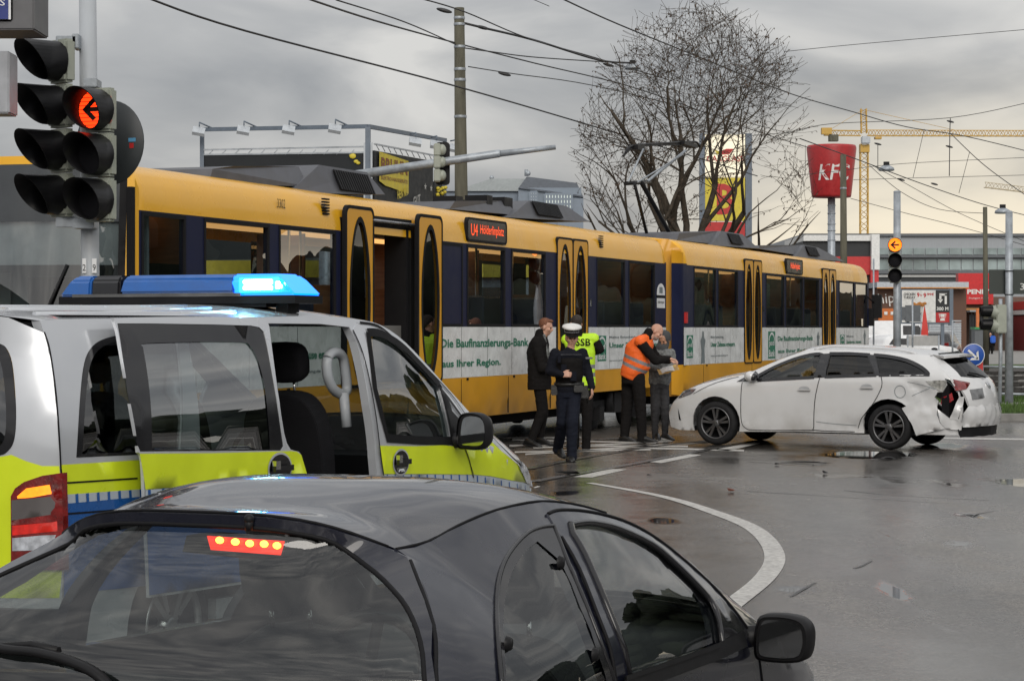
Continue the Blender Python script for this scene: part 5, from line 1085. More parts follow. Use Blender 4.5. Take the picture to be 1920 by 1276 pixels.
# roof rails, spoiler, aerial
for s in (1, -1):
    b = MB(); b.tube(spl([(x, s*(WB_.yg(x)-.05), WB_.T(x, WB_.yg(x)-.05)+(.035 if 0 < i < 6 else 0)) for i, x in enumerate([lerp(ww0-.15, xr0+.2, i/6) for i in range(7)])], 4), .014, 6); b.build('roof_rail', M_['wpaint'], wcar)
b = MB(); b.patch(lambda x, y: (x, y, WB_.zg(xr0)+.055*(1-(y/.62)**2)-.10*(xr0-x)), [(xr0+.05,-.50),(xr0+.05,.50),(xr0-.20,.56),(xr0-.34,.3),(xr0-.36,0),(xr0-.34,-.3),(xr0-.2,-.56)], (), .08, 0, .035, (0,0,-1)); b.build('roof_spoiler', M_['wpaint'], wcar)
b = MB(); x = xr0+.12; b.ball((x, 0, WB_.T(x, 0)), (.05,.025,.03)); b.build('aerial_base', M_['black'], wcar)
# tailgate with window, lamps and plate; the near corner is torn away
zt_ = wtab[-1][0]; wrl = [(WB_.S(wx(z), z)*.99, z) for z in (zt_-.01,1.2,1.1,1.0)]; 
wgl = WB_.pxr([(1757,672),(1796,667),(1806,676),(1832,703),(1790,708),(1773,695)]); yy = [p for p in wgl]
win = [(.46,1.34),(.60,1.02),(.35,1.0),(-.35,1.0),(-.60,1.02),(-.46,1.34),(0,1.37)]
tg = [(WB_.S(wx(z), z)*k, z) for z, k in ((zt_-.012,.985),(1.2,.985),(1.1,.985),(1.0,.98),(.92,.965),(.86,.92),(.74,.88),(.62,.84))]+[(-WB_.S(wx(z), z)*.985, z) for z in (.62,.75,.9,1.05,1.2,zt_-.012)]+[(y, zt_+.04*(1-(y/.55)**2)) for y in (-.3,0,.3)]
b = MB(); b.patch(WB_.rfn(.0), tg, [win], .07, 0, .03, (1,0,0)); tgt = b.build('tailgate', M_['wpaint'], wcar)
b = MB(); b.patch(WB_.rfn(.004), win, (), .1); o = b.build('rear_window', M_['wglass_d'], tgt)
b = MB(); b.tube([Vector(WB_.rfn(.03)(y, z)) for y, z in ((0,1.0),(.2,1.05),(.38,1.07))], .012, 6); b.build('rear_wiper', M_['black'], tgt)
lp = WB_.pxr([(1788,711),(1819,717),(1812,729),(1797,732)], .012)
b = MB(); b.patch(WB_.rfn(.014), lp, (), .05, 0, .05, (1,0,0)); b.build('tail_light', M_['lred'], tgt)
b = MB(); b.patch(WB_.rfn(.014), [(-y, z) for y, z in lp], (), .05, 0, .05, (1,0,0)); b.build('tail_light', M_['lred'], tgt)
b = MB(); np_ = WB_.pxr([(1819,730),(1842,727),(1846,745),(1824,749)], .01); b.patch(WB_.rfn(.012), np_, (), .1, 0, .01, (1,0,0)); b.build('number_plate', mat('dirty_plate', (.16,.165,.17), .5, var=.3, scale=12), tgt)
b = MB(); b.patch(WB_.rfn(.02), ell(.05,.90,.045,.045,16), (), .03, 0, .01, (1,0,0)); b.build('badge', M_['chrome'], tgt)
def crumple(b, poly, fn, amp, mi=0, step=.05, seed=0, thick=.01):
    b.patch(lambda a, c: Vector(fn(a, c))+Vector((noise.noise(Vector((a*9+seed, c*9, 1))), noise.noise(Vector((a*8, c*8+seed, 5))), .5*noise.noise(Vector((a*9, c*7, 9+seed)))))*amp, poly, (), step, mi, thick, (.5,-.8,0), True)
# rear bumper: white skin, dark lower lip, torn ends
bx = lambda y, z: (WB_.Rr(y, max(.5, min(z, .7)))+.02-.04*math.exp(-((z-.5)/.15)**2), y, z)
b = MB(); crumple(b, [(-.80,.34),(.74,.33),(.82,.42),(.80,.52),(.72,.56),(.66,.62),(.50,.66),(.3,.64),(-.6,.64),(-.82,.60)], bx, .022, 0, .06, 2); crumple(b, [(-.80,.20),(.74,.19),(.80,.30),(.60,.36),(-.80,.36)], lambda y, z: (bx(y, z)[0]+.03, y, z), .02, 1, .07, 4)
b.build('rear_bumper', [M_['wpaint'], M_['black']], wcar)
b = MB(); crumple(b, WB_.px([(1690,765),(1720,753),(1750,745),(1754,756),(1757,767),(1755,778),(1762,792),(1772,803),(1718,816),(1708,792)], .03), WB_.side(.035), .012, 0, .045, 7); b.build('torn_bumper_skin', M_['wpaint'], wcar)
b = MB(); crumple(b, WB_.px([(1798,742),(1807,742),(1805,757),(1797,788),(1781,785),(1787,768)], .05), WB_.side(.06), .03, 0, .03, 11); b.build('torn_bumper_strip', M_['wpaint'], wcar)
b = MB(); crumple(b, WB_.px([(1757,767),(1764,772),(1781,785),(1798,788),(1808,792),(1800,806),(1773,803),(1762,790)], .02), WB_.side(.03), .03, 0, .04, 17); b.build('torn_bumper_skin', M_['wpaint'], wcar)
b = MB(); crumple(b, WB_.px([(1764,745),(1785,736),(1788,749),(1772,760),(1762,757)], -.03), WB_.side(-.03), .02, 0, .03, 5); b.build('broken_lens', mat('broken_red_lens', (.30,.015,.02), .2), wcar)
b = MB(); crumple(b, WB_.px([(1734,714),(1775,712),(1772,722),(1766,735),(1752,728)], .01), WB_.side(.012), .012, 0, .03, 21); b.build('broken_lamp', mat('broken_clear_lamp', (.30,.30,.28), .15, coat=1, var=.5, scale=22), wcar)
for q in ([(1700,716),(1730,722),(1752,729)], [(1708,742),(1725,734),(1742,727)], [(1774,712),(1785,722),(1794,735)], [(1755,768),(1758,780),(1770,795)], [(1722,795),(1730,790)], [(1530,790),(1565,794),(1605,797)]): wseam(q, .006, 'crease', 'greyink', .012)
b = MB(); b.box(.0,.5,-.6,.7,.28,.34); b.tube([(.1,.72,.7),(.25,.6,.5),(.2,.7,.35)], .02, 5); b.build('exposed_frame', M_['dark'], wcar)
for x, c in ((fw.x, 'f'), (rw_.x, 'r')):
    for s in (1, -1): wheel(wcar, (x, s*.78, .315), .315, .20, s, mat('dark_alloy', (.13,.13,.135), .35, metal=.8) if s == 1 and c == 'f' else bpy.data.materials['dark_alloy'], 10)
for y in (-.36,.36):
    seat(wcar, 2.35, y, .30, .46); seat(wcar, 1.35, y, .30, .46)
b = MB(); b.box(3.0, 3.45, -.7, .7, .6, .90); b.box(.4, 3.2, -.7, .7, .3, .36); b.build('dashboard', M_['dark'], wcar, bevel=.04)
b = MB(); Ms = Matrix.Translation((2.95,.36,.86)) @ Matrix.Rotation(R(-65), 4, 'Y'); b.tube([Ms @ Vector((.185*math.cos(t), .185*math.sin(t), 0)) for t in [2*math.pi*i/20 for i in range(21)]], .017, 6); b.build('steering_wheel', M_['black'], wcar)
# ================================================================ people
def cap(b, p, q, ra, rb, n=10):                            # tapered limb with round ends
    p, q = Vector(p), Vector(q); t = q-p; L = max(1e-4, t.length); t = t/L
    pts = []; rr = []
    for k in (-1,-.8,-.45): pts.append(p+t*ra*k); rr.append(ra*math.sqrt(1-k*k)+.001)
    for k in (0,.5,1): pts.append(p.lerp(q, k)); rr.append(lerp(ra, rb, k))
    for k in (.45,.8,1): pts.append(q+t*rb*k); rr.append(rb*math.sqrt(1-k*k)+.001)
    b.tube(pts, rr, n)
def rings(b, R_, n=18):                                    # closed loft of ellipses: (centre, half-width vector, half-depth vector)
    V = []
    for c, ax, ay in R_:
        for k in range(n):
            a = 2*math.pi*k/n; V.append(Vector(c)+Vector(ax)*math.cos(a)+Vector(ay)*math.sin(a))
    m = len(R_); Fc = [(i*n+k, i*n+(k+1) % n, (i+1)*n+(k+1) % n, (i+1)*n+k) for i in range(m-1) for k in range(n)]
    b.add(V, Fc+[tuple(range(n))[::-1], tuple((m-1)*n+k for k in range(n))], 0, True)
def melt(b, name, mats, parent, vox=.014, it=3, matfn=None, wrinkle=0.0):   # one continuous skin over the overlapping pieces
    me = bpy.data.meshes.new(name); I = inv(parent); me.from_pydata([tuple(I @ p) for p in b.v], [], b.f); me.update()
    bm = bmesh.new(); bm.from_mesh(me); bmesh.ops.recalc_face_normals(bm, faces=bm.faces); bm.to_mesh(me); bm.free()
    o = bpy.data.objects.new(name, me); COL.objects.link(o)
    r = o.modifiers.new('r', 'REMESH'); r.mode = 'VOXEL'; r.voxel_size = vox
    s = o.modifiers.new('s', 'SMOOTH'); s.factor = .5; s.iterations = it
    dg = bpy.context.evaluated_depsgraph_get(); m2 = bpy.data.meshes.new_from_object(o.evaluated_get(dg)); o.modifiers.clear(); o.data = m2; bpy.data.meshes.remove(me)
    if wrinkle:
        for v in m2.vertices:
            c = v.co; k = noise.noise(Vector((c.x*16, c.y*16, c.z*30)))+.7*noise.noise(Vector((c.x*9, c.y*9, c.z*12+4))); v.co = c+v.normal*k*wrinkle
    m2.materials.clear()
    for m in (mats if isinstance(mats, list) else [mats]): m2.materials.append(m)
    m2.polygons.foreach_set('use_smooth', [True]*len(m2.polygons))
    if matfn:
        M = I.inverted(); m2.polygons.foreach_set('material_index', [matfn(M @ p.center) for p in m2.polygons])
    o.parent = parent; return o
def head(b, c, f, up, s=1.0):                              # c = middle of the head; f = where the face looks
    f = Vector(f).normalized(); up = (Vector(up)-f*Vector(up).dot(f)).normalized(); r = f.cross(up)
    Mx = Matrix((r, f, up)).transposed(); P = lambda x, y, z: Vector(c)+(r*x+f*y+up*z)*s
    b.ball(P(0,-.012,.03), (.076*s,.096*s,.088*s), 0, 14, 10, Mx); b.ball(P(0,.018,-.035), (.062*s,.072*s,.078*s), 0, 14, 10, Mx); b.ball(P(0,.042,-.085), (.036*s,.036*s,.030*s), 0, 10, 8, Mx)
    b.ball(P(0,.092,-.018), (.013*s,.022*s,.026*s), 0, 8, 6, Mx); b.ball(P(0,.075,.022), (.052*s,.02*s,.014*s), 0, 8, 6, Mx); b.ball(P(0,.082,-.058), (.024*s,.012*s,.008*s), 0, 8, 6, Mx)
    for q in (-1, 1): b.ball(P(q*.078,-.01,-.01), (.012*s,.022*s,.034*s), 0, 8, 6, Mx); b.ball(P(q*.045,.06,-.025), (.022*s,.024*s,.024*s), 0, 8, 6, Mx)
    return P, Mx
def hand(b, w, d, pn, side, curl=.5, s=1.0):               # w wrist, d pointing direction, pn palm normal, side = thumb direction sign
    d = Vector(d).normalized(); pn = (Vector(pn)-d*Vector(pn).dot(d)).normalized(); t = d.cross(pn)*side; w = Vector(w)
    for k in (-1,-.33,.33,1): cap(b, w+d*.01*s+t*.022*k*s, w+d*.085*s+t*.030*k*s, .017*s, .014*s, 8)
    for i, (k, L) in enumerate(((1,.068),(.34,.078),(-.34,.072),(-1,.056))):
        p = w+(d*.09+t*.030*k)*s; a = curl*(1+.15*i)
        for j in range(3):
            e = d*math.cos(a)+pn*math.sin(a); q = p+e*L*s*(.45,.32,.26)[j]; cap(b, p, q, (.0098,.009,.0082)[j]*s, (.009,.0082,.007)[j]*s, 7); p = q; a += curl*.9
    p = w+(d*.03+t*.032)*s; q = p+(d*.032+t*.024+pn*.012)*s; cap(b, p, q, .013*s, .011*s, 7); cap(b, q, q+(d*.032+t*.004+pn*.014)*s, .0105*s, .0085*s, 7)
def shoe(name, parent, heel, toe, m, h=.09, up=(0,0,1), sole=None):
    heel, toe = Vector(heel), Vector(toe); d = (toe-heel).normalized(); upv = Vector(up); r = d.cross(upv).normalized(); upv = r.cross(d); L = .29
    b = MB(); R_ = []
    for t, w, hh in ((-.03,.024,.05),(.0,.038,.085),(.06,.042,.10),(.12,.042,.085),(.18,.048,.062),(.235,.046,.05),(.275,.03,.035),(.29,.012,.02)):
        R_.append((heel+d*t+upv*hh*.5, r*w, upv*hh*.5))
    rings(b, R_, 12); b2 = MB(); b2.v = b.v; b2.f = b.f; b2.m = b.m; b2.s = b.s
    o = b2.xform(inv(parent)).build(name, m, parent)
    b = MB(); V = []
    for z in (-.006,.018):
        for t, w in ((-.035,.02),(-.01,.042),(.06,.045),(.14,.046),(.2,.053),(.25,.048),(.29,.02)):
            for q in (-1, 1): V.append(heel+d*t+r*w*q+upv*z)
    n = 14; Fc = [(2*i,2*i+2,2*i+3,2*i+1) for i in range(6)]+[(n+2*i,n+2*i+1,n+2*i+3,n+2*i+2) for i in range(6)]+[(2*i,n+2*i,n+2*i+2,2*i+2) for i in range(6)]+[(2*i+1,2*i+3,n+2*i+3,n+2*i+1) for i in range(6)]
    b.add(V, Fc); b.xform(inv(parent)).build('sole', sole or M_['rubber'], o); return o
M_['coat'] = mat('black_coat_cloth', (.011,.010,.010), .9, spec=.1, bump=.3, bscale=70); M_['navy'] = mat('navy_uniform', (.009,.010,.015), .85, spec=.12, bump=.3, bscale=60)
M_['hivis_y'] = mat('hivis_yellow', (.50,.80,.02), .6, var=.06, bump=.2, bscale=40, emit=(.5,.8,.02), es=0.0); M_['hivis_o'] = mat('hivis_orange', (.85,.13,.012), .6, var=.06, bump=.2, bscale=40)
M_['reflect'] = mat('reflective_tape', (.20,.20,.21), .4); M_['jersey'] = mat('grey_jersey', (.13,.135,.135), .9, var=.5, scale=26, bump=.3, bscale=60); M_['greyjean'] = mat('grey_trousers', (.04,.04,.043), .9, spec=.15, var=.3, scale=12, bump=.2)
M_['hair_r'] = mat('red_brown_hair', (.16,.06,.028), .7, var=.4, scale=60, bump=.4, bscale=200); M_['hair_d'] = mat('dark_hair', (.025,.017,.013), .7, var=.4, scale=60, bump=.4, bscale=200); M_['beard'] = mat('grey_beard', (.24,.19,.16), .8, var=.3, scale=70)
M_['leather'] = mat('black_leather', (.012,.012,.012), .4, bump=.2); M_['eye'] = mat('eye_dark', (.02,.015,.012), .3); M_['capwhite'] = mat('cap_white', (.66,.66,.64), .6)
def person(label, u, v, Y, group=None):
    o = thing('person', label, 'person', (at(u, v, Y).x, Y, gz(Y)), 0, group); return o
def limb3(b, pts, rs):
    for i in range(len(pts)-1): cap(b, pts[i], pts[i+1], rs[i], rs[i+1])
def eyes(o, P, Mx):
    for s in (-1, 1):
        b = MB(); b.ball(P(s*.031,.077,.0), (.013,.010,.008), 0, 8, 6, Mx); b.xform(inv(o)).build('eye', M_['eye'], o)
def torso(b, pel, chest, neck, r, f, hw=.165, sw=.205, dp=.12, g=0.0, belly=0.0):
    r = Vector(r).normalized(); f = Vector(f).normalized(); up = (neck-pel).normalized()
    rings(b, [(pel-up*.09, r*(hw*.85+g), f*(dp*.85+g)), (pel, r*(hw+g), f*(dp+g)), (pel.lerp(chest,.5)+f*belly, r*(hw*.97+g), f*(dp+belly+g)), (chest, r*(sw*.92+g), f*(dp*1.08+g)), (chest.lerp(neck,.55), r*(sw*.95+g), f*(dp*.95+g)), (chest.lerp(neck,.8), r*(sw*.72+g), f*(dp*.72+g)), (neck, r*(.07+g), f*(.07+g))])
# ---- man in the black coat, walking right behind the officer
Y = 32.0; A = lambda u, v, d=0.0: at(u, v, Y+d)
o = person('man in a long black coat with short reddish hair, behind the officer', 1010, 836, Y, 'people talking beside the tram')
f = Vector((.93,-.25,0)).normalized(); r = f.cross(Vector((0,0,1)))
hc = A(1024,613,.0); pel = A(1011,716); ch = A(1008,660); nk = A(1013,629)
sh = {s: ch.lerp(nk,.62)+r*.19*s for s in (-1,1)}; el = {1: A(1016,690,-.26), -1: A(1018,690,.2)}; wr_ = {1: A(1044,687,-.24), -1: A(1046,684,.12)}
legs_ = {1: (A(1012,722,-.1), A(1016,772,-.1), A(997,822,-.12)), -1: (A(1012,722,.1), A(1019,772,.1), A(1012,820,.12))}
b = MB(); P, Mx = head(b, hc, f+Vector((0,0,-.22)), (0,0,1)); cap(b, nk-Vector((0,0,.05)), hc-Vector((0,0,.06)), .058, .056); torso(b, pel, ch, nk, r, f, .14, .17, .09)
for s in (-1,1):
    limb3(b, (sh[s], el[s], wr_[s]), (.045,.038,.028)); hand(b, wr_[s], f, (0,0,-1), s, .5); limb3(b, legs_[s], (.07,.05,.035))
melt(b, 'body', M_['skin'], o, .009, 2); eyes(o, P, Mx)
b = MB(); b.ball(P(0,-.03,.045), (.082,.092,.088), 0, 14, 10, Mx); b.ball(P(0,.04,.095), (.06,.045,.028), 0, 10, 8, Mx); melt(b, 'hair', M_['hair_r'], o, .009, 1, None, .003)
b = MB(); torso(b, pel, ch, nk, r, f, .175, .215, .135, .012, .02); up = Vector((0,0,1))
rings(b, [(A(1012,730)+up*.0, r*.22, f*.17), (A(1011,690), r*.20, f*.165), (ch, r*.20, f*.14)]); cap(b, nk, nk+up*.03, .082, .075)
for s in (-1,1): limb3(b, (sh[s], el[s], wr_[s]-f*.03), (.078,.064,.05))
melt(b, 'coat', M_['coat'], o, .014, 3, None, .006)
b = MB()
for s in (-1,1): limb3(b, legs_[s], (.095,.075,.06)); cap(b, legs_[s][2], legs_[s][2]-Vector((0,0,.05)), .06, .062)
melt(b, 'trousers', M_['coat'], o, .014, 2, None, .005)
shoe('shoe', o, A(985,833,-.12), A(1018,840,-.3), M_['leather']); shoe('shoe', o, A(1005,829,.12), A(1032,834,.0), M_['leather'])
b = MB(); b.tube(spl([nk+f*.07+r*.06+up*.02, ch+f*.15+r*.05, ch+f*.15+r*.04-up*.14], 4), .022, 6); b.tube(spl([nk+f*.07-r*.06+up*.02, ch+f*.15-r*.03, ch+f*.15-r*.02-up*.12], 4), .022, 6); b.xform(inv(o)).build('scarf', M_['jersey'], o)
# ---- officer walking towards the viewer
Y = 28.4; o = person('police officer in dark uniform and white peaked cap, striding towards the viewer', 1068, 866, Y, 'people talking beside the tram')
f = Vector((.12,-.98,0)).normalized(); r = f.cross(Vector((0,0,1)))          # r points to the viewer's left: the officer's own right
hc = A(1072,633); pel = A(1067,727); ch = A(1067,678); nk = A(1068,657); up = Vector((0,0,1))
sh = {1: A(1041,662), -1: A(1092,662)}; el = {1: A(1030,696,-.02), -1: A(1102,694)}; wr_ = {1: A(1053,702,-.24), -1: A(1110,726,-.06)}
legs_ = {1: (A(1056,735), A(1055,790,.02), A(1046,838,.42)), -1: (A(1077,735), A(1073,788,-.14), A(1072,851,-.10))}
b = MB(); P, Mx = head(b, hc, f+Vector((0,0,-.14)), (0,0,1), .97); cap(b, nk-up*.05, hc-up*.06, .052, .05); torso(b, pel, ch, nk, r, f, .14, .16, .09)
for s in (-1,1): limb3(b, (sh[s], el[s], wr_[s]), (.042,.036,.027)); limb3(b, legs_[s], (.068,.05,.035))
hand(b, wr_[1], (.9,-.2,.05), (.1,.9,-.3), 1, .7); hand(b, wr_[-1], (.05,-.1,-1), (-1,.2,0), 1, .35)
melt(b, 'body', M_['skin'], o, .009, 2); eyes(o, P, Mx)
b = MB(); b.ball(P(0,-.035,.0), (.083,.082,.085), 0, 14, 10, Mx); melt(b, 'hair', M_['hair_d'], o, .01, 1)
b = MB(); torso(b, pel, ch, nk, r, f, .165, .20, .125, .012); cap(b, nk-up*.04, nk+up*.0, .075, .066)
for s in (-1,1): limb3(b, (sh[s], el[s], wr_[s]), (.072,.06,.045))
melt(b, 'jacket', M_['navy'], o, .014, 3, None, .006)
b = MB(); torso(b, pel.lerp(ch,.45), ch-up*.0, nk-up*.07, r, f, .165, .185, .15, .018); melt(b, 'protective_vest', M_['coat'], o, .014, 2, None, .003)
b = MB(); c = ch+f*.165+up*.02
b.box(-.14,.14,-.012,.012,-.004,.004,1,Matrix.Translation(c+up*.07) @ Mx.to_4x4()); b.box(-.125,-.03,-.012,.016,-.012,.012,1,Matrix.Translation(c+up*.03-r*.15) @ Mx.to_4x4())
b.box(-.04,.04,-.03,.03,-.06,.06,0,Matrix.Translation(c-up*.20-r*.03)); b.box(-.035,.035,-.02,.03,-.05,.05,0,Matrix.Translation(c-up*.10+r*.09)); b.box(-.02,.02,-.02,.03,-.06,.05,0,Matrix.Translation(c+up*.03+r*.15))
b.xform(inv(o)).build('chest_pocket', [M_['navy'], M_['reflect']], o, bevel=.006)
b = MB()
for s in (-1,1): limb3(b, legs_[s], (.098,.082,.066)); cap(b, legs_[s][2], legs_[s][2]-up*.03, .07, .07)
rings(b, [(pel-up*.12, r*.15, f*.12), (pel, r*.175, f*.13), (pel+up*.05, r*.17, f*.128)]); melt(b, 'trousers', mat('navy_trousers', (.011,.013,.021), .85, spec=.12, bump=.3, bscale=50), o, .014, 2, None, .006)
b = MB(); rings(b, [(pel+up*.02, r*.195, f*.15), (pel+up*.075, r*.195, f*.15)]); b.box(-.05,.05,-.05,.05,-.13,.03,0,Matrix.Translation(pel-r*.20)); b.box(-.04,.04,-.05,.05,-.09,.04,0,Matrix.Translation(pel+r*.19)); b.tube([pel-r*.22+up*.0, pel-r*.25-up*.2], .025, 7)
b.box(-.06,.06,-.03,.03,-.05,.04,0,Matrix.Translation(pel+f*.15-r*.1)); b.xform(inv(o)).build('duty_belt', M_['leather'], o, bevel=.008)
def boot(heel, toe, top, h=.0):
    s_ = shoe('boot', o, heel, toe, M_['leather'], up=(0,0,1)); return s_
boot(A(1067,862,-.0), A(1074,868,-.35), None); shoe('boot', o, A(1044,846,.48), A(1056,858,.22), M_['leather'], up=(0,.5,.8))
b = MB(); Mc = Matrix.Translation(P(0,-.005,.085)) @ Mx.to_4x4()
b.lathe([(.088,-.03),(.090,.02),(.100,.034)], Mc, 24, 1); b.lathe([(.100,.034),(.128,.052),(.118,.072),(.07,.088),(.001,.094)], Mc @ Matrix.Rotation(R(-8),4,'X'), 24, 0)
pk = [(.10*math.cos(R(t)), .02+.135*math.sin(R(t))) for t in range(15,166,10)]; q = [(.088*math.cos(R(t)), .088*math.sin(R(t))) for t in range(165,14,-10)]
V = [Mc @ Vector((x, y, -.03-.35*max(0,y-.06))) for x, y in pk+q]; n = len(V); b.add(V+[p+up*.006 for p in V], [tuple(range(n)), tuple(range(2*n-1,n-1,-1))]+[(i,(i+1)%n,n+(i+1)%n,n+i) for i in range(n)], 1)
for i in range(24): a = 2*math.pi*i/24; b.box(-.008,.008,-.002,.002,-.012,.004,2,Mc @ Matrix.Rotation(a,4,'Z') @ Matrix.Translation((0,.091,.0)))
b.box(-.018,.018,-.004,.004,-.015,.022,3,Mc @ Matrix.Translation((0,.104,.04))); b.xform(inv(o)).build('peaked_cap', [M_['capwhite'], M_['coat'], M_['reflect'], M_['chrome']], o)
# ---- man in the yellow vest, back turned
Y = 31.2; o = person('man with his back turned in a bright yellow safety vest, lettered on the back', 1092, 842, Y, 'people talking beside the tram')
f = Vector((-.12,.98,0)).normalized(); r = f.cross(up); hc = A(1080,607,-.0); pel = A(1090,716); ch = A(1089,660); nk = A(1083,627)
sh = {1: A(1113,635), -1: A(1063,637)}; el = {1: A(1125,655,.02), -1: A(1056,672,.1)}; wr_ = {1: A(1108,662,.30), -1: A(1066,690,.28)}
legs_ = {1: (A(1100,722), A(1101,775,-.03), A(1099,832)), -1: (A(1079,722), A(1077,776,.05), A(1078,828,.15))}
b = MB(); P, Mx = head(b, hc, f+Vector((-.2,0,-.1)), up); cap(b, nk-up*.05, hc-up*.06, .06, .058); torso(b, pel, ch, nk, r, f, .14, .17, .09)
for s in (-1,1): limb3(b, (sh[s], el[s], wr_[s]), (.045,.038,.028)); hand(b, wr_[s], (-.5*s,.6,.3), (0,.5,-1), s, .6); limb3(b, legs_[s], (.07,.05,.035))
melt(b, 'body', M_['skin'], o, .009, 2)
b = MB(); b.ball(P(0,-.026,.042), (.082,.092,.088), 0, 14, 10, Mx); b.ball(P(0,-.07,-.01), (.06,.035,.05), 0, 10, 8, Mx); melt(b, 'hair', M_['hair_d'], o, .009, 1, None, .002)
b = MB(); torso(b, pel, ch, nk, r, f, .17, .205, .125, .008); cap(b, nk, nk+up*.02, .08, .075)
for s in (-1,1): limb3(b, (sh[s], el[s], wr_[s]), (.075,.063,.047))
melt(b, 'jacket', M_['coat'], o, .014, 3, None, .006)
b = MB(); torso(b, pel-up*.02, ch, nk-up*.02, r, f, .185, .205, .15, .018)
for s in (-1,1): cap(b, nk-up*.05, sh[s], .07, .084)
def vy(c):
    z = c.z; return 1 if (1.015 < z < 1.065 or 1.13 < z < 1.18) else 0
vs_ = melt(b, 'safety_vest', [M_['hivis_y'], M_['reflect']], o, .014, 2, vy, .004)
b = MB(); c = ch-f*.178+up*.09; textbox(b, 'SSB', Matrix.Translation(c-r*.10*1.0) @ Matrix(((r.x,0,-f.x,0),(r.y,0,-f.y,0),(0,1,0,0),(0,0,0,1))), .21, .10, 0, .02); b.xform(inv(o)).build('lettering', M_['coat'], vs_)
b = MB(); rings(b, [(pel-up*.12, r*.15, f*.12), (pel, r*.17, f*.13)])
for s in (-1,1): limb3(b, legs_[s], (.098,.078,.062)); cap(b, legs_[s][2], legs_[s][2]-up*.05, .064, .066)
melt(b, 'trousers', M_['coat'], o, .014, 2, None, .005)
shoe('shoe', o, A(1099,843,-.02), A(1101,839,.3), M_['leather']); shoe('shoe', o, A(1078,838,.15), A(1074,835,.5), M_['leather'])
# ---- bald man in the orange vest, bending over the paper
Y = 33.4; o = person('bald bearded man in a bright orange safety vest leaning over a sheet of paper', 1188, 826, Y, 'people talking beside the tram')
f = Vector((.96,-.28,0)).normalized(); r = f.cross(up); hc = A(1231,622,-.06); pel = A(1184,702); ch = A(1195,656,-.03); nk = A(1215,628,-.05)
ax = (nk-pel).normalized(); ft = (f-ax*f.dot(ax)).normalized()
sh = {1: ch.lerp(nk,.55)+r*.21, -1: ch.lerp(nk,.55)-r*.2}; el = {1: A(1229,676,-.22), -1: A(1232,672,.2)}; wr_ = {1: A(1256,672,-.16), -1: A(1256,676,.1)}
legs_ = {1: (A(1196,706,-.1), A(1201,764,-.1), A(1204,818,-.1)), -1: (A(1178,706,.08), A(1176,764,.06), A(1171,817,.05))}
b = MB(); P, Mx = head(b, hc, f+Vector((0,0,-.75)), (.5,0,1)); cap(b, nk-ax*.04, hc-up*.05, .062, .06); torso(b, pel, ch, nk, r, ft, .15, .18, .10)
for s in (-1,1): limb3(b, (sh[s], el[s], wr_[s]), (.048,.04,.03)); hand(b, wr_[s], f+Vector((0,0,-.25)), (0,0,-1), s, .55); limb3(b, legs_[s], (.07,.052,.036))
melt(b, 'body', M_['skin'], o, .009, 2); eyes(o, P, Mx)
b = MB(); b.ball(P(0,.03,-.075), (.056,.060,.046), 0, 12, 8, Mx); melt(b, 'beard', M_['beard'], o, .009, 1)
b = MB(); torso(b, pel, ch, nk, r, ft, .18, .215, .135, .008, .03); cap(b, nk-ax*.03, nk+ax*.035, .088, .08)
for s in (-1,1): limb3(b, (sh[s], el[s], wr_[s]-f*.02), (.085,.07,.05))
melt(b, 'jacket', M_['coat'], o, .014, 3, None, .006)
b = MB(); torso(b, pel+ax*.03, ch, nk-ax*.03, r, ft, .20, .215, .155, .022, .04)
for s in (-1,1): cap(b, nk-ax*.05, sh[s]+ax*.01, .075, .092)
def vo_(c):
    t = (c-pel).dot(ax); return 1 if (.10 < t < .15 or .21 < t < .26) else 0
vs_ = melt(b, 'safety_vest', [M_['hivis_o'], M_['reflect']], o, .014, 2, vo_, .005)
b = MB(); rings(b, [(pel-up*.14, r*.165, f*.135), (pel, r*.185, f*.15), (pel+ax*.06, r*.18, ft*.15)])
for s in (-1,1): limb3(b, legs_[s], (.11,.088,.07)); cap(b, legs_[s][2], legs_[s][2]-up*.05, .072, .075)
melt(b, 'trousers', M_['coat'], o, .014, 2, None, .006)
shoe('shoe', o, A(1198,827,-.1), A(1228,829,-.18), M_['leather']); shoe('shoe', o, A(1164,827,.05), A(1190,829,-.1), M_['leather'])
# ---- young man in the grey hooded top
Y = 34.0; o = person('man in a grey hooded top with the hood up, facing the orange vest', 1240, 823, Y, 'people talking beside the tram')
f = Vector((-.25,-.95,0)).normalized(); r = f.cross(up); hc = A(1245,637); pel = A(1237,712); ch = A(1238,676); nk = A(1241,652)
sh = {1: A(1220,660), -1: A(1258,661)}; el = {1: A(1218,688,-.05), -1: A(1262,688,-.02)}; wr_ = {1: A(1240,694,-.32), -1: A(1257,693,-.34)}
legs_ = {1: (A(1229,718), A(1228,765,-.05), A(1228,815)), -1: (A(1244,718), A(1247,765,-.08), A(1247,814,-.05))}
b = MB(); P, Mx = head(b, hc, f+Vector((-.3,0,-.5)), up, .97); cap(b, nk-up*.05, hc-up*.05, .054, .052); torso(b, pel, ch, nk, r, f, .13, .16, .09)
for s in (-1,1): limb3(b, (sh[s], el[s], wr_[s]), (.043,.036,.027)); hand(b, wr_[s], (.5*s,-.6,.1), (.3*s,0,-1), s, .7); limb3(b, legs_[s], (.066,.048,.034))
melt(b, 'body', mat('tan_skin', (.34,.17,.10), .5, var=.1), o, .009, 2); eyes(o, P, Mx)
b = MB(); b.ball(P(0,.035,-.07), (.052,.056,.042), 0, 12, 8, Mx); melt(b, 'beard', M_['hair_d'], o, .009, 1)
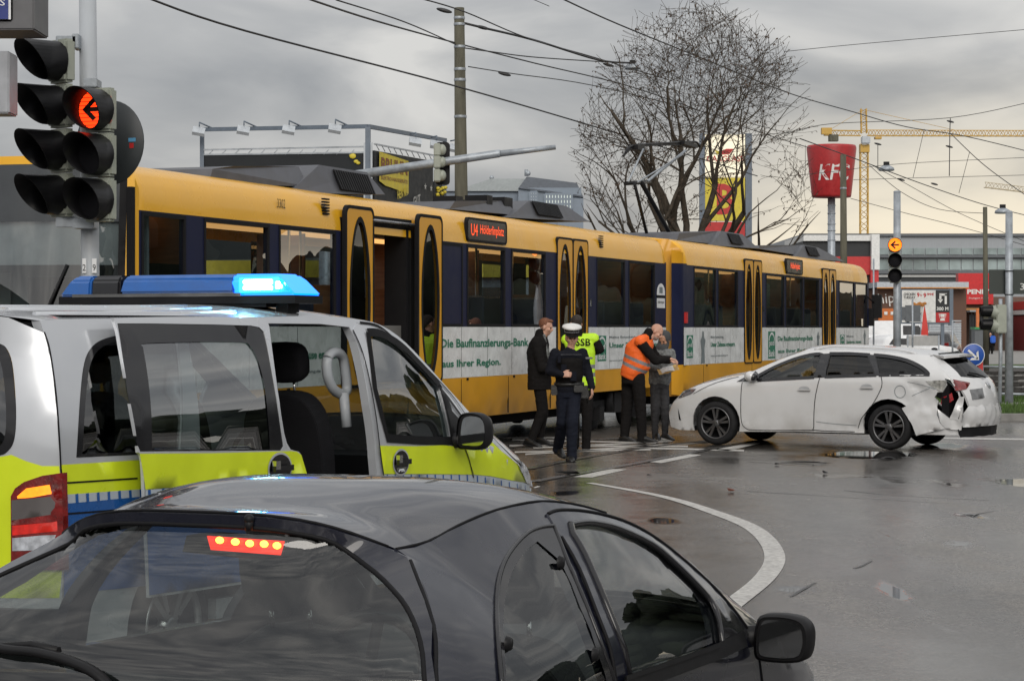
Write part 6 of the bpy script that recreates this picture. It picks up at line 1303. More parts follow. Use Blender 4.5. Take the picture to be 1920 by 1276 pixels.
b = MB(); b.ball(P(0,-.04,.03), (.10,.105,.115), 0, 14, 10, Mx); cap(b, nk-up*.01, hc-f*.05, .10, .085); melt(b, 'hood', mat('dark_hood', (.05,.052,.055), .9), o, .012, 2, None, .004)
b = MB(); torso(b, pel, ch, nk, r, f, .165, .19, .12, .01)
for s in (-1,1): limb3(b, (sh[s], el[s], wr_[s]), (.072,.058,.042))
melt(b, 'hooded_top', M_['jersey'], o, .014, 2, None, .007)
b = MB(); rings(b, [(pel-up*.12, r*.14, f*.115), (pel, r*.16, f*.125)])
for s in (-1,1): limb3(b, legs_[s], (.09,.07,.05)); cap(b, legs_[s][2], legs_[s][2]-up*.03, .05, .05)
melt(b, 'trousers', M_['greyjean'], o, .014, 2, None, .007)
for h_, t_ in ((A(1232,823,.02), A(1236,827,-.3)), (A(1243,822,0), A(1262,827,-.22))): shoe('trainer', o, h_, t_, M_['leather'], sole=M_['capwhite'])
b = MB(); c = A(1252,692,-.44); Mp = Matrix.Translation(c) @ Matrix.Rotation(R(-14), 4, 'Y') @ Matrix.Rotation(R(14), 4, 'X'); V = []
for i in range(5):
    for j in range(4): V.append(Mp @ Vector((-.105+.0525*i*1.2, -.14+.09*j, .012*math.sin(i*1.1))))
b.add(V+[p-up*.002 for p in V], [(i*4+j,(i+1)*4+j,(i+1)*4+j+1,i*4+j+1) for i in range(4) for j in range(3)]+[(20+i*4+j,20+i*4+j+1,20+(i+1)*4+j+1,20+(i+1)*4+j) for i in range(4) for j in range(3)], 0, True)
b.box(-.15,.16,-.16,.16,-.006,-.003,1,Mp)
tag(b.build('paper_form', [M_['capwhite'], mat('clipboard', (.5,.32,.1), .5)]), 'white paper form on a thin board, held between the two bending men', 'paper')
# ---- passer-by far off with a blue rucksack
Y = 148; o = person('far pedestrian in dark clothes carrying a blue rucksack', 1857, 664, Y)
b = MB(); hc = A(1857,627); pel = A(1857,646); ch = A(1857,637); nk = A(1857,631); f = Vector((.3,1,0)).normalized(); r = f.cross(up)
head(b, hc, f, up); torso(b, pel, ch, nk, r, f, .15, .19, .11)
for s in (-1,1): limb3(b, (ch+r*.2*s+up*.15, ch+r*.26*s-up*.15, ch+r*.24*s+f*.1-up*.38), (.06,.05,.04)); limb3(b, (pel+r*.09*s, pel+r*.1*s-up*.4+f*.08*s, pel+r*.1*s-up*.82-f*.1*s), (.085,.06,.05))
melt(b, 'body', M_['skin'], o, .03, 1)
b = MB(); torso(b, pel, ch, nk, r, f, .17, .21, .13, .03)
for s in (-1,1): limb3(b, (ch+r*.2*s+up*.15, ch+r*.26*s-up*.15, ch+r*.24*s+f*.1-up*.36), (.08,.07,.06)); limb3(b, (pel+r*.09*s, pel+r*.1*s-up*.4+f*.08*s, pel+r*.1*s-up*.84-f*.1*s), (.1,.08,.07))
melt(b, 'clothes', M_['coat'], o, .03, 1)
b = MB(); b.box(-.17,.17,-.30,-.12,-.2,.28,0,Matrix.Translation(ch+r*.12)); tag(b.build('rucksack', mat('rucksack_blue', (.01,.10,.5), .6), None, bevel=.05), 'blue rucksack on the back of the far pedestrian', 'rucksack')
# ================================================================ signals, masts, wires
def base(u, Y, z=None): p = at(u, HV, Y); return (p.x, Y, gz(Y) if z is None else z)
def wob(b, name, mats, par, **k): return b.xform(inv(par)).build(name, mats, par, **k)
M_['sigbox'] = mat('signal_housing', (.30,.32,.27), .5, var=.08); M_['visor'] = mat('signal_visor', (.007,.007,.008), .40, spec=.2); M_['lensoff'] = mat('dark_lens', (.010,.010,.012), .5, spec=.1)
M_['sigred'] = glow('signal_red', (1,.035,.004), 3.0); M_['arrowblack'] = mat('arrow_black', (.02,.004,.003), .6)
def signal_head(par, c, f, n, sp, r, lit=None, depth=1.15, box=.13):
    """c = centre of the top lamp face, f = way it faces"""
    f = Vector(f).normalized(); rt = Vector((0,0,1)).cross(f).normalized(); up = f.cross(rt); Mx = Matrix((rt, up, f)).transposed().to_4x4()
    b = MB(); hh = sp*(n-1)/2
    for i in range(n): b.box(-r*.86, r*.86, -sp*.485, sp*.485, -box, -.03, 0, Matrix.Translation(c-Vector((0,0,sp*i))) @ Mx)
    h = wob(b, 'signal_head', [M_['sigbox']], par, bevel=.02)
    for i in range(n):
        Mc = Matrix.Translation(c-Vector((0,0,sp*i))) @ Mx
        b = MB(); on = lit == i
        b.lathe([(.001,.0),(r*.5,-.003),(r*.99,-.018)], Mc, 24, 0)
        if on:                                   # left arrow left dark on the lamp
            for q in ([(-.62,-.13),(.68,-.13),(.68,.13),(-.62,.13)], [(-.78,0),(-.05,.66),(.18,.48),(-.36,0)], [(-.78,0),(-.36,0),(.18,-.48),(-.05,-.66)]):
                b.add([Mc @ Vector((-x*r*-1*.9, y*r*.9, .004)) for x, y in q], [(0,1,2,3)], 1)
        if on:
            for q_ in range(-4, 5):
                y_ = q_*r*.2; w_ = math.sqrt(max(0, .92-(q_*.2)**2))*r; b.add([Mc @ Vector((x, y, .003)) for x, y in ((-w_,y_-r*.018),(w_,y_-r*.018),(w_,y_+r*.018),(-w_,y_+r*.018))], [(0,1,2,3)], 1)
        wob(b, 'lens', [M_['sigred'] if on else M_['lensoff'], M_['arrowblack']], h)
        b = MB(); V = []; n_ = 28; k0 = []                       # hood: long at the top, short below
        for rr in (1.0, 1.05):
            for j in range(n_+1):
                a = R(-90+ -0) + 2*math.pi*j/n_; s_ = .5+.5*math.sin(a); L = r*depth*(.35+1.35*s_**.8)
                V += [Mc @ Vector((math.cos(a)*r*rr, math.sin(a)*r*rr, -.04)), Mc @ Vector((math.cos(a)*r*rr*.98, math.sin(a)*r*rr*.98, L))]
        m = 2*(n_+1); Fc = []
        for q in (0, m): Fc += [(q+2*j, q+2*j+1, q+2*j+3, q+2*j+2) for j in range(n_)]
        Fc += [(2*j+1, m+2*j+1, m+2*j+3, 2*j+3) for j in range(n_)]
        b.add(V, Fc, 0, True); wob(b, 'visor', [M_['visor']], h)
    return h
# ---- large signal mast on the left
Y = 17.5; A = lambda u, v, d=0.0: at(u, v, Y+d)
t = thing('traffic_light', 'tall grey signal mast with seven lamps, red left arrow lit, behind the police van', 'traffic light', base(168, Y))
b = MB(); p = A(163, -140); q = A(170, 600); b.tube([p, q, (q.x, Y, gz(Y))], [.066,.072,.075], 20)
b.box(q.x-.05, q.x-.02, Y-.079, Y-.07, A(0,512).z, A(0,485).z, 1); b.box(q.x+.025, q.x+.06, Y-.079, Y-.07, A(0,512).z, A(0,485).z, 1)
textbox(b, '2', Matrix.Translation((q.x-.048, Y-.0795, A(0,508).z)) @ MSIDE, .025, .05, 2); textbox(b, '9', Matrix.Translation((q.x+.03, Y-.0795, A(0,508).z)) @ MSIDE, .025, .05, 2)
wob(b, 'mast', [M_['greypaint'], M_['white'], M_['black']], t)
signal_head(t, A(99, 114, -.2), (-.70,-.71,0), 4, .345, .146, None, 1.25)
signal_head(t, A(176, 205, -.34), (-.42,-.9,0), 3, .345, .152, 0, 1.0)
for q in (((112,150,-.16,-.12,92,72),(142,154,-.16,.02,95,68)), ((112,150,-.16,-.12,428,408),(145,185,-.2,0,430,412)), ((165,190,-.2,.02,168,152),)):
    b = MB()
    for u0, u1, y0, y1, v0, v1 in q: b.box(A(u0,0).x, A(u1,0).x, Y+y0, Y+y1, A(0,v0).z, A(0,v1).z)
    wob(b, 'bracket', [M_['galv']], t, bevel=.006)
b = MB(); Md = Matrix.Translation(A(206,268,.15)) @ Matrix.Rotation(R(-28),4,'Z') @ Matrix.Rotation(R(90),4,'X'); b.lathe([(.001,-.008),(.33,-.008),(.335,0),(.33,.008),(.001,.008)], Md, 40); b.box(.19,.26,.0,.03,.009,.011,1,Md); b.box(.20,.24,-.05,-.01,.009,.011,2,Md)
wob(b, 'backing_board', [mat('dark_board', (.028,.033,.036), .5), mat('sticker_blue', (.1,.3,.5), .4), M_['red']], t)
# boxes hanging in at the upper left corner
Y = 16.0
t = thing('sign_box', 'dark grey sign box with a blue panel at the upper left corner', 'sign', base(20, Y)); A = lambda u, v, d=0.0: at(u, v, Y+d)
b = MB(); b.box(A(-60,0).x, A(64,0).x, Y, Y+.5, A(0,56).z, A(0,-60).z, 0); b.box(A(-60,0).x, A(24,0).x, Y-.02, Y, A(0,40).z, A(0,-60).z, 1); o = wob(b, 'housing', [mat('box_grey', (.10,.10,.105), .5, var=.2), M_['white']], t, bevel=.01)
b = MB(); b.box(A(-60,0).x, A(17,0).x, Y-.03, Y-.02, A(0,37).z, A(0,-60).z, 0); textbox(b, 'S', Matrix.Translation((A(2,0).x, Y-.032, A(0,12).z)) @ MSIDE, .035, .045, 1); wob(b, 'panel', [mat('panel_blue', (.015,.03,.18), .3), M_['white']], t)
b = MB(); b.box(A(-110,0).x, A(-85,0).x, Y+.1, Y+.25, gz(Y), A(0,-60).z, 0); wob(b, 'post', [M_['greypaint']], t)
t = thing('sign_box', 'narrow grey sign box at the left edge, beside the upper signal lamps', 'sign', base(0, Y))
b = MB(); b.box(A(-40,0).x, A(16,0).x, Y+.02, Y+.3, A(0,212).z, A(0,95).z, 0); b.box(A(-60,0).x, A(-36,0).x, Y+.08, Y+.2, gz(Y), A(0,110).z, 0); wob(b, 'housing', [mat('box_pale_grey', (.30,.31,.33), .45, var=.2)], t, bevel=.01)
# ---- signal on the right with lit amber-red arrow
Y = 42.0; A = lambda u, v, d=0.0: at(u, v, Y+d)
t = thing('traffic_light', 'grey signal mast with a glowing left arrow, standing behind the white car', 'traffic light', base(1681, Y))
b = MB(); q = A(1682, 360); b.tube([(q.x, Y, q.z), (q.x, Y, gz(Y))], [.066,.075], 16); b.lathe([(.07,0),(.06,.02),(.001,.03)], Matrix.Translation(q), 16); wob(b, 'mast', [M_['galv']], t)
M_['sigred2'] = M_['sigred']; M_['sigred'] = glow('signal_orange', (1,.16,.008), 3.4)
signal_head(t, A(1678, 459, -.2), (-.12,-1,0), 3, .285, .125, 0, .7); M_['sigred'] = M_['sigred2']
# ---- signal on the right edge, seen side-on, with the back of a dark sign board
Y = 47.5; A = lambda u, v, d=0.0: at(u, v, Y+d)
t = thing('sign_mast', 'pale grey mast carrying the back of a dark sign board, near the right edge', 'mast', base(1893, Y))
b = MB(); q = A(1892, 398); b.tube([(q.x, Y, q.z), (q.x, Y, gz(Y))], [.075,.09], 16); b.lathe([(.078,0),(.06,.03),(.001,.04)], Matrix.Translation(q), 16)
for v in (508, 552): b.tube([(q.x+.088*math.cos(R(a_)), Y+.088*math.sin(R(a_)), A(0,v).z) for a_ in range(0,361,30)], .012, 5, 1)
wob(b, 'mast', [M_['galv'], M_['black']], t)
b = MB(); b.box(A(1857,0).x, A(1990,0).x, Y+.11, Y+.15, A(0,551).z, A(0,505).z, 0); textbox(b, '3', Matrix.Translation((A(1915,0).x, Y+.108, A(0,543).z)) @ MSIDE, .09, .14, 1); wob(b, 'sign_board', [mat('dark_green_board', (.022,.030,.026), .5), M_['capwhite']], t)
Y = 46.9; A = lambda u, v, d=0.0: at(u, v, Y+d)
t = thing('traffic_light', 'cream-backed signal head with two dark visors, seen side-on beside the dark sign board', 'traffic light', base(1870, Y))
b = MB(); b.tube([A(1876,560,.1), A(1876,668,.1), (A(1876,0).x, Y+.1, 0)], .04, 10); wob(b, 'mast', [M_['galv']], t)
for v in (585, 610):
    b = MB(); c = A(1868, v); b.ball(c, (.17,.15,.145), 0, 16, 10); b.box(c.x-.02, c.x+.19, c.y-.14, c.y+.14, c.z-.16, c.z+.16); h = wob(b, 'signal_head', [M_['sigbox']], t, bevel=.02)
    b = MB(); b.lathe([(.12,0),(.115,.2),(.10,.26),(.09,.26),(.10,.0)], Matrix.Translation(c+Vector((-.08,0,.02))) @ Matrix.Rotation(R(-90),4,'Y'), 16); wob(b, 'visor', [M_['visor']], h)
# ---- gantry arm with a signal seen from behind
Y = 36.0; A = lambda u, v, d=0.0: at(u, v, Y+d)
t = thing('signal_gantry', 'galvanised gantry arm with a signal head on a dark board, above the tram roof', 'signal gantry', base(612, Y))
b = MB(); p = A(612,336); b.tube([A(600,338), A(935,288), A(938,288)], [.078,.065,.06], 14); b.tube([A(930,289), A(1042,276)], [.055,.04], 12); b.tube([p+Vector((0,0,.1)), (p.x, Y, 0)], [.11,.14], 14)
b.tube([A(815,304), A(822,302)], .10, 12); wob(b, 'arm', [M_['galv']], t)
b = MB(); b.patch(lambda x, z: (x, Y+.14, z), rrect(A(816,0).x, A(843,0).x, A(0,346).z, A(0,265).z, .06), (), 1, 0, .02); wob(b, 'backing_board', [M_['black']], t)
for v in (281, 304, 329):
    b = MB(); c = A(824, v, -.05); b.box(c.x-.09, c.x+.02, c.y-.1, c.y+.17, c.z-.10, c.z+.10); b.ball(c+Vector((.04,0,0)), (.07,.09,.09)); wob(b, 'signal_head', [M_['sigbox']], t, bevel=.015)
# ---- masts
def mast(label, u0, v0, u1, Y, r0, r1, m, name='overhead_line_mast', bands=(), cat='mast', group=None):
    t = thing(name, label, cat, base(u1, Y), 0, group); p = at(u0, v0, Y); q = at(u1, HV, Y)
    b = MB(); b.tube([p, (q.x, Y, gz(Y))], [r0, r1], 20); wob(b, 'shaft', [M_[m]], t)
    for v in bands:
        k = (p.z-at(0, v, Y).z)/max(.1, p.z-gz(Y)); b = MB(); c = p.lerp(Vector((q.x, Y, gz(Y))), k); r = lerp(r0, r1, k)+.008; b.lathe([(r,-.03),(r+.004,0),(r,.03)], Matrix.Translation(c), 20); wob(b, 'band', [M_['galv']], t)
    return t
mast('thick weathered concrete mast with steel bands rising behind the tram', 861, 15, 869, 52, .118, .19, 'concrete', bands=(34,46,88,130,150,219))
mast('brown concrete mast in front of the red bucket-shaped sign', 1581, 290, 1583, 76, .10, .14, 'concrete', bands=(353,))
mast('slim dark brown mast between the orange pole and the dark sign board', 1847, 388, 1849, 88, .085, .115, 'concrete')
# ---- overhead wires (each its own)
def wire(pts, Y, r=.012, label='dark overhead line wire strung above the junction'):
    P = [at(u, v, y) for (u, v), y in zip(pts, Y if isinstance(Y, (list, tuple)) else [Y]*len(pts))]
    b = MB(); b.tube(spl(P, 6), r, 5); return tag(b.build('overhead_wire', M_['wire']), label, 'wire', 'overhead wires of the tram line')
wire([(270,-6),(460,58),(852,161),(1150,248),(1420,330)], [36,40,51,66,85], .02)
wire([(560,-8),(700,38),(852,80),(1000,118),(1200,168),(1400,240),(1520,278)], [34,40,52,60,72,85,95], .018)
wire([(630,0),(760,42),(855,84)], [38,44,52], .014); wire([(856,88),(920,97),(1010,108),(1180,119)], [52,55,60,66], .016)
wire([(780,-5),(870,22),(990,72),(1115,108),(1260,152)], [45,50,57,64,75], .016); wire([(872,44),(905,52),(1000,75),(1120,112),(1180,118)], [52,54,58,63,66], .03)
wire([(878,125),(960,138),(1110,160),(1300,205),(1480,250)], [52,56,64,78,95], .013); wire([(1050,-4),(1160,46),(1330,115),(1480,175),(1600,210),(1700,238),(1812,256),(1960,292)], [50,58,70,82,90,95,98,104], .02)
wire([(1470,97),(1620,82),(1930,55)], 90, .013); wire([(1330,260),(1480,248),(1560,232),(1780,221),(1930,192)], 96, .015)
wire([(1480,330),(1560,322),(1690,307),(1930,295)], 96, .012); wire([(1600,337),(1700,334),(1930,328)], 96, .012)
wire([(1500,260),(1610,300),(1730,345),(1850,385),(1960,412)], [80,88,96,104,110], .02); wire([(1630,310),(1690,360),(1760,392),(1850,400)], 98, .014)
wire([(1632,308),(1700,345),(1800,400),(1920,452)], 100, .013); wire([(1782,250),(1840,305),(1900,350),(1960,390)], 96, .018)
wire([(1595,372),(1700,400),(1800,425),(1930,462)], 100, .014); wire([(1782,222),(1781,250),(1780,330)], 96, .02); wire([(1733,242),(1712,333)], 97, .012); wire([(1818,285),(1798,362)], 98, .012)
wire([(1646,268),(1646,318)], 97, .016); wire([(990,-5),(1030,12)], 60, .01); wire([(1510,272),(1510,330)], 90, .01)
def insul(u, v, Y, r=.05, n=3):
    b = MB(); c = at(u, v, Y)
    b.ball(c, (.17,r,r*.9), 0, 8, 6, Matrix.Rotation(R(-14),3,'Y').inverted())
    return tag(b.build('line_insulator', M_['wire']), 'small dark insulator hanging on an overhead wire', 'insulator', 'insulators on the overhead wires')
for u, v, Y in ((905,52,54),(1141,122,64),(833,20,46),(946,139,56),(1782,228,96),(1780,275,96),(1646,270,97),(1690,337,98),(1752,345,98)): insul(u, v, Y)
for u, v, Y, l in ((1186,126,66,'grey lamp hanging on the wires in front of the tree crown'),(1662,316,98,'dark lamp hanging on the wires to the right of the crane mast'),(1880,396,104,'small lamp hanging on the wires above the pale mast')):
    t = thing('hanging_lamp', l, 'street lamp', tuple(at(u, v, Y))); b = MB(); c = at(u, v, Y); k = Y/66
    b.lathe([(.001,.10),(.10,.09),(.22,.02),(.24,-.05),(.20,-.07),(.001,-.06)], Matrix.Translation(c) @ Matrix.Scale(k, 4), 18); wob(b, 'lamp_shade', [M_['galv']], t); b = MB(); b.box(c.x-.08*k, c.x+.08*k, c.y-.08, c.y+.08, c.z+.08*k, c.z+.2*k); wob(b, 'lamp_hook', [M_['black']], t)
# ================================================================ far shops, signs, cranes
M_['office_dark'] = mat('dark_shop_pane', (.02,.025,.03), .1, var=.5, scale=.8); M_['bannerblk'] = mat('banner_black', (.018,.020,.022), .6, bump=.1, bscale=8); M_['signyel'] = mat('sign_yellow', (.62,.50,.04), .5); M_['starw'] = mat('sign_grey_white', (.45,.45,.43), .5); M_['signbrown'] = mat('sign_brown', (.22,.07,.02), .5)
M_['steelblue'] = mat('steel_blue_grey', (.13,.16,.20), .45, var=.1); M_['railgrey'] = mat('rail_pale', (.42,.45,.48), .4)
# billboard on the steel frame: corner nearest at u = 690
C0, CL, CR = at(690,616,60), at(378,616,63), at(836,616,66)
t = thing('billboard', 'black roof billboard with a yellow brand plate under a floodlit steel frame', 'billboard', (C0.x, C0.y, 0))
def onl(u, a, b_):                                         # point on the panel line a-b_ seen at column u
    k = (u-CU)/F; s = (k*a.y-a.x)/((b_.x-a.x)-k*(b_.y-a.y)); return a.lerp(b_, s)
def zz(v, p): return EYE-(v-HV)/F*p.y
def panel(a, b_, u0, u1, vt0, vt1, zb, mi, b, off=0.0):
    p, q = onl(u0, a, b_), onl(u1, a, b_); n = (b_-a).cross(Vector((0,0,1))).normalized(); n = n if n.y < 0 else -n; o_ = n*off
    V = [(p.x,p.y,zb),(q.x,q.y,zb),(q.x,q.y,zz(vt1,q)),(p.x,p.y,zz(vt0,p))]; V = [Vector(c)+o_ for c in V]; W_ = [c-n*.06 for c in V]
    b.add(V+W_, [(0,1,2,3),(7,6,5,4),(0,4,5,1),(1,5,6,2),(2,6,7,3),(3,7,4,0)], mi); return p, q, n
b = MB(); panel(CL, C0, 380, 684, 290, 287, 3.6, 0, b)
for u, v, s in ((662,293,.10),(668,303,.07),(672,306,.06),(658,292,.05)): p = onl(u, CL, C0); b.ball((p.x, p.y-.04, zz(v,p)), (s,.02,s*.7), 1, 8, 6)
wob(b, 'banner', [M_['bannerblk'], M_['signyel']], t)
b = MB(); p0, p1, n_ = panel(C0, CR, 702, 812, 282, 302, 3.0, 0, b); panel(C0, CR, 815, 834, 340, 350, 3.0, 0, b)
e = (CR-C0).normalized(); MT_ = lambda p, z, off: Matrix.Translation(Vector((p.x, p.y, z))+n_*off) @ Matrix(((e.x,0,n_.x,0),(e.y,0,n_.y,0),(e.z,1,n_.z,0),(0,0,0,1)))
pa, pb = onl(708, C0, CR), onl(763, C0, CR); z0, z1 = zz(346,pa), zz(284,pa); w = (pb-pa).length
b.add([Vector((pa.x,pa.y,z0+.1))+n_*.05, Vector((pa.x+e.x*w*.2,pa.y+e.y*w*.2,z0))+n_*.05, Vector((pb.x,pb.y,z0-.12))+n_*.05, Vector((pb.x,pb.y,z1-.1))+n_*.05, Vector((pa.x,pa.y,z1))+n_*.05], [(0,1,2,3,4)], 1)
textbox(b, 'BRUHN', MT_(onl(711,C0,CR), lerp(z0,z1,.42), .06), w*.9, (z1-z0)*.42, 2, .03); textbox(b, 'ELEKTRO-HAUSGERÄTE', MT_(onl(711,C0,CR), lerp(z0,z1,.17), .06), w*.9, (z1-z0)*.14, 2, .01)
pt = onl(742,C0,CR); textbox(b, 'HEN MIT', MT_(pt, zz(374,pt), .06) @ Matrix.Rotation(R(12),4,'Z'), .85, .24, 1, .03); pt = onl(772,C0,CR); textbox(b, 'GUT', MT_(pt, zz(386,pt), .06) @ Matrix.Rotation(R(12),4,'Z'), .6, .25, 3, .03)
for i in range(2):
    pt = onl(794+11*i,C0,CR); st = [((.11 if k % 2 == 0 else .045)*math.sin(math.pi*k/5), (.11 if k % 2 == 0 else .045)*math.cos(math.pi*k/5)) for k in range(10)]; Mq = MT_(pt, zz(350+3*i,pt), .06); b.add([Mq @ Vector((x,y,0)) for x, y in st], [tuple(range(10))], 3)
for i in range(14):
    pt = onl(817+16*random.random(),C0,CR); z = zz(350+34*random.random(),pt); b.ball(Vector((pt.x,pt.y,z))+n_*.05, (.06,.02,.05), 1, 6, 5)
wob(b, 'banner', [M_['bannerblk'], M_['signyel'], M_['signbrown'], M_['starw']], t)
b = MB(); P = lambda u, v, a, b_, d=0.0: (lambda q: Vector((q.x, q.y+d, zz(v, q))))(onl(u, a, b_))
b.tube([P(376,243,CL,C0), P(690,237,CL,C0)], .075, 4, 0, False); b.tube([P(690,237,C0,CR), P(835,263,C0,CR)], .075, 4, 0, False)
for u, v, a, c, r in ((379,243,CL,C0,.08),(690,238,CL,C0,.10),(834,262,C0,CR,.07)): q = P(u, v, a, c); b.tube([q, (q.x,q.y,0)], r, 4, 0, False)
for a, c, u0, v0, u1, v1 in ((CL,C0,380,281,684,275),(CL,C0,380,290,684,286),(C0,CR,702,270,812,291)): b.tube([P(u0,v0,a,c), P(u1,v1,a,c)], .03, 4, 1, False)
for i in range(12): u = 400+24*i; b.tube([P(u,281-.018*i,CL,C0), P(u-9,290,CL,C0)], .012, 4, 1)
for i in range(10): u = 705+11*i; b.tube([P(u,271+i*2,C0,CR), P(u+6,282+i*2.1,C0,CR)], .012, 4, 1)
for u in (684,697): q = P(u,268,CL,C0,-.1); b.tube([q, (q.x,q.y,3)], .035, 4, 1, False)
wob(b, 'frame', [M_['steelblue'], M_['railgrey']], t)
for u, v, a, c in ((379,241,CL,C0),(462,239,CL,C0),(546,238,CL,C0),(632,236,CL,C0),(745,250,C0,CR),(785,256,C0,CR),(822,263,C0,CR)):
    q = P(u, v, a, c); b = MB(); k = Vector((0,-.55,.12)) if u < 690 else n_*.55; b.tube([q+Vector((.35,0,-.02)), q+k], .022, 5, 0); c2 = q+k; Mr = Matrix.Translation(c2+Vector((-.02,0,-.25))) @ Matrix.Rotation(R(35),4,'X') @ Matrix.Rotation(R(12),4,'Y')
    b.tube([c2, c2+Vector((0,0,-.12))], .018, 5, 0); b.box(-.17,.17,-.16,.16,-.05,.05,1,Mr); wob(b, 'floodlight', [M_['steelblue'], M_['railgrey']], t)
b = MB(); b.box(at(120,0,66.5).x, at(1100,0,66.5).x, 66.5, 78, 0, 4.0); bs = thing('shop_building', 'low dark shop building under the roof billboard, hidden behind the tram', 'building', (CL.x+3, 66.5, 0)); wob(b, 'wall', [M_['steelblue']], bs)
b = MB()
for i in range(9):
    x = at(140,0,66.5).x+i*1.7; b = MB(); b.box(x, x+1.35, 66.42, 66.5, .5, 2.9); wob(b, 'window', [M_['office_dark']], bs)
b = MB(); b.box(at(120,0,66.5).x-.1, at(1100,0,66.5).x+.1, 66.3, 66.5, 3.2, 3.7); wob(b, 'fascia', [M_['signyel']], bs)
# grey building with the mansard roof
Y = 112; A = lambda u, v, d=0.0: at(u, v, Y+d)
t = thing('grey_building', 'blue-grey commercial building with a dark mansard roof behind the concrete mast', 'building', base(985, Y))
M_['bgwall'] = mat('blue_grey_wall', (.21,.25,.30), .7, var=.06); M_['slate'] = mat('slate_roof', (.075,.085,.10), .6, var=.25, scale=1.2, stretch=(6,6,.4))
x0, xm, x1 = A(835,0).x, A(972,0).x, A(1090,0).x
b = MB(); b.box(x0, xm, Y+2, Y+20, 0, A(0,354).z, 0); b.box(xm, x1, Y, Y+20, 0, A(0,352).z, 0); b.box(xm+2.6*0+A(1045,0).x-xm, x1+.1, Y-.1, Y+20.1, 0, A(0,372).z, 0); wob(b, 'wall', [M_['bgwall']], t)
b = MB(); zt, z2, ze = A(0,325).z, A(0,338).z, A(0,354).z
b.add([(x0,Y+1.8,ze),(xm,Y+1.8,ze),(xm+.4,Y+4,zt),(xm-1.4,Y+4,zt),(x0,Y+5,A(0,350).z),(x0,Y+20,ze),(xm,Y+20,ze)], [(0,1,2,3,4),(4,3,2,6,5)], 0)
xr_, zr2, zl = A(1083,0).x, A(0,340).z, A(0,330).z; za, zb_ = A(0,353).z, A(0,370).z
b.add([(xm,Y-.15,za),(x1+.1,Y-.15,zb_),(xr_,Y+1.2,zr2),(A(988,0).x,Y+1.2,A(0,328).z),(xm,Y+20,za),(x1+.1,Y+20,zb_),(xr_,Y+18,zr2),(A(988,0).x,Y+18,A(0,328).z)], [(0,1,2,3),(5,4,7,6),(1,5,6,2),(4,0,3,7),(3,2,6,7)], 1)
wob(b, 'roof', [mat('pale_roof', (.26,.28,.28), .7), M_['slate']], t)
b = MB(); b.box(A(1048,0).x, A(1082,0).x, Y+5, Y+9, A(0,340).z, A(0,332).z); wob(b, 'roof_box', [M_['capwhite']], t)
b = MB(); b.ball(A(990,325,3), .14); b.ball(A(922,333,5), .12); b.tube([A(987,330,3), A(987,318,3)], .1, 5); wob(b, 'vent', [M_['galv']], t)
for u0, v0, u1, v1, nx, ny in ((994,360,1007,378,3,3),(1022,364,1072,392,9,3)):
    b = MB(); b.box(A(u0,0).x, A(u1,0).x, Y-.14, Y-.1, A(0,v1).z, A(0,v0).z, 0); o = wob(b, 'window', [mat('bright_pane', (.6,.65,.62), .1, emit=(.8,.9,.8), es=.35)], t)
    b = MB()
    for i in range(nx+1): x = lerp(A(u0,0).x, A(u1,0).x, i/nx); b.box(x-.05, x+.05, Y-.2, Y-.14, A(0,v1).z, A(0,v0).z)
    for j in range(ny+1): z = lerp(A(0,v1).z, A(0,v0).z, j/ny); b.box(A(u0,0).x, A(u1,0).x, Y-.19, Y-.145, z-.05, z+.05)
    wob(b, 'frame', [M_['bgwall']], o)
for i, u in enumerate((985,1015,1040)): b = MB(); b.box(A(u,0).x, A(u+14,0).x, Y-.16, Y-.1, 3, 5.5); wob(b, 'window', [M_['tglass_d']], t)
# pylon with the two lit signs
Y = 95; A = lambda u, v, d=0.0: at(u, v, Y+d)
t = thing('sign_pylon', 'two-post pylon with a glowing white sign above a yellow one, behind the bare tree', 'sign', base(1360, Y))
b = MB()
for u0, u1 in ((1312,1322),(1398,1410)): b.box(A(u0,0).x, A(u1,0).x, Y, Y+.3, 0, A(0,250).z)
wob(b, 'post', [M_['steelblue']], t)
b = MB(); b.box(A(1322,0).x, A(1397,0).x, Y+.02, Y+.25, A(0,331).z, A(0,252).z, 0); textbox(b, 'CARGLASS', Matrix.Translation((A(1325,0).x, Y+.015, A(0,303).z)) @ MSIDE, 1.58, .26, 1, .02)
b.add([(A(1340,0).x,Y+.0,A(0,281).z),(A(1350,0).x,Y,A(0,284).z),(A(1350,0).x,Y,A(0,290).z),(A(1344,0).x,Y,A(0,289).z)], [(0,1,2,3)], 2); b.add([(A(1350,0).x,Y,A(0,284).z),(A(1362,0).x,Y,A(0,279).z),(A(1376,0).x,Y,A(0,279).z),(A(1368,0).x,Y,A(0,289).z),(A(1352,0).x,Y,A(0,290).z)], [(0,1,2,3,4)], 1)
wob(b, 'lit_panel', [mat('lit_panel_white', (.8,.75,.6), .5, emit=(1,.88,.62), es=.42), M_['red'], M_['signyel']], t)
b = MB(); b.box(A(1321,0).x, A(1397,0).x, Y+.02, Y+.25, A(0,414).z, A(0,333).z, 0); textbox(b, 'B', Matrix.Translation((A(1344,0).x, Y+.01, A(0,402).z)) @ MSIDE, .75, 1.3, 1, .03); wob(b, 'sign_panel', [M_['signyel'], M_['red']], t)
b = MB(); b.box(A(1321,0).x, A(1397,0).x, Y+.02, Y+.25, A(0,470).z, A(0,416).z, 0); wob(b, 'sign_panel', [M_['red']], t)
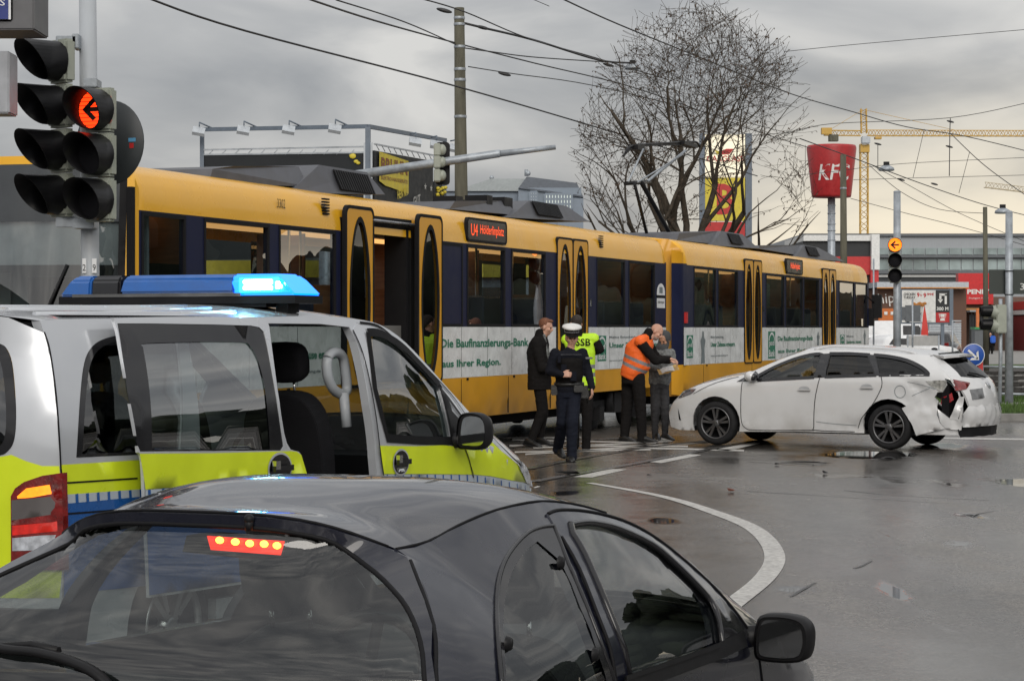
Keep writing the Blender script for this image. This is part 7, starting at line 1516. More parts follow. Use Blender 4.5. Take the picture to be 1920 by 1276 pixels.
b = MB(); b.box(A(1396,0).x, A(1432,0).x, Y+8, Y+18, 0, A(0,428).z); t2 = thing('brick_building', 'small dark red brick building at the foot of the pylon', 'building', base(1415, Y+9)); wob(b, 'wall', [mat('red_brick', (.18,.05,.035), .85, var=.25, scale=4)], t2)
b = MB(); b.box(A(1403,0).x, A(1411,0).x, Y+7.9, Y+8, 3, 5); wob(b, 'window', [M_['tglass_d']], t2)
# bucket sign
Y = 120; A = lambda u, v, d=0.0: at(u, v, Y+d); c = A(1559, 616)
t = thing('bucket_sign', 'red bucket-shaped sign with white lettering on a tall pale pole', 'sign', base(1559, Y))
ra, rb = 46/F*Y, 37/F*Y
b = MB(); b.lathe([(ra,A(0,276).z),(ra*1.01,A(0,279).z),(rb,A(0,366).z),(rb*.97,A(0,370).z),(.2,A(0,370).z)], Matrix.Translation((c.x,Y,0)), 40, 0); b.lathe([(.01,A(0,274).z),(ra*.97,A(0,273).z),(ra,A(0,276).z)], Matrix.Translation((c.x,Y,0)), 40, 0)
q = MB(); textbox(q, 'KFC', Matrix(), 1.72, .85, 0, .015)
for p in q.v: p.x += p.y*.15
def wrap(p):
    x = p.x-.90; z = A(0,340).z+p.y; k = (A(0,276).z-z)/(A(0,276).z-A(0,366).z); r = lerp(ra, rb, k)+.02; a = x/r; return Vector((c.x+r*math.sin(a), Y-r*math.cos(a), z))
b.add([wrap(p) for p in q.v], q.f, 1); wob(b, 'bucket', [mat('bucket_red', (.36,.018,.02), .4), M_['capwhite']], t)
b = MB(); b.tube([(c.x,Y,A(0,370).z),(c.x,Y,0)], .2, 16)
for v in (385,400,420,432,450): b.lathe([(.2,-.03),(.25,0),(.2,.03)], Matrix.Translation((c.x,Y,A(0,v).z)), 16)
wob(b, 'pole', [M_['galv']], t)
# tower cranes
M_['craney'] = mat('crane_yellow', (.50,.30,.05), .5)
def lattice(b, p, q, w, n, r, up=Vector((0,0,1)), tri=False):
    p, q = Vector(p), Vector(q); t = (q-p).normalized(); s = t.cross(up).normalized() if abs(t.dot(up)) < .9 else Vector((1,0,0)); u = s.cross(t)
    cs = [s*w+u*w, s*w-u*w, -s*w-u*w, -s*w+u*w] if not tri else [u*w*1.2, s*w-u*w*.6, -s*w-u*w*.6]; k = len(cs)
    for c in cs: b.tube([p+c, q+c], r, 4, 0, False)
    for i in range(n):
        a, e = p.lerp(q, i/n), p.lerp(q, (i+1)/n)
        for j in range(k): x, y = cs[j], cs[(j+1) % k]; b.tube([a+(x if i % 2 else y), e+(y if i % 2 else x)], r*.6, 3, 0, False, False)
Y = 250; A = lambda u, v, d=0.0: at(u, v, Y+d)
t = thing('tower_crane', 'yellow tower crane with a long lattice jib behind the bucket-shaped sign', 'crane', base(1620, Y))
b = MB(); lattice(b, A(1620,270), (A(1620,0).x, Y, 0), .42, 34, .07); wob(b, 'tower', [M_['craney']], t)
b = MB(); lattice(b, A(1620,250), A(1619,204), .30, 8, .06); wob(b, 'apex', [M_['craney']], t)
b = MB(); lattice(b, A(1626,251), A(1990,252), .35, 60, .06, tri=True); b.tube([A(1621,206), A(1790,244)], .03, 4); wob(b, 'jib', [M_['craney']], t)
b = MB(); lattice(b, A(1614,250), A(1545,249), .28, 10, .06); b.tube([A(1618,206), A(1552,246)], .03, 4); wob(b, 'counter_jib', [M_['craney']], t)
b = MB(); b.box(A(1554,0).x, A(1571,0).x, Y-.5, Y+.5, A(0,265).z, A(0,253).z); wob(b, 'counterweight', [M_['concrete']], t)
b = MB(); b.box(A(1540,0).x, A(1559,0).x, Y-.4, Y+.4, A(0,252).z, A(0,240).z); b.box(A(1612,0).x, A(1629,0).x, Y-.6, Y+.6, A(0,286).z, A(0,272).z); wob(b, 'machinery', [M_['craney']], t)
b = MB(); b.box(A(1613,0).x, A(1629,0).x, Y-1.2, Y-.3, A(0,271).z, A(0,257).z); wob(b, 'cab', [M_['greypaint']], t, bevel=.1)
b = MB(); b.box(A(1640,0).x, A(1652,0).x, Y-.5, Y+.5, A(0,261).z, A(0,257).z); wob(b, 'trolley', [M_['craney']], t)
Y = 320; A = lambda u, v, d=0.0: at(u, v, Y+d)
t = thing('tower_crane', 'pale second crane whose jib enters at the right edge below the long jib', 'crane', base(2010, Y))
b = MB(); lattice(b, A(1846,348), A(2010,368), .42, 24, .06, tri=True); wob(b, 'jib', [mat('crane_pale', (.45,.38,.25), .6)], t); b = MB(); lattice(b, A(2010,330), (A(2010,0).x, Y, 0), .6, 20, .1); wob(b, 'tower', [M_['craney']], t)
# long office and works building
Y = 210; A = lambda u, v, d=0.0: at(u, v, Y+d)
t = thing('office_building', 'long grey flat-roofed office building with window bands on the right', 'building', base(1740, Y))
M_['clad'] = mat('grey_cladding', (.30,.32,.34), .5, var=.06, stretch=(2,2,.2)); M_['cladd'] = mat('dark_cladding', (.10,.11,.12), .5); M_['pale'] = mat('pale_wall', (.38,.38,.37), .7, var=.1)
x0, x1 = A(1500,0).x, A(2100,0).x
b = MB(); b.box(x0, x1, Y, Y+40, 0, A(0,440).z, 0); b.box(x0-.1, x1, Y-.6, Y-.02, A(0,483).z, A(0,479).z, 1); b.box(x0-.1, x1, Y-.5, Y-.02, A(0,513).z, A(0,508).z, 1); b.box(x0-.1, x1, Y-.3, Y-.02, A(0,443).z, A(0,438).z, 1); b.box(x0-.1, x1, Y-1.2, Y-.1, A(0,520).z, A(0,516).z, 2); wob(b, 'wall', [M_['clad'], M_['cladd'], M_['pale']], t)
for i in range(26):
    u = 1510+i*22.5
    for v0, v1 in ((465,477),(486,506)):
        b = MB(); b.box(A(u,0).x, A(u+20.5,0).x, Y-.12, Y+.0, A(0,v1).z, A(0,v0).z); wob(b, 'window', [mat('office_pane', (.24,.29,.29), .12, var=.5, scale=.35) if 'office_pane' not in bpy.data.materials else bpy.data.materials['office_pane']], t)
# shop with black box, red band and white upright sign
Y = 165; A = lambda u, v, d=0.0: at(u, v, Y+d)
t = thing('restaurant', 'low restaurant with dark roof box, red band and white upright panel behind the tram', 'building', base(1580, Y))
b = MB(); b.box(A(1500,0).x, A(1632,0).x, Y, Y+14, 0, A(0,488).z, 0); b.box(A(1560,0).x, A(1631,0).x, Y-.3, Y, A(0,515).z, A(0,481).z, 1); wob(b, 'wall', [M_['bannerblk'], M_['red']], t)
b = MB(); b.box(A(1505,0).x, A(1630,0).x, Y-.2, Y+10, A(0,481).z, A(0,452).z, 0); b.box(A(1505,0).x, A(1634,0).x, Y-.5, Y+11, A(0,452).z, A(0,441).z, 1); wob(b, 'roof_box', [M_['bannerblk'], M_['capwhite']], t)
b = MB(); b.box(A(1631,0).x, A(1646,0).x, Y-.8, Y+1, A(0,506).z, A(0,440).z, 0); b.box(A(1630,0).x, A(1645,0).x, Y-.6, Y+1, 0, A(0,506).z, 1); wob(b, 'upright_panel', [M_['capwhite'], M_['red']], t)
# low shop with brown fascia
Y = 158; A = lambda u, v, d=0.0: at(u, v, Y+d)
t = thing('shop_building', 'low shop with brown fascia, white script and a pale metal roof edge', 'building', base(1730, Y))
b = MB(); b.box(A(1646,0).x, A(1812,0).x, Y, Y+14, 0, A(0,541).z, 0); wob(b, 'wall', [mat('brown_fascia', (.10,.045,.025), .6)], t)
b = MB(); b.box(A(1640,0).x, A(1811,0).x, Y-1, Y+15, A(0,539).z, A(0,529).z, 0); b.box(A(1640,0).x, A(1811,0).x, Y-1.05, Y-.9, A(0,541).z, A(0,539).z, 1); wob(b, 'roof', [M_['railgrey'], mat('roof_edge_orange', (.5,.2,.03), .5)], t)
b = MB(); q = MB(); textbox(q, 'hipo', Matrix.Translation((A(1648,0).x, Y-.06, A(0,576).z)) @ MSIDE @ Matrix.Rotation(R(6),4,'Z'), 1.7, .95, 0, .0); b.add(q.v, q.f, 0); wob(b, 'lettering', [M_['capwhite']], t)
b = MB(); b.box(A(1646,0).x, A(1690,0).x, Y-.4, Y-.1, A(0,604).z, A(0,578).z, 0)
for u in (1656,1668): b.box(A(u,0).x, A(u+6,0).x, Y-.45, Y-.4, A(0,590).z, A(0,584).z, 1)
wob(b, 'orange_board', [mat('orange_board', (.50,.13,.02), .5), M_['capwhite']], t)
b = MB(); b.box(A(1650,0).x, A(1790,0).x, Y-.15, Y-.02, 0, 2.2); wob(b, 'shop_window', [M_['tglass_d']], t)
# restaurant billboard
Y = 108; A = lambda u, v, d=0.0: at(u, v, Y+d)
t = thing('billboard', 'framed white and black roadside billboard with a U-turn arrow', 'billboard', base(1740, Y))
b = MB(); b.box(A(1688,0).x, A(1786,0).x, Y, Y+.25, A(0,607).z, A(0,542).z, 0); b.box(A(1780,0).x, A(1787,0).x, Y-.06, Y+.3, A(0,610).z, A(0,541).z, 0); b.box(A(1710,0).x, A(1716,0).x, Y+.05, Y+.2, 0, A(0,607).z, 0); b.box(A(1765,0).x, A(1771,0).x, Y+.05, Y+.2, 0, A(0,607).z, 0); wob(b, 'frame', [M_['steelblue']], t)
b = MB(); b.box(A(1691,0).x, A(1754,0).x, Y-.03, Y, A(0,604).z, A(0,544).z, 0); S_ = lambda u, v: Matrix.Translation((A(u,0).x, Y-.035, A(0,v).z)) @ MSIDE; px_ = Y/F
textbox(b, 'CHICKEN', S_(1694,554), 22*px_, 5*px_, 1, .03); textbox(b, 'TUESDAY', S_(1694,560), 22*px_, 5*px_, 1, .03); textbox(b, '9', S_(1719,557), 5*px_, 8.5*px_, 2, .04); textbox(b, 'für', S_(1725,555), 4*px_, 4*px_, 2, .02); textbox(b, '9', S_(1731,558), 5.5*px_, 9*px_, 2, .04); textbox(b, '99€', S_(1738,554), 13*px_, 5*px_, 2, .03)
b.box(A(1691,0).x, A(1711,0).x, Y-.034, Y-.03, A(0,600).z, A(0,575).z, 3)
for i in range(16): q = A(1712+random.random()*22, 568+random.random()*6); b.ball((q.x, Y-.04, q.z), (.10,.03,.07), 4, 7, 5)
V = [(1718,575),(1731,575),(1729,594),(1720,594)]; b.add([(A(u,0).x, Y-.036, A(0,v).z) for u, v in V], [(0,1,2,3)], 5); textbox(b, 'KFC', S_(1719,590), 10*px_, 4*px_, 1, .03); textbox(b, 'Filialen in der Nähe', S_(1712,603), 34*px_, 2.4*px_, 1, .0)
b.ball((A(1702,0).x, Y-.02, A(0,598).z), (.17,.05,.17), 1, 10, 8)
wob(b, 'poster', [M_['capwhite'], M_['bannerblk'], M_['red'], M_['cladd'], mat('fried_brown', (.40,.16,.03), .7), M_['starw']], t)
b = MB(); b.box(A(1754.5,0).x, A(1780,0).x, Y-.03, Y, A(0,585).z, A(0,544).z, 0); b.box(A(1754.5,0).x, A(1780,0).x, Y-.03, Y, A(0,604).z, A(0,585.5).z, 1)
for u0, v0, u1, v1 in ((1771,551,1775,570),(1761,550,1775,554),(1761,553,1765,562)): b.box(A(u0,0).x, A(u1,0).x, Y-.036, Y-.03, A(0,v1).z, A(0,v0).z, 2)
b.add([(A(u,0).x, Y-.036, A(0,v).z) for u, v in ((1758,561),(1768,561),(1763,568))], [(0,1,2)], 2); textbox(b, '300 M', S_(1756,582), 22*px_, 7*px_, 2, .03)
b.add([(A(u,0).x, Y-.036, A(0,v).z) for u, v in ((1760,588),(1774,588),(1772,601),(1762,601))], [(0,1,2,3)], 2); textbox(b, 'KFC', S_(1763,597), 8*px_, 3.5*px_, 1, .04)
for u in (1761.5,1771): b.box(A(u,0).x, A(u+1.4,0).x, Y-.038, Y-.036, A(0,600).z, A(0,588.5).z, 1)
wob(b, 'poster', [M_['bannerblk'], M_['red'], M_['capwhite']], t)
# red supermarket sign and building parts on the right
Y = 172; A = lambda u, v, d=0.0: at(u, v, Y+d)
t = thing('supermarket', 'red supermarket front with white lettering behind the dark brown mast', 'building', base(1840, Y))
b = MB(); b.box(A(1812,0).x, A(2000,0).x, Y+.5, Y+16, 0, A(0,556).z, 0); wob(b, 'wall', [mat('brown_wall', (.12,.08,.06), .7)], t)
b = MB(); b.box(A(1797,0).x, A(1862,0).x, Y, Y+1, A(0,532).z, A(0,512).z, 0); b.box(A(1810,0).x, A(1862,0).x, Y-.1, Y+1, A(0,570).z, A(0,531).z, 0); textbox(b, 'PENNY', Matrix.Translation((A(1813,0).x, Y-.12, A(0,551).z)) @ MSIDE, 2.0, .36, 1, .04); textbox(b, 'Stuttgart Nord', Matrix.Translation((A(1816,0).x, Y-.12, A(0,561).z)) @ MSIDE, 1.5, .16, 1, .0); wob(b, 'sign_panel', [mat('sign_red', (.50,.012,.015), .4), M_['capwhite']], t)
b = MB(); b.box(A(1788,0).x, A(1850,0).x, Y-3, Y+.4, A(0,582).z, A(0,578).z, 0); wob(b, 'canopy', [mat('canopy_orange', (.35,.16,.04), .5)], t)
b = MB(); b.box(A(1897,0).x, A(2000,0).x, Y-8, Y+.4, A(0,581).z, A(0,566).z, 0); b.box(A(1897,0).x, A(2000,0).x, Y-8, Y+.4, A(0,590).z, A(0,582).z, 1); textbox(b, 'DACHMARKT', Matrix.Translation((A(1890,0).x, Y-8.02, A(0,578).z)) @ MSIDE, 2.2, .36, 1, .03); textbox(b, 'Getränke', Matrix.Translation((A(1899,0).x, Y-8.02, A(0,589).z)) @ MSIDE, 1.2, .2, 2, .0); b.box(A(1900,0).x, A(2000,0).x, Y-7, Y+.3, 0, A(0,592).z, 3)
wob(b, 'shop_front', [M_['red'], M_['capwhite'], M_['bannerblk'], mat('dark_red_front', (.2,.02,.02), .6)], t)
b = MB()
for i in range(9): b.box(A(1802+i*5,0).x, A(1802.8+i*5,0).x, Y-4, Y-3.9, 0, A(0,586).z)
b.box(A(1800,0).x, A(1846,0).x, Y-3.6, Y-3.5, 0, A(0,590).z, 1); fe = thing('trolley_shelter', 'dark barred shelter beside the supermarket entrance', 'shelter', base(1822, Y-4)); wob(b, 'bars', [M_['black'], M_['bannerblk']], fe)
b = MB(); b.box(A(1798,0).x, A(1848,0).x, Y-4.1, Y-3, A(0,585).z, A(0,582).z); wob(b, 'roof', [M_['clad']], fe)
b = MB(); b.box(A(1745,0).x, A(1800,0).x, 150, 151, 0, at(0,608,150).z)
for i in range(14): z = at(0,608,150).z*i/14; b.box(A(1745,0).x*150/172, A(1800,0).x*150/172-.02, 149.9, 149.95, z, z+.07)
b = MB(); X0, X1_ = at(1742,0,150).x, at(1802,0,150).x; b.box(X0, X1_, 150, 151, 0, at(0,607,150).z, 0)
for i in range(13): z = .12+i*.17; b.box(X0, X1_, 149.93, 149.99, z, z+.08, 0)
tag(b.build('cabin_wall', M_['railgrey']), 'white ribbed metal cabin wall below the roadside billboard', 'wall')
b = MB(); q = at(1833,640,130); b.tube([(q.x,130,0),(q.x,130,at(0,578,130).z)], .1, 8); tag(b.build('orange_post', mat('post_orange', (.5,.14,.03), .5)), 'slim orange post beside the dark brown mast', 'post')
b = MB(); b.box(at(1828,0,128).x, at(1843,0,128).x, 128, 129, 0, at(0,614,128).z, 0); b.box(at(1827,0,128).x, at(1844,0,128).x, 127.9, 129.1, at(0,617,128).z, at(0,613,128).z, 1); tag(b.build('waste_container', [M_['cladd'], mat('lid_green', (.03,.25,.08), .5)]), 'dark waste container with a green lid near the orange post', 'container')
# pointed red flag
Y = 100; A = lambda u, v, d=0.0: at(u, v, Y+d); t = thing('banner_flag', 'tall pointed red advertising flag in front of the roadside billboard', 'flag', base(1733, Y))
b = MB(); b.patch(lambda x, z: (x, Y+.05*math.sin(z*3), z), [(A(u,0).x, A(0,v).z) for u, v in ((1727,655),(1739,655),(1740,620),(1737,590),(1734,572),(1731,590),(1727,625))], (), .2, 0, .03); b.box(A(1728,0).x, A(1738,0).x, Y-.07, Y-.06, A(0,645).z, A(0,628).z, 1); wob(b, 'cloth', [mat('flag_red', (.5,.03,.02), .6), M_['starw']], t)
b = MB(); b.tube([A(1727,590,.1), (A(1727,0).x, Y+.1, 0)], .025, 6); wob(b, 'pole', [M_['galv']], t)
# far vehicles
def far_car(label, u, v, Y, L, H, m, a=90, van_=False, name='parked_car'):
    p = at(u, v, Y); fr = Frame(p.x, Y, 0, a); t = thing(name, label, 'van' if van_ else 'car', fr.o, fr.rz); w = .85
    prof = spl([(-L*.5,.35),(-L*.5,.75),(-L*.46,.95),(-L*.42,H*.70),(-L*.34,H*.97),(0,H),(L*.10,H*.97),(L*.27,.98),(L*.44,.86),(L*.5,.6),(L*.5,.3)], 4) if not van_ else spl([(-L*.5,.35),(-L*.5,1.2),(-L*.48,H*.95),(-L*.3,H),(L*.2,H),(L*.30,H*.92),(L*.42,H*.52),(L*.5,H*.4),(L*.5,.35)], 4)
    P = [(q.x, q.y) for q in prof]; n = len(P); b = MB(); V = []
    for s, k in ((-1,1),(-.8,1.0),(.8,1.0),(1,1)):
        for x, z in P: ins_ = max(0, (z-.9)/(H-.9))*.16 if abs(s) == 1 else max(0,(z-.9)/(H-.9))*.10; V.append((x, s*w*(1) - math.copysign(ins_, s), z-(.0 if abs(s) < 1 else .03)))
    b.add(V, [(i*n+j, i*n+(j+1) % n, (i+1)*n+(j+1) % n, (i+1)*n+j) for i in range(3) for j in range(n)]+[tuple(range(n))[::-1], tuple(3*n+j for j in range(n))], 0, True); b.build('body', M_[m], t, normals=True)
    for s in (-1, 1):
        g = MB(); z0, z1 = (1.0, H-.14) if not van_ else (H*.58, H*.88)
        pol = [(-L*.36,z0),(L*.20,z0),(L*.08,z1),(-L*.30,z1)] if not van_ else [(L*.08,z0),(L*.33,z0),(L*.25,z1),(L*.08,z1)]
        g.patch(lambda x, z: (x, s*(w-max(0,(z-.9)/(H-.9))*.16+.012), z), pol, (), .4); g.build('window', M_['gloss_black'], t)
        for x in (-L*.3, L*.32):
            g = MB(); g.lathe([(.001,.02),(.2,.02),(.31,.0),(.31,-.2),(.001,-.2)], Matrix.Translation((x, s*(w+.0), .31)) @ Matrix.Rotation(R(-90*s),4,'X'), 18); g.build('wheel', M_['rubber'], t)
    g = MB(); g.box(-L*.505,-L*.49,.45,.8,.75,.95); g.box(-L*.505,-L*.49,-.8,-.45,.75,.95); g.build('tail_light', M_['lred'], t); return t
M_['carblack'] = mat('far_black_paint', (.015,.016,.018), .25, coat=.6)
far_car('white delivery van parked behind the right signal mast', 1672, 640, 122, 5.2, 2.1, 'white', 84, True, 'parked_van')
far_car('white car parked at the end of the tram', 1662, 650, 100, 4.2, 1.42, 'white', 100); far_car('white car parked just right of the signal mast', 1705, 652, 98, 4.1, 1.4, 'white', 70)
far_car('dark car parked beside the pointed red flag', 1762, 650, 118, 4.2, 1.5, 'carblack', 20)
b = MB(); Y = 96; b.box(at(1700,0,Y).x, at(1762,0,Y).x, Y, Y+.06, at(0,648,Y).z, at(0,629,Y).z, 0)
for u in (1702,1760): b.tube([(at(u,0,Y).x,Y-.03,0),(at(u,0,Y).x,Y-.03,at(0,628,Y).z)], .03, 6, 1)
tag(b.build('site_board', [M_['pale'], M_['galv']]), 'low pale board on posts in front of the parked cars', 'board')
Y = 93
for u, v, l in ((1711,560,'thin grey lamp post in front of the roadside billboard'),(1786,600,'thin grey sign post right of the roadside billboard'),(1638,485,'thin grey post beside the white upright panel')):
    b = MB(); q = at(u, v, Y); b.tube([q, (q.x, Y, 0)], .04, 6); tag(b.build('thin_post', M_['galv']), l, 'post')
b = MB(); q = at(1711, 600, 104); b.box(q.x-.35, q.x+.35, 103.9, 103.95, at(0,603,104).z, at(0,572,104).z); b.tube([(q.x,104,0),(q.x,104,at(0,572,104).z)], .04, 6); tag(b.build('rear_of_sign', M_['cladd']), 'grey back of a small road sign in front of the billboard poster', 'sign')
# blue direction sign on its post
Y = 42.5; A = lambda u, v, d=0.0: at(u, v, Y+d); t = thing('direction_sign', 'round blue sign with a white arrow pointing down right', 'road sign', base(1826, Y)); c = A(1825, 665)
b = MB(); Md = Matrix.Translation(c) @ Matrix.Rotation(R(90),4,'X'); r = 21.5*Y/F; b.lathe([(.001,.012),(r*.93,.012),(r,.0),(r,-.012),(.001,-.012)], Md, 40, 0); b.lathe([(r*.93,.0125),(r*.985,.0125)], Md, 40, 1)
Ma = Md @ Matrix.Rotation(R(-42),4,'Z')
for q in ([(-.62,-.09),(.5,-.09),(.5,.09),(-.62,.09)], [(.66,0),(.06,.56),(.06,.30),(.40,0)], [(.66,0),(.40,0),(.06,-.30),(.06,-.56)]): b.add([Ma @ Vector((x*r, y*r, .014)) for x, y in q], [(0,1,2,3)], 1)
wob(b, 'sign_disc', [mat('sign_blue', (.012,.07,.33), .4), M_['capwhite']], t)
b = MB(); b.tube([c+Vector((0,.03,.2)), (c.x, Y+.03, 0)], .025, 8, 0); wob(b, 'post', [M_['galv']], t)
b = MB(); b.box(c.x+.02, c.x+.2, Y+.05, Y+.2, .2, 1.28); tag(b.build('red_marker', M_['red'], None, bevel=.03), 'red marker post behind the round blue sign', 'post')
# handrail by the tracks
Y = 49; A = lambda u, v, d=0.0: at(u, v, Y+d); t = thing('handrail', 'grey tubular handrail beside the tram tracks', 'railing', base(1842, Y))
b = MB(); b.tube([A(1842,687), A(1960,689)], .03, 8); b.tube([A(1842,737), A(1960,740)], .03, 8); wob(b, 'rail', [M_['galv']], t)
for u in (1842, 1960): b = MB(); b.tube([A(u,686), (A(u,0).x, Y, 0)], .03, 8); wob(b, 'post', [M_['galv']], t)
# grass, kerb, ballast, tracks, path
M_['grass'] = mat('grass', (.055,.095,.022), .9, var=.5, scale=3, bump=.6, bscale=30); M_['kerb'] = mat('kerb_stone', (.20,.195,.185), .8, var=.2); M_['ballast'] = mat('ballast', (.06,.055,.05), .95, var=.6, scale=22, bump=1, bscale=30); M_['path'] = mat('path_paving', (.24,.235,.22), .7, var=.12, scale=4)
def quadz(name, y0, y1, x0f, x1, z, m, kind='structure'):
    b = MB(); n = 8; V = []
    for y in (y0, y1):
        for i in range(n+1): V.append((lerp(x0f(y), x1, i/n), y, z))
    b.add(V, [(i, i+1, n+2+i, n+1+i) for i in range(n)], 0, True); return tag(b.build(name, m), kind=kind)
xl = lambda u: (lambda y: (u-CU)/F*y)
b = MB(); x0 = xl(1845)(42); b.box(x0, 40, 40.8, 41.1, 0, .13); b.box(x0-.3, x0, 40.8, 52, 0, .13); tag(b.build('kerb', M_['kerb'], None, bevel=.03), kind='structure')
quadz('grass_verge', 41.1, 46, lambda y: x0, 40, .10, M_['grass']); quadz('path', 46, 47.8, lambda y: x0, 40, .11, M_['path']); quadz('grass_verge', 47.8, 51.5, lambda y: x0, 40, .10, M_['grass'])
quadz('track_bed', 52, 95, lambda y: xl(1790)(y), 60, .02, M_['ballast']); quadz('path', 105, 190, lambda y: xl(1640)(y), 90, .02, M_['path']); quadz('grass_verge', 97, 104, lambda y: xl(1790)(y), 60, .03, M_['grass'])
blades = MB(); rg = random.Random(3)
for i in range(9000):
    y = 41.15+rg.random()*4.8 if i % 3 else 47.9+rg.random()*3.5; x = x0+rg.random()*3.2; h = .05+.10*rg.random()**2; a = rg.random()*6.28; d = Vector((math.cos(a), math.sin(a), 0))*.012; l = Vector((rg.random()-.5, rg.random()-.5, 0))*.06; p = Vector((x, y, .10))
    blades.add([p-d, p+d, p+l+Vector((0,0,h))], [(0,1,2)])
tag(blades.build('grass', mat('grass_blades', (.06,.11,.022), .8, var=.5, scale=4)), kind='stuff')
for i, y in enumerate((54,56.2,60,62.2,67,69.5,75,77.5)):
    b = MB(); b.tube([(xl(1850-i*5)(y), y, .16), (45, y+14, .16)], .045, 4, 0, False); tag(b.build('tram_rail', M_['rail']), kind='structure')
for k, y0 in enumerate((54,60,67,75)):
    b = MB()
    for i in range(26):
        s_ = i*.7; q = Vector((xl(1850)(y0)+s_*.9, y0+s_*.42, .09)); b.box(-.12,.12,-.3,2.5,-.06,.05,0,Matrix.Translation(q) @ Matrix.Rotation(R(-25),4,'Z'))
    tag(b.build('track_sleepers', M_['kerb']), kind='structure')
# debris on the road
def debris(label, u, v, m, s, name='car_debris'):
    c = gnd(u, v, .01); b = MB(); V = [c+Vector((noise.noise(Vector((i*2.3+u, 1, 2)))*s, noise.noise(Vector((i*1.7+v, 5, 2)))*s*1.3, abs(noise.noise(Vector((i*3.1, u, 7))))*s*.6)) for i in range(9)]
    bm = bmesh.new(); [bm.verts.new(p) for p in V]; bmesh.ops.convex_hull(bm, input=bm.verts); me = bpy.data.meshes.new(name); bm.to_mesh(me); bm.free(); me.materials.append(m); o = bpy.data.objects.new(name, me); COL.objects.link(o); return tag(o, label, 'debris')
debris('small reddish-brown fragment lying alone on the open asphalt', 1373, 922, mat('leaf_brown', (.16,.05,.03), .7), .16); debris('flat black fragment lying by the curb line of the tram', 1065, 890, M_['rubber'], .3)
for i, (u, v) in enumerate(((1455,872),(1545,888),(1285,806),(1215,892),(1695,832))): tag(debris('x', u, v, M_['rubber'], .08), 'tiny dark splinter scattered on the wet road by the crashed car', 'debris', 'splinters on the road')
# ================================================================ bare plane tree
M_['bark'] = mat('bark', (.075,.062,.048), .9, var=.35, scale=5, bump=.5, bscale=20, spec=.2); M_['deadleaf'] = mat('dead_leaf', (.07,.04,.022), .8, var=.4)
def tree(label, base_p, h, seed, r0, shell):
    t = thing('bare_tree', label, 'tree', tuple(base_p)); rg = random.Random(seed); tw = MB(); lf = MB(); b0 = Vector(base_p); nleaf = [0]
    cx, cz, rx, rz_ = shell                                  # crown outline the limbs grow out to
    def room(p): return ((p.x-b0.x-cx)/rx)**2+((p.y-b0.y)/rx)**2+((p.z-b0.z-cz)/rz_)**2
    def grow(p, d, L, r, lev):
        n = 5 if lev < 3 else 3; pts = [p]; rr = [r]; q = p; dd = d.copy(); cut = False
        for i in range(n):
            dd = (dd+Vector((rg.gauss(0,.11), rg.gauss(0,.11), rg.gauss(.05,.07) if lev < 2 else rg.gauss(-.005,.11)))).normalized(); q = q+dd*L/n; pts.append(q); rr.append(max(.0052, r*(1-.42*(i+1)/n)))
            if room(q) > 1.0+rg.uniform(-.16,.10): cut = True; break
        n = len(pts)-1
        if cut: rr = [lerp(q_, .006, (i_/max(1, n))**1.5) for i_, q_ in enumerate(rr[:n+1])]
        tw.tube(pts, rr[:n+1], 7 if lev < 2 else 4 if lev < 4 else 3, 0, True, False)
        if lev >= 4:
            for k in range(2):
                if rg.random() < .34:
                    c = pts[rg.randint(0, n)]; s = rg.uniform(.022,.045); u = Vector((rg.gauss(0,.6), rg.gauss(0,.6), -1)).normalized(); w = u.orthogonal().normalized(); lf.add([c, c+u*s+w*s*.7, c+u*s*2, c+u*s-w*s*.7], [(0,1,2,3)])
        if cut or lev >= 7: return
        for i in range(3 if lev < 3 else rg.choice((2,3,3)) if lev < 5 else 2):
            a = rg.random()*6.28; s = Vector((math.cos(a), math.sin(a), rg.uniform(-.35,.45))); tt = rg.uniform(.35,.98) if i else 1.0
            j = min(n-1, int(tt*n)); st = pts[j].lerp(pts[j+1], tt*n-j) if tt < 1 else pts[-1]
            nd = (dd*(1.0 if i else 1.6)+s*(rg.uniform(.5,.9) if lev < 2 else rg.uniform(.7,1.25))).normalized(); grow(st, nd, L*rg.uniform(.66,.84), max(.0052, rr[min(n,j+1)]*rg.uniform(.58,.78)), lev+1)
    tr = MB(); tr.tube([b0, b0+Vector((0,0,.6)), b0+Vector((.05,0,2.9))], [r0*1.4, r0*1.05, r0*.9], 12); top = b0+Vector((.05,0,2.75))
    for a, L, k in ((-1.35,1.9,.38),(-1.0,2.2,.42),(-.62,2.4,.5),(-.28,2.5,.5),(.0,2.7,.72),(.34,2.5,.5),(.72,2.4,.5),(1.08,2.2,.42),(1.4,1.9,.36)):
        grow(top, Vector((math.sin(a), rg.uniform(-.4,.4), math.cos(a))).normalized(), L*1.22, r0*k, 0)
    wob(tr, 'trunk', [M_['bark']], t); wob(tw, 'crown', [M_['bark']], t)
    wob(lf, 'leaf', [M_['deadleaf']], t)['kind'] = 'stuff'; print('tree', len(tw.f), len(lf.f)); return t
p = at(1288, 616, 62); tree('large bare plane tree with sparse dead leaves, standing behind the coupled tram cars', (p.x, 62, 0), 10.2, 4, .25, (.28, 6.15, 3.4, 4.75))
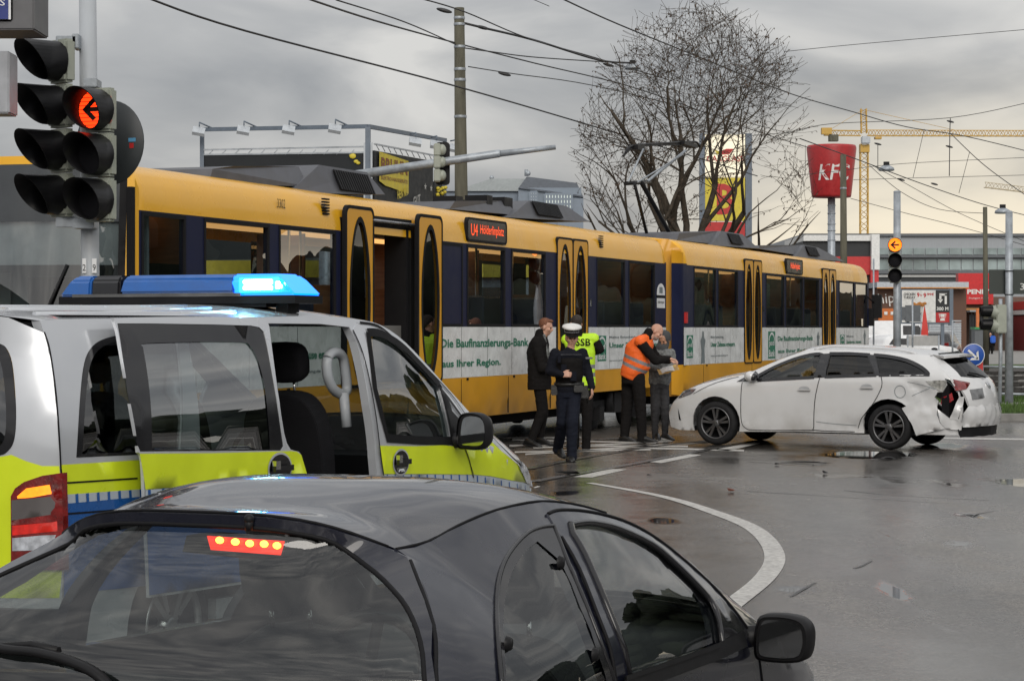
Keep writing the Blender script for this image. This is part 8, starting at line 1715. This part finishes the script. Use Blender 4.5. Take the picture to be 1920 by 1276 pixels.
# wooded slope off to the right and behind the viewer, seen only in reflections
M_['wood'+'land'] = mat('dark_woodland', (.018,.026,.014), .95, var=.5, scale=.6, bump=1, bscale=3)
b = MB(); rg = random.Random(5)
for i in range(230):
    a = R(30+300*i/229)
    if R(192) < a < R(256): continue
    rr = 66+rg.uniform(-6,10); hgt = rg.uniform(8,12)+4*noise.noise(Vector((i*.09, 2, 0))); c = Vector((math.sin(a)*rr, math.cos(a)*rr, 0))
    for k in range(13):
        z = hgt*rg.uniform(.12,.95); w = (1-abs(z/hgt-.45)*1.1)*2.6; s_ = rg.uniform(.8,1.7); b.ball(c+Vector((rg.gauss(0,.5)*w, rg.gauss(0,.5)*w, z)), (s_, s_, s_*.9), 0, 8, 6)
for v in b.v: v += Vector((noise.noise(v*1.7), noise.noise(v*1.7+Vector((9,0,0))), noise.noise(v*1.7+Vector((0,9,0)))))*.55
tag(b.build('far_wood', M_['woodland']), kind='stuff')
# low trees added out of frame to darken the tram window reflections
b = MB(); rg = random.Random(6)
for i in range(16):
    a = R(17.5+13*i/15); rr = 78+rg.uniform(-3,6); hgt = rg.uniform(1.8,4.6); c = Vector((math.sin(a)*rr, math.cos(a)*rr, 0))
    for k in range(14):
        z = hgt*rg.uniform(.1,.95); w = (1-abs(z/hgt-.45)*1.1)*2.0; s_ = rg.uniform(.7,1.4); b.ball(c+Vector((rg.gauss(0,.5)*w, rg.gauss(0,.5)*w, z)), (s_, s_, s_*.9), 0, 8, 6)
for v in b.v: v += Vector((noise.noise(v*1.7), noise.noise(v*1.7+Vector((9,0,0))), noise.noise(v*1.7+Vector((0,9,0)))))*.55
tag(b.build('far_wood', M_['woodland']), kind='stuff')
fb = Frame(-44, -36, gz(-36), 140); t = thing('shop_building', 'pale shop building behind the viewer, mirrored in the windscreen of the tram', 'building', fb.o, fb.rz)
b = MB(); b.box(-30, 30, -4, 14, 0, 7.5, 0); b.box(-30.3, 30.3, -4.4, 14.4, 7.5, 7.9, 1); b.box(-30.1, 30.1, -4.1, -4, 3.3, 4.4, 1); b.build('wall', [M_['pale'], M_['cladd']], t)
for i in range(14): b = MB(); b.box(-29+4.2*i, -26+4.2*i, -4.12, -4.0, .5, 3.0); b.build('window', M_['office_dark'], t)
for i in range(14): b = MB(); b.box(-29+4.2*i, -26.4+4.2*i, -4.12, -4.0, 5.0, 6.6); b.build('window', M_['office_dark'], t)
hd = thing('hedge', 'unseen hedge added behind the rear tram car to darken its windows', 'hedge', base(1380, 84)); b = MB(); rg = random.Random(9)  # filler hedge added so less bright sky shows through the tram windows
for i in range(150): b.ball((lerp(at(1180,0,84).x, at(1600,0,84).x, rg.random()), 84+rg.uniform(-.5,.5), rg.uniform(.3,3.3)), rg.uniform(.45,.8), 0, 8, 6)
for v in b.v: v += Vector((noise.noise(v*2.7), noise.noise(v*2.7+Vector((9,0,0))), noise.noise(v*2.7+Vector((0,9,0)))))*.3
wob(b, 'foliage', [M_['woodland']], hd)
